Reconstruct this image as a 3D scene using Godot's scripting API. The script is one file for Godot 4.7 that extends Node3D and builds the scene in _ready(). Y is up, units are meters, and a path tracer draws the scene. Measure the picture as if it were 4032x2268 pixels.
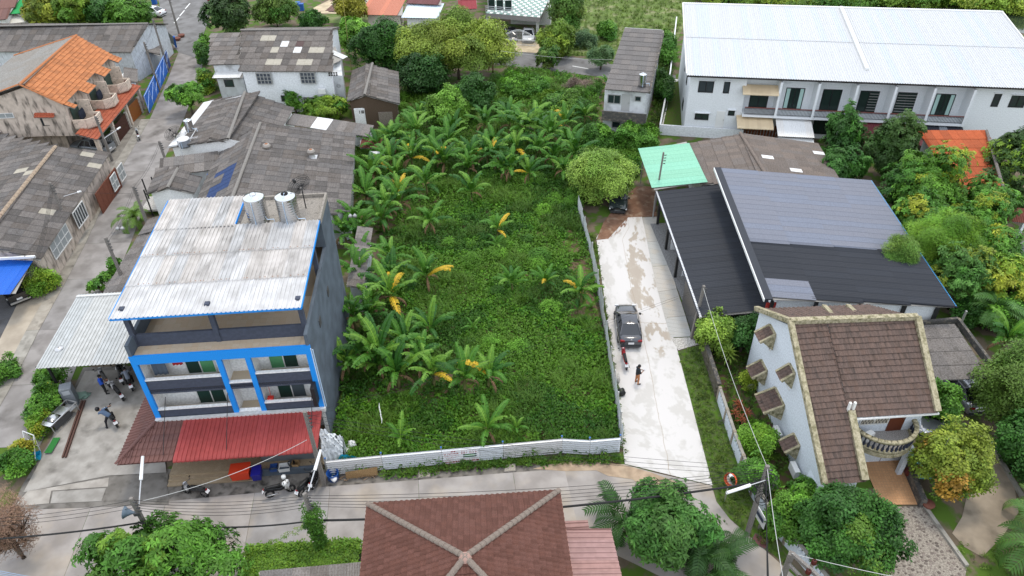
extends Node3D

var rng := RandomNumberGenerator.new()
var W := Transform3D()   # world to the frame of the thing being built
var T := Transform3D()   # frame in which coordinates are given,to world
var used := {}
var tex := {}
var mts := {}
var lib := {}
var EYE := V(0,37,0)
var warned := 0

func _ready():
	rng.seed = 7
	setup_view()
	make_textures()
	ground()
	print("ground ",Time.get_ticks_msec())
	blue_block()
	left_side()
	middle_houses()
	print("middle ",Time.get_ticks_msec())
	white_rowhouse()
	right_houses()
	foreground_house()
	far_houses()
	print("houses ",Time.get_ticks_msec())
	fences()
	street_things()
	shop_and_yard()
	vehicles()
	people()
	print("things ",Time.get_ticks_msec())
	make_leaves()
	lot_plants()
	bananas()
	trees()
	print("plants ",Time.get_ticks_msec())

func setup_view():
	var cam := Camera3D.new()
	cam.name = "camera"
	cam.transform = Transform3D(Basis(V(0.996874,-0.016615,0.077241),V(0.060175,0.793179,-0.606008),V(-0.051197,0.608761,0.791700)),EYE)
	cam.fov = 42.794
	cam.near = 0.5
	cam.far = 3000.0
	add_child(cam)
	cam.current = true
	var sky_mat := ProceduralSkyMaterial.new()
	sky_mat.sky_top_color = Color(0.84,0.87,0.92)
	sky_mat.sky_horizon_color = Color(0.92,0.94,0.96)
	sky_mat.sky_curve = 0.12
	sky_mat.sky_energy_multiplier = 1.3
	sky_mat.ground_bottom_color = Color(0.35,0.36,0.30)
	sky_mat.ground_horizon_color = Color(0.62,0.64,0.62)
	var sky := Sky.new()
	sky.sky_material = sky_mat
	var env := Environment.new()
	env.background_mode = Environment.BG_SKY
	env.sky = sky
	env.tonemap_mode = Environment.TONE_MAPPER_LINEAR
	env.tonemap_exposure = 1.2
	env.sdfgi_enabled = true
	env.ssao_enabled = true
	env.ssil_enabled = true
	var we := WorldEnvironment.new()
	we.name = "daylight"
	we.environment = env
	add_child(we)
	var sun := DirectionalLight3D.new()
	sun.name = "sun"
	sun.light_color = Color(1.0,0.965,0.91)
	sun.light_energy = 0.45
	sun.light_angular_distance = 12.0
	sun.shadow_enabled = true
	sun.look_at_from_position(V(6,40,-12),Vector3.ZERO)
	add_child(sun)

# ---------------------------------------------------------------- nodes
func fresh(n: String) -> String:
	used[n] = used.get(n,0) + 1
	return n if used[n] == 1 else "%s_%03d" % [n,used[n] - 1]

func tag(o,label := "",cat := "",grp := "",kind := ""):
	if label: o.set_meta("label",label)
	if cat: o.set_meta("category",cat)
	if grp: o.set_meta("group",grp)
	if kind: o.set_meta("kind",kind)
	return o

func thing(n,label,cat,at := Vector3.ZERO,turn := 0.0,grp := "",own_frame := false):
	var o := Node3D.new()
	o.name = fresh(n)
	o.transform = Transform3D(Basis(Vector3.UP,turn),at)
	add_child(o)
	tag(o,label,cat,grp)
	W = o.transform.affine_inverse()
	T = o.transform if own_frame else Transform3D()
	return o

func setting(n,mesh,m):
	var o := MeshInstance3D.new()
	o.name = fresh(n)
	o.mesh = mesh
	o.material_override = m
	add_child(o)
	o.set_meta("kind","structure")
	return o

func gx(n) -> Transform3D:
	var t := Transform3D()
	while n != self and n != null:
		t = n.transform * t
		n = n.get_parent()
	return t

func part(parent,n,mesh,m,xf = null):
	var o := MeshInstance3D.new()
	o.name = n
	o.mesh = mesh
	o.material_override = m
	if xf != null: o.transform = gx(parent).affine_inverse() * T * xf
	parent.add_child(o,true)
	return o

func box(parent,n,m,c: Vector3,size: Vector3,turn := 0.0):
	var k = "box%s" % size
	if not lib.has(k):
		var b := BoxMesh.new()
		b.size = size
		lib[k] = b
	return part(parent,n,lib[k],m,Transform3D(Basis(Vector3.UP,turn),c))

func bmm(parent,n,m,x0,x1,y0,y1,z0,z1):
	return box(parent,n,m,V((x0 + x1) / 2.0,(y0 + y1) / 2.0,(z0 + z1) / 2.0),V(absf(x1 - x0),absf(y1 - y0),absf(z1 - z0)))

# ---------------------------------------------------------------- shapes
func nst(smooth := false):
	var s := SurfaceTool.new()
	s.begin(Mesh.PRIMITIVE_TRIANGLES)
	s.set_smooth_group(0 if smooth else -1)
	return s

func tri(s,a,b,c):
	s.add_vertex(W * (T * a)); s.add_vertex(W * (T * b)); s.add_vertex(W * (T * c))

func quad(s,a,b,c,d):
	tri(s,a,b,c); tri(s,a,c,d)

func fin(s,parent,n,m):
	s.generate_normals()
	return part(parent,n,s.commit(),m)

func bx(s,c: Vector3,size: Vector3,b := Basis()):
	var h = size / 2.0
	var p = []
	for i in 8:
		p.append(c + b * V(h.x * (1 if i & 1 else -1),h.y * (1 if i & 2 else -1),h.z * (1 if i & 4 else -1)))
	quad(s,p[0],p[1],p[3],p[2]); quad(s,p[5],p[4],p[6],p[7])
	quad(s,p[4],p[0],p[2],p[6]); quad(s,p[1],p[5],p[7],p[3])
	quad(s,p[2],p[3],p[7],p[6]); quad(s,p[4],p[5],p[1],p[0])

func bar(s,a: Vector3,b: Vector3,w: float,h: float):   # a squared bar from a to b
	var z = (b - a)
	var l = z.length()
	z = z / l
	var x = Vector3.UP.cross(z)
	x = Vector3.RIGHT if x.length() < 0.01 else x.normalized()
	bx(s,(a + b) / 2.0,V(w,h,l),Basis(x,z.cross(x),z))

func ring(c,z,r,n,tw := 0.0):
	var x = z.cross(Vector3.UP)
	x = Vector3.RIGHT if x.length() < 0.02 else x.normalized()
	var y = x.cross(z)
	var o = []
	for i in n:
		var a = TAU * i / n + tw
		o.append(c + (x * cos(a) + y * sin(a)) * r)
	return o

func tube(s,pts,r0: float,n := 6,r1 := -1.0,caps := true):
	if r1 < 0.0: r1 = r0
	var prev = []
	var m = pts.size()
	for i in m:
		var z = (pts[min(i + 1,m - 1)] - pts[max(i - 1,0)]).normalized()
		var cur = ring(pts[i],z,lerpf(r0,r1,float(i) / max(1,m - 1)),n)
		if i > 0:
			for k in n:
				quad(s,prev[k],cur[k],cur[(k + 1) % n],prev[(k + 1) % n])
		if caps and (i == 0 or i == m - 1):
			for k in range(1,n - 1): tri(s,cur[0],cur[k],cur[k + 1])
		prev = cur

func lathe(s,o: Vector3,prof,n := 16,b := Basis()):   # prof: [radius,height]
	var prev = []
	for i in prof.size():
		var cur = []
		for k in n:
			var a = TAU * k / n
			cur.append(o + b * V(cos(a) * prof[i][0],prof[i][1],sin(a) * prof[i][0]))
		if i > 0:
			for k in n: quad(s,prev[k],prev[(k + 1) % n],cur[(k + 1) % n],cur[k])
		prev = cur

func prism(s,pts,y0: float,tops):   # pts: Vector2 x,z round the plan; tops: one height or one for each corner
	var n = pts.size()
	var lo = []
	var hi = []
	for i in n:
		lo.append(V(pts[i].x,y0,pts[i].y))
		hi.append(V(pts[i].x,tops[i] if tops is Array else tops,pts[i].y))
	for i in n:
		var j = (i + 1) % n
		quad(s,lo[i],lo[j],hi[j],hi[i])
	var t = Geometry2D.triangulate_polygon(PackedVector2Array(pts))
	for i in range(0,t.size(),3):
		tri(s,hi[t[i]],hi[t[i + 1]],hi[t[i + 2]])

func sheet(n,pts,y: float,m,parent = null):   # a flat piece of ground
	W = Transform3D(); T = Transform3D()
	var s = nst()
	var pv := PackedVector2Array(pts)
	var t = Geometry2D.triangulate_polygon(pv)
	for i in range(0,t.size(),3):
		var q = [pv[t[i]],pv[t[i + 1]],pv[t[i + 2]]]
		if (q[1] - q[0]).cross(q[2] - q[0]) < 0.0: q.reverse()
		for v in q:
			s.set_uv(v)
			s.add_vertex(V(v.x,y,v.y))
	s.generate_normals()
	if parent: return part(parent,n,s.commit(),m)
	return setting(n,s.commit(),m)

func strip_panels(n,a,b,y,mats,gap := 0.02):   # paving in panels between two edge lines of equal point count
	var root = null
	for i in a.size() - 1:
		var p = [a[i].lerp(a[i + 1],0.0),a[i + 1],b[i + 1],b[i]]
		var l = a[i].distance_to(a[i + 1])
		var f = gap / max(l,0.1)
		p[0] = a[i].lerp(a[i + 1],f); p[3] = b[i].lerp(b[i + 1],f)
		var o
		if root == null:
			root = sheet(n,p,y,mats[0])
		else:
			o = sheet("slab",p,y,mats[i % mats.size()],root)
	return root

# ---------------------------------------------------------------- materials
func lin(r,g,b) -> Color:
	return Color(r,g,b).linear_to_srgb()

func noise_tex(k,freq,oct,c0,c1,kind := FastNoiseLite.TYPE_SIMPLEX_SMOOTH,size := 512,lo := 0.0,hi := 1.0):
	var f := FastNoiseLite.new()
	f.seed = hash(k) % 1000
	f.noise_type = kind
	f.frequency = freq
	f.fractal_octaves = oct
	var g := Gradient.new()
	g.set_color(0,c0); g.set_color(1,c1)
	g.set_offset(0,lo); g.set_offset(1,hi)
	var t := NoiseTexture2D.new()
	t.width = size; t.height = size
	t.noise = f
	t.seamless = true
	t.color_ramp = g
	tex[k] = t

func make_textures():
	noise_tex("grain",0.05,4,Color(0.9,0.9,0.9),Color(1,1,1),FastNoiseLite.TYPE_SIMPLEX_SMOOTH,512,0.2,0.8)
	noise_tex("blotch",0.012,7,Color(0.92,0.918,0.915),Color(1,1,1),FastNoiseLite.TYPE_SIMPLEX_SMOOTH,512,0.25,0.75)
	noise_tex("even",0.006,8,Color(0.86,0.855,0.85),Color(1,1,1),FastNoiseLite.TYPE_SIMPLEX_SMOOTH,1024,0.2,0.8)
	noise_tex("mottle",0.03,6,Color(0.74,0.73,0.72),Color(1,1,1),FastNoiseLite.TYPE_SIMPLEX_SMOOTH,512,0.15,0.75)
	noise_tex("speck",0.2,2,Color(0.7,0.7,0.7),Color(1,1,1),FastNoiseLite.TYPE_SIMPLEX_SMOOTH,512,0.3,0.6)
	noise_tex("dirt",0.014,6,Color(0.3,0.28,0.25,0.0),Color(0.2,0.185,0.16,0.6),FastNoiseLite.TYPE_SIMPLEX_SMOOTH,512,0.58,1.0)
	noise_tex("grime",0.014,6,Color(0.22,0.21,0.19,0.0),Color(0.13,0.125,0.115,0.9),FastNoiseLite.TYPE_SIMPLEX_SMOOTH,512,0.5,0.9)
	noise_tex("dust",0.012,5,Color(0.72,0.66,0.57,0.0),Color(0.72,0.65,0.55,0.5),FastNoiseLite.TYPE_SIMPLEX_SMOOTH,512,0.5,1.0)
	noise_tex("rust",0.02,4,Color(0.35,0.14,0.06,0.0),Color(0.35,0.14,0.06,0.9),FastNoiseLite.TYPE_SIMPLEX_SMOOTH,512,0.62,0.8)
	noise_tex("moss",0.02,6,Color(0.42,0.4,0.24,0.0),Color(0.3,0.29,0.16,0.85),FastNoiseLite.TYPE_SIMPLEX_SMOOTH,512,0.4,0.85)
	noise_tex("green",0.02,5,Color(0.24,0.34,0.08,0.0),Color(0.28,0.39,0.1,0.95),FastNoiseLite.TYPE_SIMPLEX_SMOOTH,512,0.4,0.6)

# r, g, b linear; o: tex, s (repeats per metre), over (stain texture), os, metal, spec, sc (own x, y, z scale)
func mat(k: String,r := 0.5,g := 0.5,b := 0.5,rough := 0.85,o := {}):
	if mts.has(k): return mts[k]
	var m := StandardMaterial3D.new()
	m.resource_name = k
	m.albedo_color = lin(r,g,b)
	m.roughness = rough
	m.metallic = o.get("metal",0.0)
	m.metallic_specular = o.get("spec",0.4)
	m.cull_mode = BaseMaterial3D.CULL_DISABLED
	if o.has("tex"):
		m.albedo_texture = tex[o.tex]
		m.uv1_triplanar = true
		m.uv1_world_triplanar = true
		m.uv1_scale = o.get("sc",Vector3.ONE * o.get("s",0.25))
		m.uv1_offset = V(rng.randf(),rng.randf(),rng.randf())
		if o.has("relief"):
			m.heightmap_enabled = true
			m.heightmap_texture = tex[o.tex]
			m.heightmap_scale = o.relief
	if o.has("over"):
		m.detail_enabled = true
		m.detail_albedo = tex[o.over]
		m.detail_blend_mode = BaseMaterial3D.BLEND_MODE_MIX
		m.detail_uv_layer = BaseMaterial3D.DETAIL_UV_2
		m.uv2_triplanar = true
		m.uv2_world_triplanar = true
		m.uv2_scale = o.get("osc",Vector3.ONE * o.get("os",0.1))
		m.uv2_offset = V(rng.randf(),rng.randf(),rng.randf())
	if o.has("coat"):
		m.clearcoat_enabled = true
		m.clearcoat = o.coat
		m.clearcoat_roughness = 0.05
	mts[k] = m
	return m

func tones(k,r,g,b,n,spread,rough := 0.9,o := {}):   # a few variants of one material
	var a = []
	for i in n:
		var f = 1.0 + spread * (2.0 * i / max(1,n - 1) - 1.0)
		var h = 1.0 + rng.randf_range(-0.03,0.03)
		a.append(mat("%s %d" % [k,i],r * f * h,g * f,b * f / h,rough,o))
	return a

func glass():
	return mat("dark window glass",0.02,0.03,0.035,0.06,{"spec": 0.6})

# ---------------------------------------------------------------- roofs
func wave_mesh(waves: int,amp: float,seg := 4,ends := false):
	var k = "wave%d_%.3f_%d" % [waves,amp,seg]
	if lib.has(k): return lib[k]
	var s := SurfaceTool.new()
	s.begin(Mesh.PRIMITIVE_TRIANGLES)
	s.set_smooth_group(0)
	var n = waves * seg
	for i in n:
		var x0 = float(i) / n - 0.5
		var x1 = float(i + 1) / n - 0.5
		var y0 = amp * cos(TAU * i / seg)
		var y1 = amp * cos(TAU * (i + 1) / seg)
		for v in [V(x0,y0,-0.5),V(x1,y1,-0.5),V(x1,y1,0.5),V(x0,y0,-0.5),V(x1,y1,0.5),V(x0,y0,0.5)]:
			s.add_vertex(v)
	s.generate_normals()
	lib[k] = s.commit()
	return lib[k]

func rib_mesh(ribs: int,h: float):   # flat pans with narrow raised ribs
	var k = "rib%d_%.3f" % [ribs,h]
	if lib.has(k): return lib[k]
	var s := SurfaceTool.new()
	s.begin(Mesh.PRIMITIVE_TRIANGLES)
	s.set_smooth_group(-1)
	var pr = []
	for i in ribs:
		var x = float(i) / ribs - 0.5
		var w = 1.0 / ribs
		for q in [[0.0,0.0],[0.35,0.0],[0.45,h],[0.65,h],[0.75,0.0]]: pr.append(V2(x + q[0] * w,q[1]))
	pr.append(V2(0.5,0.0))
	for i in pr.size() - 1:
		var a = pr[i]
		var b = pr[i + 1]
		for v in [V(a.x,a.y,-0.5),V(b.x,b.y,-0.5),V(b.x,b.y,0.5),V(a.x,a.y,-0.5),V(b.x,b.y,0.5),V(a.x,a.y,0.5)]:
			s.add_vertex(v)
	s.generate_normals()
	lib[k] = s.commit()
	return lib[k]

func tile_mesh():
	if lib.has("tile"): return lib["tile"]
	var s := SurfaceTool.new()
	s.begin(Mesh.PRIMITIVE_TRIANGLES)
	s.set_smooth_group(-1)
	var pr = [V2(-0.5,0.005),V2(-0.2,0.0),V2(0.0,0.03),V2(0.22,0.045),V2(0.42,0.03),V2(0.5,0.005)]
	for i in pr.size() - 1:
		var a = pr[i]
		var b = pr[i + 1]
		for v in [V(a.x,a.y,-0.5),V(b.x,b.y,-0.5),V(b.x,b.y,0.5),V(a.x,a.y,-0.5),V(b.x,b.y,0.5),V(a.x,a.y,0.5),V(a.x,a.y,0.5),V(b.x,b.y,0.5),V(b.x,b.y - 0.06,0.5),V(a.x,a.y,0.5),V(b.x,b.y - 0.06,0.5),V(a.x,a.y - 0.06,0.5)]:
			s.add_vertex(v)
	s.generate_normals()
	lib["tile"] = s.commit()
	return lib["tile"]

# A roof slope: A, B the eave from left to right, C, D the top from right to left (world points).
# The deck is the part; its sheets or tiles are laid over it row by row, each cut to the slope's edges.
func slope(parent,n,piece,A,B,C,D,sw,sl,mesh,mats,deck,pick = null,lift := 0.03,stop := 300):
	var tilt = 0.06 if piece == "roof_tile" else 0.035
	var s = nst()
	var x: Vector3 = (B - A).normalized()
	var nm: Vector3 = x.cross((D - A) if (D - A).length() > (C - B).length() else (C - B)).normalized()
	if nm.y < 0.0: nm = -nm
	var up: Vector3 = nm.cross(x)
	if up.dot(D - A) < 0.0: up = -up
	var hgt = maxf(up.dot(D - A),up.dot(C - A))
	var len = x.dot(B - A)
	var xd = x.dot(D - A)
	var xc = x.dot(C - A)
	for q in [0.06,0.1]: quad(s,A - nm * q,B - nm * q,A + x * xc + up * hgt - nm * q,A + x * xd + up * hgt - nm * q)
	var root = fin(s,parent,n,deck)
	var rows = maxi(1,int(round(hgt / sl)))
	var rl = hgt / rows
	var place = []
	for j in rows:
		var v = (j + 0.5) / rows
		var va = float(j) / rows
		var l = minf(lerpf(0,xd,v),lerpf(0,xd,va)) if xd < 0 else lerpf(0,xd,v)
		var r = lerpf(len,xc,v)
		var cols = maxi(1,int(round((len) / sw)))
		var cw = len / cols
		var k0 = int(floor(l / cw + 0.001))
		var k1 = int(ceil(r / cw - 0.001))
		for k in range(k0,k1):
			var a = maxf(l,k * cw)
			var b = minf(r,(k + 1) * cw)
			if b - a < cw * 0.12: continue
			var c = A + x * ((a + b) / 2.0) + up * (v * hgt) + nm * lift
			var zz = -up * rl * 1.07 + nm * tilt
			place.append([Transform3D(Basis(x * (b - a) * 1.01,nm,zz),c),k,j])
	var order = place
	if place.size() > stop:
		order = place.duplicate()
		order.sort_custom(func(p,q): return (T * p[0].origin).distance_squared_to(EYE) < (T * q[0].origin).distance_squared_to(EYE))
	var rest = {}
	for i in order.size():
		var e = order[i]
		var m = pick.call(e[1],e[2],rows) if pick != null else mats[rng.randi() % mats.size()]
		if i < stop:
			part(root,piece,mesh,m,e[0])
		else:
			if not rest.has(m):
				rest[m] = SurfaceTool.new()
			rest[m].append_from(mesh,0,W * T * e[0])
	for m in rest:
		var o = part(root,"further_" + piece + "s",rest[m].commit(),m)
		o.set_meta("kind","stuff")
	return root

func ridge_cap(parent,n,a: Vector3,b: Vector3,m,r := 0.13,step := 0.0):   # half round capping; in pieces if step
	var cnt = 1 if step <= 0.0 else int(ceil(a.distance_to(b) / step))
	var first = null
	for i in cnt:
		var s = nst(true)
		var p = a.lerp(b,float(i) / cnt)
		var q = a.lerp(b,float(i + 1) / cnt)
		var z = (q - p).normalized()
		var x = z.cross(Vector3.UP).normalized()
		var y = x.cross(z)
		var e = []
		for k in 6:
			var t = PI * k / 5.0
			e.append(x * cos(t) * r + y * sin(t) * r * 0.8)
		for k in 5: quad(s,p + e[k] * 0.93,q + e[k] * 1.07,q + e[k + 1] * 1.07,p + e[k + 1] * 0.93)
		var o = fin(s,parent,n,m)
		if first == null: first = o
	return first

# A gabled building: ridge R0-R1 (0 the far end), left eave L0-L1, right eave E0-E1.
func gable(t,R0,R1,L0,L1,E0,E1,wall_m,o):
	var inset = o.get("inset",0.35)
	var rd = (R1 - R0).normalized()
	var pr = [[L0,R0,E0,1.0],[L1,R1,E1,-1.0]]
	var pts = []
	for q in pr:
		var off = rd * 0.3 * q[3]
		for pair in [[q[1],q[0]],[q[1],q[1]],[q[1],q[2]]]:
			var d = pair[1] - pair[0]
			var f = 1.0 if d.length() < 0.01 else maxf(0.3,1.0 - inset / d.length())
			pts.append(pair[0] + d * f + off - Vector3.UP * 0.12)
	# order: l0 r0 e0 l1 r1 e1
	var s = nst()
	var g = func(p): return V(p.x,o.get("floor",0.0),p.z)
	var l0 = pts[0]; var r0 = pts[1]; var e0 = pts[2]; var l1 = pts[3]; var r1 = pts[4]; var e1 = pts[5]
	quad(s,g.call(l0),g.call(l1),l1,l0)
	quad(s,g.call(e1),g.call(e0),e0,e1)
	quad(s,g.call(l1),g.call(r1),r1,l1); quad(s,g.call(r1),g.call(e1),e1,r1)
	quad(s,g.call(r0),g.call(l0),l0,r0); quad(s,g.call(e0),g.call(r0),r0,e0)
	fin(s,t,"wall",wall_m)
	var mesh = o.mesh
	slope(t,"roof",o.piece,L0,L1,R1,R0,o.sw,o.sl,mesh,o.mats,o.deck,o.get("pick"))
	slope(t,"roof",o.piece,E1,E0,R0,R1,o.sw,o.sl,mesh,o.mats,o.deck,o.get("pick2",o.get("pick")))
	ridge_cap(t,"ridge_cap",R0 + Vector3.UP * 0.02,R1 + Vector3.UP * 0.02,o.get("cap",o.mats[0]),0.16)
	return pts

func window(parent,c: Vector3,nrm: Vector3,w,h,fm,pm,cols := 2,rows := 1,fw := 0.06,proud := 0.05):
	var nn = nrm.normalized()
	var x = Vector3.UP.cross(nn).normalized()
	var b = Basis(x,Vector3.UP,nn)
	var s = nst()
	var d = 0.07
	var cc = c + nn * (proud - d / 2.0)
	bx(s,cc + b * V(0,h / 2.0,0),V(w + fw,fw,d),b)
	bx(s,cc - b * V(0,h / 2.0,0),V(w + fw,fw,d * 1.4),b)
	for i in cols + 1: bx(s,cc + b * V((float(i) / cols - 0.5) * w,0,0),V(fw,h - fw,d - 0.004),b)
	for j in range(1,rows): bx(s,cc + b * V(0,(float(j) / rows - 0.5) * h,0),V(w - fw,fw * 0.7,d - 0.012),b)
	var o = fin(s,parent,"window",fm)
	for i in cols:
		for j in rows:
			var m = pm if not (pm is Array) else pm[(i + j * cols) % pm.size()]
			part(o,"pane",bxm(V(w / cols - fw,h / rows - fw * 0.8,0.02)),m,Transform3D(b,c + nn * (proud - 0.045) + b * V(((i + 0.5) / cols - 0.5) * w,((j + 0.5) / rows - 0.5) * h,0)))
	return o

func bxm(size: Vector3):
	var k = "box%s" % size
	if not lib.has(k):
		var b := BoxMesh.new()
		b.size = size
		lib[k] = b
	return lib[k]

func door(parent,c: Vector3,nrm: Vector3,w,h,m,hm = null):
	var nn = nrm.normalized()
	var x = Vector3.UP.cross(nn).normalized()
	var b = Basis(x,Vector3.UP,nn)
	var o = part(parent,"door",bxm(V(w,h,0.06)),m,Transform3D(b,c + nn * 0.02))
	part(o,"handle",bxm(V(0.04,0.12,0.06)),hm if hm else mat("brushed steel",0.5,0.5,0.5,0.3,{"metal": 1.0}),Transform3D(b,c + nn * 0.07 + b * V(w * 0.4,0,0)))
	return o

func ac_unit(parent,c: Vector3,nrm: Vector3):
	var nn = nrm.normalized()
	var b = Basis(Vector3.UP.cross(nn).normalized(),Vector3.UP,nn)
	var o = part(parent,"air_conditioner",bxm(V(0.85,0.6,0.32)),mat("white appliance enamel",0.72,0.72,0.7,0.5),Transform3D(b,c + nn * 0.2))
	var s = nst()
	for r in [0.08,0.15,0.22]:
		lathe(s,c + nn * 0.37 - b.x * 0.14,[[r,-0.008],[r + 0.02,0.008],[r,0.016]],14,Basis(b.x,b.z,-b.y))
	fin(s,o,"fan_grille",mat("dark grille",0.06,0.06,0.06,0.6))
	return o

func fibre():
	return tones("weathered fibre cement",0.225,0.205,0.19,5,0.2,0.95,{"tex": "mottle","s": 0.5,"over": "dirt","os": 0.2})

func fibre_opts(extra := {}):
	var o = {"piece": "roof_sheet","sw": 0.92,"sl": 1.15,"mesh": wave_mesh(6,0.06,4),"mats": fibre(),"deck": mat("roof underside",0.34,0.32,0.29,0.95),"cap": mat("ridge cement",0.25,0.235,0.215,0.95,{"tex": "mottle","s": 0.6})}
	o.merge(extra,true)
	return o

func xz(v: Vector3,dx := 0.0,dz := 0.0) -> Vector2:
	return V2(v.x + dx,v.z + dz)

func hollow(s,x0,x1,y0,y1,z0,z1):
	bx(s,V((x0 + x1) / 2.0,(y0 + y1) / 2.0,(z0 + z1) / 2.0),V(absf(x1 - x0),absf(y1 - y0),absf(z1 - z0)))

# ---------------------------------------------------------------- ground
func ground():
	var earth = mat("earth and thin grass",0.16,0.125,0.085,1.0,{"tex": "even","s": 0.09,"over": "green","os": 0.05})
	sheet("ground",[V2(-900,300),V2(900,300),V2(900,-1500),V2(-900,-1500)],0.0,earth)
	var con = tones("street concrete",0.365,0.335,0.31,4,0.04,0.93,{"tex": "even","s": 0.07,"over": "dust","os": 0.04})
	# front street, concrete slabs with joints
	var north = [V2(-36.95,-29.5),V2(-28.57,-29.35),V2(-23.82,-29.12),V2(-19.37,-29.01),V2(-14.13,-29.15),V2(-9.58,-29.24),V2(-4.17,-29.23),V2(1.7,-29.28),V2(4.94,-29.26)]
	var south = []
	for p in north: south.append(p + V2(0.3,5.9))
	strip_panels("front_street",north,south,0.02,con)
	sheet("lane",[V2(4.95,-29.26),V2(8.72,-29.29),V2(10.54,-28.44),V2(13.68,-27.2),V2(13.63,-26.04),V2(14.05,-24.79),V2(15.05,-23.17),V2(16.56,-20.69),V2(17.94,-18.34),V2(11.92,-17.21),V2(10.97,-20.26),V2(8,-22.39),V2(4.77,-24.57)],0.016,con[1])
	sheet("sand_patch",[V2(2.96,-29.44),V2(4.5,-29.74),V2(6.28,-29.83),V2(8.65,-29.23),V2(10.29,-28.47),V2(11.59,-27.68),V2(12.38,-26.5),V2(11.77,-26.5),V2(10.72,-27.35),V2(9.72,-27.26),V2(8.97,-28.1),V2(7.56,-28.47),V2(6.9,-28.96),V2(4.92,-29.08)],0.032,mat("orange sand",0.43,0.32,0.22,1.0,{"tex": "even","s": 0.2,"over": "dust","os": 0.1}))
	# left street
	var la = [V2(-33.07,-34.34),V2(-33.43,-40.21),V2(-34.1,-46.35),V2(-34.59,-53.01),V2(-35.12,-58.53),V2(-36,-65.73),V2(-36.78,-72.35),V2(-37.19,-79.03),V2(-37.68,-85.67),V2(-39.13,-97.68),V2(-40.71,-108.84)]
	var ra = []
	for p in la: ra.append(p + V2(4.1,0.15))
	strip_panels("side_street",la,ra,0.026,tones("side street concrete",0.3,0.275,0.255,4,0.05,0.93,{"tex": "even","s": 0.07,"over": "dirt","os": 0.045}))
	var lb = []
	for p in la: lb.append(p + V2(-1.0,0.0))
	lb.resize(9)
	strip_panels("drain_strip",lb,la.slice(0,9),0.05,tones("old light concrete",0.36,0.33,0.28,3,0.1,0.95,{"tex": "even","s": 0.12,"over": "dirt","os": 0.1}))
	sheet("forecourt",[lb[1],lb[2],lb[3],lb[3] + V2(-2.2,0),lb[2] + V2(-3,-1.0),lb[2] + V2(-9,1.0),lb[1] + V2(-8,0)],0.036,mat("sandy concrete",0.44,0.38,0.3,0.95,{"tex": "even","s": 0.06}))
	sheet("asphalt_pad",[lb[2] + V2(-1.6,0.8),lb[3] + V2(-2.4,-1.5),lb[3] + V2(-12,-1.5),lb[2] + V2(-12,3.0),lb[2] + V2(-5,2.4)],0.042,mat("grey asphalt",0.12,0.12,0.125,0.95,{"tex": "speck","s": 0.7,"over": "dirt","os": 0.075}))
	sheet("house_forecourt",[V2(-35.48,-59.48),V2(-36.92,-62.37),V2(-38.8,-72.83),V2(-39.63,-79.51),V2(-39.96,-85.93),V2(-37.92,-85.69),V2(-37.19,-79.03),V2(-36.78,-72.35),V2(-36,-65.73)],0.034,mat("stained forecourt",0.24,0.22,0.19,0.95,{"tex": "even","s": 0.105,"over": "dirt","os": 0.1}))
	# parking apron beside the blue building, poured in several patches
	var pk = tones("parking concrete",0.38,0.35,0.31,3,0.06,0.95,{"tex": "even","s": 0.11,"over": "dirt","os": 0.07})
	var grime = mat("dark worn concrete",0.2,0.185,0.165,0.95,{"tex": "even","s": 0.12,"over": "dirt","os": 0.15})
	sheet("parking_base",[V2(-28.51,-29.2),V2(-28.69,-30.93),V2(-28.48,-34.52),V2(-28.98,-41.64),V2(-23.45,-41.33),V2(-19.13,-28.76)],0.04,grime)
	var pkr = sheet("parking_apron",[V2(-28.36,-30.46),V2(-28.39,-34.31),V2(-28.57,-38.38),V2(-28.67,-41.19),V2(-23.91,-40.95),V2(-19.96,-31.21),V2(-23.52,-31.29)],0.07,pk[1])
	sheet("slab",[V2(-28.47,-29.42),V2(-28.14,-30.5),V2(-23.47,-31.13),V2(-23.29,-30.42),V2(-26.68,-30.42),V2(-26.44,-29.47)],0.066,pk[2],pkr)
	sheet("slab",[V2(-26.34,-29.46),V2(-26.56,-30.35),V2(-23.36,-30.33),V2(-23.3,-29.36)],0.062,pk[0],pkr)
	sheet("slab",[V2(-23.2,-29.35),V2(-23.43,-31.22),V2(-19.84,-31.14),V2(-19.41,-29.12)],0.06,grime,pkr)
	sheet("gutter_strip",[V2(-28.59,-28.87),V2(-28.7,-29.84),V2(-23.44,-30.01),V2(-20.05,-31.53),V2(-9.74,-30.59),V2(-6.47,-29.99),V2(-3.49,-29.78),V2(1.99,-29.78),V2(5,-29.69),V2(5.41,-29.03),V2(-3.48,-28.96),V2(-9.53,-28.82),V2(-19.26,-28.62)],0.01,mat("worn gutter concrete",0.22,0.2,0.175,0.95,{"tex": "even","s": 0.15,"over": "grime","os": 0.15}))
	# alley of new white concrete with brown stains, and the stamped apron beside it
	alley_surface()
	var ap = tones("stamped pale concrete",0.5,0.48,0.44,3,0.05,0.9,{"tex": "grain","s": 0.5,"over": "dust","os": 0.1})
	var a0 = [V2(16.14,-57.7),V2(15.66,-53.59),V2(15.23,-49.86),V2(14.93,-46.38),V2(14.68,-43.1),V2(14.56,-40.76)]
	var a1 = [V2(17.5,-57.7),V2(17.13,-53.7),V2(16.84,-49.93),V2(16.53,-46.6),V2(16.33,-43.14),V2(16.16,-40.7)]
	var apron = strip_panels("driveway_apron",a0,a1,0.065,ap,0.03)
	var gs = nst()
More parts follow.
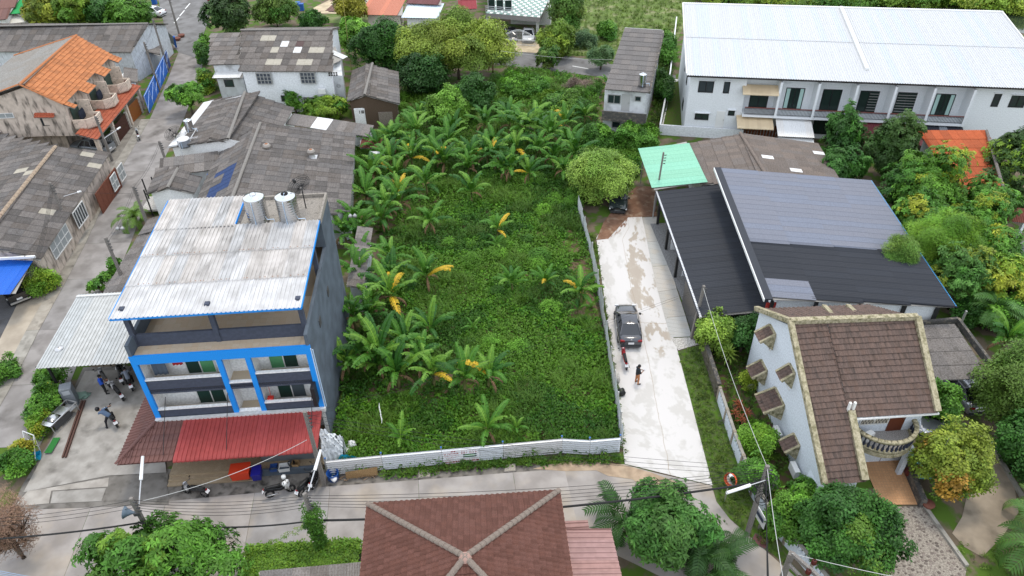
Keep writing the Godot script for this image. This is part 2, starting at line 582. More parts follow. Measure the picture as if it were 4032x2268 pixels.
	for i in 5:
		for j in 5:
			var f = (j + 0.3) / 5.0
			var p = a0[i].lerp(a0[i + 1],f)
			var q = a1[i].lerp(a1[i + 1],clampf(f + 0.22,0,1))
			bar(gs,V(p.x,0.066,p.y),V(q.x,0.066,q.y),0.025,0.008)
	fin(gs,apron,"score_lines",mat("score line grout",0.36,0.35,0.32,1.0)).set_meta("kind","stuff")
	sheet("red_earth",[V2(11.2,-54.37),V2(12.37,-57.25),V2(13.27,-58.71),V2(16.77,-63.49),V2(18.74,-63.28),V2(17.52,-57.77),V2(14.81,-57.84),V2(13.28,-55.8),V2(12.3,-54.45)],0.05,mat("red earth",0.22,0.12,0.075,1.0,{"tex": "even","s": 0.18,"over": "dust","os": 0.15}))
	# yard of the house at the right
	var orange = tones("orange terrace tile",0.62,0.33,0.16,3,0.05,0.6,{"tex": "grain","s": 0.5})
	var tc = [V2(23.65,-28.85),V2(26.63,-28.58),V2(25.65,-24.71),V2(23.17,-24.93)]
	var ter = sheet("tiled_terrace",tc,0.06,mat("terrace grout",0.36,0.24,0.15,0.9))
	for i in 15:
		for j in 19:
			var u0 = (i + 0.03) / 15.0; var u1 = (i + 0.97) / 15.0; var v0 = (j + 0.03) / 19.0; var v1 = (j + 0.97) / 19.0
			var f = func(u,v): return tc[0].lerp(tc[1],u).lerp(tc[3].lerp(tc[2],u),v)
			sheet("floor_tile",[f.call(u0,v0),f.call(u1,v0),f.call(u1,v1),f.call(u0,v1)],0.068,orange[rng.randi() % 3],ter)
	cobbles([V2(22.54,-24.88),V2(25.66,-24.6),V2(25.75,-23.58),V2(25.97,-20.72),V2(24.74,-19.06),V2(19.96,-19.48)])
	sheet("sandy_drive",[V2(31.18,-28.78),V2(32.52,-28.82),V2(32.11,-26.19),V2(30.86,-23.72),V2(28.93,-22.25),V2(27.1,-21.15),V2(26.48,-21.85),V2(26.29,-22.74),V2(27.47,-23.75),V2(28.93,-25.59)],0.03,mat("sandy drive",0.33,0.27,0.2,1.0,{"tex": "even","s": 0.09,"over": "dirt","os": 0.06}))
	sheet("garden_soil",[V2(16.66,-39.66),V2(21.67,-42.42),V2(23.58,-40.81),V2(19.92,-26.11),V2(17.67,-24.09),V2(16.95,-24.69),V2(16.03,-28.72)],0.012,mat("garden soil",0.1,0.065,0.04,1.0,{"tex": "even","s": 0.12,"over": "green","os": 0.15}))
	sheet("verge",[V2(14.65,-39.19),V2(16.57,-39.76),V2(16.09,-33.28),V2(15.88,-28.64),V2(15.66,-25.08),V2(16.69,-21.03),V2(15.05,-23.17),V2(14.05,-24.79),V2(13.63,-26.04),V2(13.74,-27.4),V2(14.34,-34.56)],0.034,mat("verge turf",0.085,0.12,0.035,1.0,{"tex": "even","s": 0.18,"over": "green","os": 0.25}))
	# far side
	var asp = mat("worn grey asphalt",0.2,0.195,0.19,0.95,{"tex": "even","s": 0.05,"over": "dirt","os": 0.06})
	sheet("asphalt_square",[V2(-57.45,-152.21),V2(-43.97,-150.3),V2(-38.03,-109.67),V2(-36.8,-105.48),V2(-40.71,-108.84),V2(-44.31,-115.64)],0.05,asp)
	for q in [[V(-45.45,0.056,-130.07),V(-45.49,0.056,-133.19)],[V(-45.31,0.056,-126.22),V(-45.34,0.056,-129.19)],[V(-45.17,0.056,-122.56),V(-45.2,0.056,-125.38)]]:
		var d = (q[1] - q[0])
		var sd = V(d.z,0,-d.x).normalized() * 0.09
		sheet("lane_dash",[V2(q[0].x + sd.x,q[0].z + sd.z),V2(q[1].x + sd.x,q[1].z + sd.z),V2(q[1].x - sd.x,q[1].z - sd.z),V2(q[0].x - sd.x,q[0].z - sd.z)],0.056,mat("road paint",0.75,0.75,0.72,0.8))
	sheet("back_road",[V2(-15.42,-114.68),V2(6.95,-103.57),V2(13.5,-101.16),V2(17.62,-98.79),V2(21.51,-95.92),V2(28.07,-91.7),V2(26.91,-87.18),V2(20.59,-91.23),V2(12.72,-94.96),V2(6.52,-97.74),V2(-14.79,-107.59)],0.03,asp)
	sheet("road_line",[V2(15.11,-96.7),V2(17.09,-95.44),V2(17.06,-95.27),V2(15.09,-96.52)],0.036,mat("road paint"))
	sheet("field",[V2(14.69,-101.64),V2(21.7,-128.4),V2(41.57,-128.02),V2(29.75,-100.41),V2(21.73,-97.08),V2(18.81,-99.26)],0.03,mat("mown field",0.13,0.19,0.045,1.0,{"tex": "even","s": 0.05,"over": "dust","os": 0.045}))
	sheet("canal_water",[V2(63.08,-115.36),V2(88.16,-110.8),V2(91.74,-104.55),V2(84.5,-94.38),V2(81.59,-102.24),V2(71.64,-113)],0.03,mat("canal water",0.03,0.045,0.025,0.08,{"spec": 0.5}))
	sheet("driveway",[V2(6.42,-108.32),V2(12.71,-106.5),V2(10.79,-102.13),V2(5.94,-103.69)],0.05,mat("cream paving",0.55,0.45,0.3,0.9,{"tex": "even","s": 0.09}))
	sheet("rear_yard_paving",[V2(-21.68,-131.99),V2(-14.5,-131.02),V2(-13.6,-123.05),V2(-25.36,-125.02)],0.04,mat("cream paving"))
	sheet("rear_lawn",[V2(-25.3,-124.59),V2(-13.57,-122.63),V2(-13.85,-117.88),V2(-24.69,-120.46)],0.03,mat("mown field"))

func alley_surface():
	var n := FastNoiseLite.new()
	n.seed = 31; n.frequency = 0.012; n.fractal_octaves = 5
	var n2 := FastNoiseLite.new()
	n2.seed = 5; n2.frequency = 0.05; n2.fractal_octaves = 3
	var im := Image.create(256,1024,false,Image.FORMAT_RGB8)
	var white = Color(0.785,0.772,0.755)
	var grey = Color(0.735,0.718,0.695)
	var brown = Color(0.56,0.49,0.40)
	var red = Color(0.45,0.31,0.24)
	for y in 1024:
		var v = y / 1024.0            # 0 at the far end
		for x in 256:
			var u = x / 256.0         # 0 at the fence side
			var a = n.get_noise_2d(x * 1.0,y * 0.9)
			var b = n2.get_noise_2d(x,y)
			var c = white.lerp(grey,clampf((a + b * 0.3) * 3.0 + 0.05,0,1))
			var st = clampf(1.25 - absf(u - 0.72) / 0.24,0,1) * clampf(1.3 - absf(v - 0.26) / 0.22,0,1)
			c = c.lerp(brown,clampf((st * 0.9 + a * 1.5 + b * 0.6 - 0.55) * 2.2,0,0.45) * clampf(st * 4.0,0,1))
			var joint = absf(u - 0.52 - a * 0.02) < 0.004 or absf(v - 0.40 - b * 0.002) < 0.0009
			if joint: c = c.lerp(brown,0.5)
			var rd = clampf(1.0 - (u * 1.2 + v * 7.0),0,1)
			c = c.lerp(red,clampf((rd + b * 0.7 + a * 0.5 - 0.3) * 4.0,0,0.9) * clampf(rd * 5.0,0,1))
			im.set_pixel(x,y,c)
	var m := StandardMaterial3D.new()
	m.resource_name = "new white concrete"
	m.albedo_texture = ImageTexture.create_from_image(im)
	m.roughness = 0.92
	var lft = [V2(13.31,-58.7),V2(11.26,-54.69),V2(10.53,-47.09),V2(10.03,-41.2),V2(9.36,-35.02),V2(8.76,-29.29)]
	var rgt = [V2(16.13,-57.84),V2(15.72,-53.84),V2(14.93,-46.38),V2(16.14,-40.61),V2(14.34,-34.56),V2(13.73,-27.19)]
	var vv = [0.0,0.09,0.3,0.46,0.67,1.0]
	rgt[3] = V2(14.75,-39.93)
	var s := SurfaceTool.new()
	s.begin(Mesh.PRIMITIVE_TRIANGLES)
	for i in 5:
		for q in [[0,0],[1,0],[1,1],[0,0],[1,1],[0,1]]:
			var p = (rgt if q[0] else lft)[i + q[1]]
			s.set_uv(V2(q[0],vv[i + q[1]]))
			s.add_vertex(V(p.x,0.045,p.y))
	s.generate_normals()
	setting("alley",s.commit(),m)
	sheet("alley_corner_slab",[V2(14.55,-40.69),V2(16.18,-40.63),V2(16.59,-39.84),V2(14.77,-39.31)],0.05,mat("pale slab",0.55,0.53,0.49,0.9,{"tex": "mottle","s": 0.4}))

func cobbles(poly):
	var root = sheet("cobbled_path",poly,0.03,mat("cobble mortar",0.34,0.3,0.25,1.0,{"tex": "mottle","s": 0.5}))
	var cm = tones("cobble stone",0.2,0.165,0.14,4,0.35,0.9,{"tex": "grain","s": 2.0})
	var meshes = []
	for k in 5:
		W = Transform3D(); T = Transform3D()
		var s = nst()
		var n = 6 + k % 2
		var rim = []
		for i in n:
			var a = TAU * i / n
			rim.append(V(cos(a),0,sin(a)) * rng.randf_range(0.75,1.1))
		for i in n:
			var j = (i + 1) % n
			quad(s,rim[i],rim[j],rim[j] * 0.8 + Vector3.UP * 0.5,rim[i] * 0.8 + Vector3.UP * 0.5)
			tri(s,rim[i] * 0.8 + Vector3.UP * 0.5,rim[j] * 0.8 + Vector3.UP * 0.5,Vector3.UP * 0.58)
		s.generate_normals()
		meshes.append(s.commit())
	var pv = PackedVector2Array(poly)
	var bb = Rect2(pv[0],Vector2.ZERO)
	for p in pv: bb = bb.expand(p)
	var done = 0
	var rest = SurfaceTool.new()
	for zz in range(int(bb.size.y / 0.24) + 1):
		var z = bb.end.y - zz * 0.24
		for xx in range(int(bb.size.x / 0.24)):
			var p = V2(bb.position.x + xx * 0.24 + rng.randf_range(-0.09,0.09) + (0.12 if zz % 2 else 0.0),z + rng.randf_range(-0.09,0.09))
			if rng.randf() < 0.22 or not Geometry2D.is_point_in_polygon(p,pv): continue
			var r = rng.randf_range(0.07,0.13)
			var xf = Transform3D(Basis(Vector3.UP,rng.randf() * TAU).scaled(V(r,0.06,r * rng.randf_range(0.6,1.0))),V(p.x,0.026,p.y))
			if done < 300:
				part(root,"cobble",meshes[rng.randi() % 5],cm[rng.randi() % 4],xf)
			else:
				rest.append_from(meshes[rng.randi() % 5],0,xf)
			done += 1
	if done > 300:
		part(root,"further_cobbles",rest.commit(),cm[1]).set_meta("kind","stuff")

# ---------------------------------------------------------------- the blue and white apartment block
func awning_mesh(ribs := 3,turn_down := 0.12):
	var k = "awning%d" % ribs
	if lib.has(k): return lib[k]
	var s := SurfaceTool.new()
	s.begin(Mesh.PRIMITIVE_TRIANGLES)
	s.set_smooth_group(-1)
	var px = []
	for i in ribs:
		for q in [[0.0,0.0],[0.62,0.0],[0.7,0.055],[0.88,0.055],[0.96,0.0]]: px.append([(i + q[0]) / ribs - 0.5,q[1]])
	px.append([0.5,0.0])
	var n = px.size() - 1
	var zs = [[-0.5,0.0],[0.0,0.0],[0.4,0.0],[0.46,-0.03],[0.49,-0.08],[0.5,-0.16]]
	for j in zs.size() - 1:
		for i in n:
			var f = func(ii,jj): return V(px[ii][0],zs[jj][1] + px[ii][1],zs[jj][0])
			for v in [f.call(i,j),f.call(i + 1,j),f.call(i + 1,j + 1),f.call(i,j),f.call(i + 1,j + 1),f.call(i,j + 1)]: s.add_vertex(v)
	s.generate_normals()
	lib[k] = s.commit()
	return lib[k]

func blue_block():
	var t = thing("apartment_block","white balconied apartment block with bright blue trim and slate grey side wall","building",V(-14.95,0,-39))
	var white = mat("white painted wall",0.86,0.86,0.84,0.9,{"tex": "grain","s": 0.2})
	var slate = mat("slate grey render",0.105,0.13,0.16,0.9,{"tex": "even","s": 0.1})
	var navy = mat("dark grey blue render",0.065,0.075,0.105,0.9,{"tex": "blotch","s": 0.5})
	var blue = mat("bright blue paint",0.015,0.29,0.84,0.6,{"tex": "grain","s": 0.6})
	var tan = mat("tan floor tile",0.6,0.49,0.35,0.7,{"tex": "grain","s": 1.5})
	var x0 = -20.1; var x1 = -9.8; var zf = -32.85; var zb = -34.05; var ze = -45.2
	# walls: side walls run the full depth, the back wall of the balconies is white
	bmm(t,"side_wall",slate,x1 - 0.2,x1,0,9.25,ze,zf)
	bmm(t,"side_wall",slate,x0,x0 + 0.2,0,9.25,ze,zf)
	bmm(t,"rear_wall",slate,x0 + 0.2,x1 - 0.2,0,9.25,ze,ze + 0.2)
	bmm(t,"wall",white,x0 + 0.2,x1 - 0.2,0.0,8.15,zb - 0.2,zb)
	for p in [[-15.33,-15.05],[-13.63,-13.35]]:
		bmm(t,"partition",white,p[0] + 0.04,p[1] - 0.04,3.0,8.1,zb,zf - 0.12)
	bmm(t,"side_lining",white,x0 + 0.2,x0 + 0.26,3.2,8.1,zb,zf - 0.12)
	bmm(t,"side_lining",white,x1 - 0.26,x1 - 0.2,3.2,8.1,zb,zf - 0.12)
	for y in [2.95,5.55]:
		bmm(t,"balcony_floor",tan,x0 + 0.2,x1 - 0.2,y,y + 0.12,zb,zf - 0.02)
		bmm(t,"ceiling",white,x0 + 0.2,x1 - 0.2,y - 0.12,y - 0.004,zb,zf - 0.02)
	var tf = bmm(t,"terrace_floor",mat("terrace tile joint",0.33,0.26,0.18,0.9),x0 + 0.2,x1 - 0.2,8.12,8.34,ze + 0.2,zf - 0.02)
	var tt = tones("terrace tile",0.58,0.46,0.33,3,0.04,0.7,{"tex": "grain","s": 1.0})
	for i in 25:
		for j in 3:
			bmm(tf,"floor_tile",tt[rng.randi() % 3],x0 + 0.22 + i * 0.395,x0 + 0.22 + i * 0.395 + 0.385,8.342,8.352,zf - 0.06 - j * 0.3,zf - 0.06 - j * 0.3 - 0.29)
	for i in 25:
		for j in 9:
			bmm(tf,"floor_tile",tt[rng.randi() % 3],x0 + 0.22 + i * 0.395,x0 + 0.22 + i * 0.395 + 0.385,8.342,8.352,-34.15 - j * 0.395,-34.15 - j * 0.395 - 0.385)
	# blue frame of the front
	bmm(t,"blue_beam",blue,x0 - 0.02,x1 + 0.02,7.8,8.42,zf - 0.1,zf + 0.06)
	for p in [[x0 - 0.02,x0 + 0.3],[-15.33,-15.03],[-13.65,-13.35],[x1 - 0.3,x1 + 0.02]]:
		bmm(t,"blue_pillar",blue,p[0],p[1],3.2,7.8,zf - 0.14,zf + 0.05)
	for b in [[x0 + 0.3,-15.33],[-15.03,-13.65],[-13.35,x1 - 0.3]]:
		var mid = b[0] > -15.1 and b[0] < -15.0
		for f in [[5.3,6.42 if not mid else 5.8],[3.2,3.92 if not mid else 3.3]]:
			var p = bmm(t,"parapet",navy,b[0],b[1],f[0],f[1],zf - 0.13,zf - 0.02)
			bmm(p,"inner_face",white,b[0],b[1],f[0] + 0.25,f[1],zf - 0.2,zf - 0.134)
			bmm(p,"coping",white,b[0],b[1],f[1],f[1] + 0.08,zf - 0.2,zf + 0.02)
	var wf = mat("white window frame",0.68,0.68,0.66,0.5)
	var green = mat("green curtain",0.1,0.32,0.14,0.9,{"tex": "grain","sc": V(4,0.1,4)})
	var teal = mat("teal glass",0.02,0.05,0.04,0.08)
	for y in [4.0,6.6]:
		window(t,V(-16.9,y + 0.0,zb),V(0,0,1),1.7,1.75,wf,[teal,green] if y > 5 else [teal,teal],2)
		window(t,V(-11.9,y + 0.0,zb),V(0,0,1),1.7,1.75,wf,[green,teal] if y > 5 else [teal,mat("dark curtain",0.07,0.09,0.1,0.9)],2)
		window(t,V(-14.35,y + 0.85,zb),V(0,0,1),1.05,0.55,wf,glass(),2)
	# terrace parapets and roof posts
	bmm(t,"terrace_parapet",navy,x0 + 0.02,x1 - 0.2,8.34,9.2,-33.98,-33.82)
	for x in [x0 + 0.15,-15.2,x1 - 0.3]:
		for z in [-33.9,-39.5]:
			var po = bmm(t,"roof_post",navy,x - 0.14,x + 0.14,8.35,11.2,z - 0.14,z + 0.14)
			if z > -35: 
				var s = nst(true)
				for k in 2: lathe(s,V(x + 0.2 * (k - 0.5),9.75,z + 0.2),[[0.02,0],[0.09,0.02],[0.1,0.1],[0.0,0.2]],8,Basis(Vector3.RIGHT,-0.6))
				fin(s,po,"floodlight",mat("grey lamp housing",0.3,0.3,0.3,0.4,{"metal": 0.6}))
	# stair head with its flat slab
	var rough = mat("stained roof slab",0.34,0.31,0.27,0.95,{"tex": "mottle","s": 0.8,"over": "dirt","os": 0.35})
	bmm(t,"stair_head",slate,-15.0,x1,9.25,11.1,ze,-41.9)
	bmm(t,"roof_slab",rough,-15.05,x1 + 0.03,11.1,11.25,ze - 0.05,-41.85)
	for q in [[-15.05,x1 + 0.03,ze - 0.05,ze + 0.1],[x1 - 0.12,x1 + 0.03,ze + 0.1,-41.85]]:
		bmm(t,"slab_kerb",rough,q[0],q[1],11.25,11.5,q[2],q[3])
	# roof of corrugated white sheets, laps and rust along the seams
	var rm = tones("white roof sheet",0.5,0.485,0.47,4,0.05,0.75,{"tex": "even","s": 0.09,"over": "dirt","osc": V(0.09,0.09,0.05)})
	var clean = tones("clean white roof sheet",0.6,0.59,0.58,2,0.03,0.7,{"tex": "even","s": 0.09})
	var pick = func(k,j,rows): return clean[k % 2] if j == 0 or k == 0 or rng.randf() < 0.06 else rm[rng.randi() % 4]
	var wm = rib_mesh(3,0.06)
	slope(t,"roof","roof_sheet",V(-20.42,11.0,-33.2),V(-9.85,11.0,-33.2),V(-9.85,11.42,-41.7),V(-20.42,11.42,-41.7),0.75,2.85,wm,rm,mat("roof underside",0.34,0.32,0.29,0.95),pick)
	slope(t,"roof","roof_sheet",V(-20.42,11.42,-41.7),V(-15.3,11.42,-41.7),V(-15.3,11.58,-45.1),V(-20.42,11.58,-45.1),0.75,3.4,wm,rm,mat("roof underside"))
	for q in [[V(-20.45,10.96,-33.17),V(-9.82,10.96,-33.17)],[V(-9.82,10.96,-33.2),V(-9.82,11.38,-41.7)],[V(-15.27,11.38,-41.7),V(-15.27,11.54,-45.1)],[V(-20.45,10.96,-33.2),V(-20.45,11.54,-45.1)]]:
		var s = nst()
		bar(s,q[0],q[1],0.04,0.17)
		fin(s,t,"blue_fascia",blue)
	var rs = nst()
	for zz in [-36.05,-38.9]:
		for i in 70:
			if rng.randf() < 0.6: bx(rs,V(-20.3 + i * 0.15,11.065 + (-33.2 - zz) * 0.0494,zz - 0.05),V(0.07,0.006,0.05))
	fin(rs,t,"rusty_fixings",mat("rust",0.28,0.12,0.06,0.95)).set_meta("kind","stuff")
	# awnings over the shop
	var red = tones("red enamelled sheet",0.34,0.055,0.05,3,0.05,0.6,{"tex": "blotch","s": 0.3})
	var brn = tones("brown enamelled sheet",0.16,0.075,0.062,3,0.05,0.7,{"tex": "blotch","s": 0.3})
	var am = awning_mesh()
	slope(t,"red_awning","awning_sheet",V(-18.4,2.74,-29.8),V(-9.95,2.74,-29.8),V(-9.95,3.2,-32.65),V(-18.4,3.2,-32.65),0.76,3.1,am,red,red[1])
	slope(t,"brown_awning","awning_sheet",V(-21.75,2.62,-29.9),V(-18.4,2.62,-29.9),V(-18.4,3.2,-32.6),V(-20.1,3.2,-32.6),0.76,0.5,rib_mesh(3,0.05),brn,brn[1])
	slope(t,"brown_awning","awning_sheet",V(-21.75,2.62,-36.6),V(-21.75,2.62,-29.95),V(-20.1,3.2,-32.6),V(-20.1,3.2,-36.6),0.76,0.45,rib_mesh(3,0.05),brn,brn[1])
	ridge_cap(t,"awning_hip",V(-21.8,2.67,-29.9),V(-20.1,3.26,-32.6),brn[0],0.1)
	bmm(t,"flashing",mat("pale flashing",0.6,0.6,0.58,0.5,{"tex": "blotch","s": 0.5}),x0,x1 + 0.1,3.12,3.34,zf + 0.06,zf + 0.28)
	for x in [-19.0,-15.3,-10.25]:
		var s = nst()
		tube(s,[V(x,5.1,zf + 0.06),V(x - 0.05,2.86,-30.2)],0.022,5)
		fin(s,t,"awning_stay",mat("black steel",0.02,0.02,0.02,0.5))
	# ground floor
	bmm(t,"shop_floor",mat("ochre shop tile",0.44,0.34,0.22,0.6,{"tex": "speck","s": 1.2,"over": "dust","os": 0.3}),-19.6,x1,0.0,0.32,zb,-30.75)
	bmm(t,"shop_step",mat("ochre shop tile"),-19.6,-14.4,0.0,0.2,-30.75,-30.42)
	bmm(t,"shop_step",mat("ochre shop tile"),-19.6,-14.4,0.0,0.1,-30.42,-30.1)
	for q in [[-19.4,-17.2],[-16.8,-14.8],[-14.2,-12.2]]:
		bmm(t,"roller_shutter",mat("dark shutter",0.05,0.05,0.055,0.6),q[0],q[1],0.32,2.6,zb,zb + 0.05)
	for x in [-20.0,-14.6,-9.95]:
		bmm(t,"shop_column",white,x - 0.12,x + 0.12,0.32,2.85,-33.1,zf)
	var sg = bmm(t,"projecting_sign",mat("black sign box",0.02,0.02,0.022,0.5),-10.18,-9.95,4.1,5.6,zf + 0.1,zf + 0.75)
	var s2 = nst()
	for i in 7: bx(s2,V(-9.944,5.4 - i * 0.18,zf + 0.42),V(0.008,0.1,0.3 - 0.05 * (i % 3)))
	fin(s2,sg,"lettering",white)
	for q in [[V(x1 + 0.04,8.2,zf + 0.03),V(x1 + 0.04,3.3,zf + 0.03)],[V(x1 + 0.1,8.0,zf - 0.1),V(x1 + 0.1,3.2,zf - 0.1)]]:
		var s = nst()
		tube(s,[q[0],q[1]],0.035,6)
		fin(s,t,"drain_pipe",mat("pale pipe",0.5,0.62,0.75,0.5))
	for z in [-36.2,-39.8]:
		var s = nst()
		for i in 5: bx(s,V(x1 + 0.02,7.0 + (z + 38) * 0.1 + i * 0.12,z),V(0.05,0.06,0.55))
		fin(s,t,"vent",mat("dark grille",0.06,0.06,0.06,0.6))
	# washing on the upper balcony
	hung("blanket","grey blue blanket hung on the upper balcony rail line","blanket",V(-19.1,7.45,-33.6),0.85,1.25,mat("grey blue cloth",0.1,0.13,0.17,0.95,{"tex": "grain","s": 3.0}))
	hung("shirt","red shirt hung to dry on the upper balcony","shirt",V(-17.95,7.5,-33.6),0.62,0.62,mat("red cloth",0.35,0.02,0.025,0.9),true)
	var broom = thing("dustpan","red dustpan and handle on the lower balcony floor","dustpan",V(-13.0,3.07,-33.6))
	bmm(broom,"pan",mat("red plastic",0.5,0.03,0.02,0.4),-13.2,-12.85,3.95,4.12,-33.3,-33.05)
	var bs = nst()
	tube(bs,[V(-13.0,3.95,-33.2),V(-13.1,4.7,-33.6)],0.015,5)
	fin(bs,broom,"handle",mat("red plastic"))
	# tanks and dish on the slab
	for q in [[V(-13.84,11.28,-42.33),false,"closed"],[V(-11.81,11.28,-42.21),true,"open"]]:
		tank("steel_water_tank","ribbed stainless water tank with %s on the apartment roof slab" % ("open black hatch" if q[1] else "capped pipe on its lid"),q[0],0.68,2.0,q[1])
	dish("satellite_dish","black mesh satellite dish on a post on the apartment roof slab",V(-11,11.28,-43.64),1.5,0.85,V(-0.35,0.85,0.3))
	# carport
	var c = thing("carport","pale grey ribbed metal carport roof beside the apartment block","carport",V(-25,0,-42))
	var gm = tones("pale grey metal sheet",0.47,0.485,0.48,3,0.025,0.5,{"tex": "blotch","s": 0.2})
	slope(c,"roof","roof_sheet",V(-29.8,3.2,-38.45),V(-20.2,3.2,-38.4),V(-20.2,3.6,-45.5),V(-29.5,3.6,-45.5),0.76,7.2,rib_mesh(3,0.05),gm,mat("roof underside"))
	var bl = mat("black steel",0.02,0.02,0.02,0.5)
	for p in [V(-29.2,0,-38.7),V(-29.0,0,-45.2),V(-20.5,0,-45.2),V(-24.8,0,-45.2)]:
		bmm(c,"post",bl,p.x - 0.07,p.x + 0.07,0.05,3.15 if p.z > -40 else 3.5,p.z - 0.07,p.z + 0.07)
	bmm(c,"beam",bl,-29.8,-20.2,3.02,3.16,-38.55,-38.43)
	bmm(c,"ridge_flashing",mat("pale flashing"),-29.6,-20.2,3.6,3.72,-45.6,-45.42)
	bmm(c,"rear_wall",mat("cream wall",0.55,0.49,0.38,0.9,{"tex": "blotch","s": 0.3}),-28.6,-20.3,0,1.5,-45.7,-45.55)
	var sv = thing("roof_vent","round metal vent cap on the pale carport roof","vent",V(-28.78,3.33,-39.98))
	var vs = nst(true)
	lathe(vs,V(-28.78,3.33,-39.98),[[0.3,0.0],[0.28,0.1],[0.05,0.16]],14)
	fin(vs,sv,"cap",mat("galvanised",0.55,0.55,0.55,0.4,{"metal": 0.7}))

func hung(n,label,cat,c: Vector3,w,h,m,sleeves := false):
	var t = thing(n,label,cat,c)
	var s = nst(true)
	var nx = 10
	for i in nx:
		for j in 6:
			var f = func(a,b): return c + V((a / float(nx) - 0.5) * w,-b / 6.0 * h,0.05 * sin(a * 1.9) * b / 6.0)
			quad(s,f.call(i,j),f.call(i + 1,j),f.call(i + 1,j + 1),f.call(i,j + 1))
	if sleeves:
		for sg in [-1.0,1.0]:
			quad(s,c + V(sg * w * 0.5,0,0),c + V(sg * w * 0.85,-h * 0.35,0.03),c + V(sg * w * 0.65,-h * 0.5,0.03),c + V(sg * w * 0.5,-h * 0.3,0))
	fin(s,t,"cloth",m)
	var l = nst()
	tube(l,[c + V(-w * 0.7,0.02,0),c + V(w * 0.7,0.02,0)],0.012,4)
	fin(l,t,"line",mat("black steel",0.02,0.02,0.02,0.5))

func tank(n,label,at: Vector3,r,h,open := false,m = null):
	var t = thing(n,label,"water tank",at)
	if m == null: m = mat("stainless steel",0.62,0.63,0.64,0.16,{"metal": 1.0})
	var pr = [[r * 0.9,0.05]]
	var k = 9
	for i in k:
		var y0 = 0.1 + h * 0.82 * i / k
		pr.append([r,y0 + 0.03]); pr.append([r,y0 + h * 0.82 / k - 0.05]); pr.append([r * 0.975,y0 + h * 0.82 / k])
	pr.append([r,h * 0.9]); pr.append([r * 0.93,h * 0.94]); pr.append([r * 0.35,h * 1.0]); pr.append([0.0,h * 1.005])
	var s = nst(true)
	lathe(s,at,pr,28)
	fin(s,t,"shell",m)
	var s2 = nst(true)
	if open: lathe(s2,at,[[r * 0.34,h * 1.0],[r * 0.34,h * 1.02],[0.0,h * 1.022]],18)
	else: lathe(s2,at,[[r * 0.3,h * 1.0],[r * 0.3,h * 1.03],[r * 0.2,h * 1.05],[0.0,h * 1.055]],18)
	fin(s2,t,"hatch",mat("black void",0.01,0.01,0.01,0.9) if open else m)
	var s3 = nst()
	tube(s3,[at + V(0,h * 1.03,0),at + V(-0.05,h * 0.97,r * 0.7),at + V(-0.05,h * 0.85,r + 0.03),at + V(-0.05,0.0,r + 0.05)],0.025,5)
	tube(s3,[at + V(r * 0.8,0.25,r * 0.4),at + V(r + 0.35,0.25,r * 0.4),at + V(r + 0.35,0.0,r * 0.45)],0.03,5)
	fin(s3,t,"pipe",mat("pale pipe",0.5,0.62,0.75,0.5))
	var s4 = nst()
	lathe(s4,at,[[r * 0.8,0.0],[r * 0.95,0.0],[r * 0.95,0.12],[r * 0.85,0.12]],18)
	fin(s4,t,"stand",mat("dark steel",0.08,0.08,0.08,0.6))
	return t

func dish(n,label,base: Vector3,mast,r,face: Vector3):
	var t = thing(n,label,"satellite dish",base)
	var s = nst()
	tube(s,[base,base + V(0,mast,0)],0.04,6)
	fin(s,t,"mast",mat("black steel",0.02,0.02,0.02,0.5))
	var z = face.normalized()
	var x = Vector3.UP.cross(z).normalized()
	var b = Basis(x,z,x.cross(z))
	var c = base + V(0,mast,0) + z * 0.12
	var mesh_m = mat("black mesh",0.025,0.025,0.025,0.7)
	var s2 = nst(true)
	for i in 7:     # mesh rings
		var q = r * (i + 1) / 7.0
		lathe(s2,c,[[q - 0.022,pow(q / r,2) * r * 0.3 - 0.006],[q,pow(q / r,2) * r * 0.3 + 0.006]],24,b)
	for i in 48:
		var a = TAU * i / 48.0
		var pts = []
		for k in 4:
			var q = r * (k + 0.4) / 3.4
			pts.append(c + b * V(cos(a) * q,pow(q / r,2) * r * 0.3,sin(a) * q))
		tube(s2,pts,0.018 if i % 6 == 0 else 0.009,3)
	fin(s2,t,"reflector",mesh_m)
	var s3 = nst(true)
	lathe(s3,c + z * r * 0.75,[[0.0,0.0],[0.1,0.0],[0.08,0.25],[0.0,0.26]],10,b)
	for i in 3:
		var a = TAU * i / 3.0
		tube(s3,[c + b * V(cos(a) * r * 0.8,r * 0.2,sin(a) * r * 0.8),c + z * r * 0.78],0.012,4)
	fin(s3,t,"feed_horn",mesh_m)

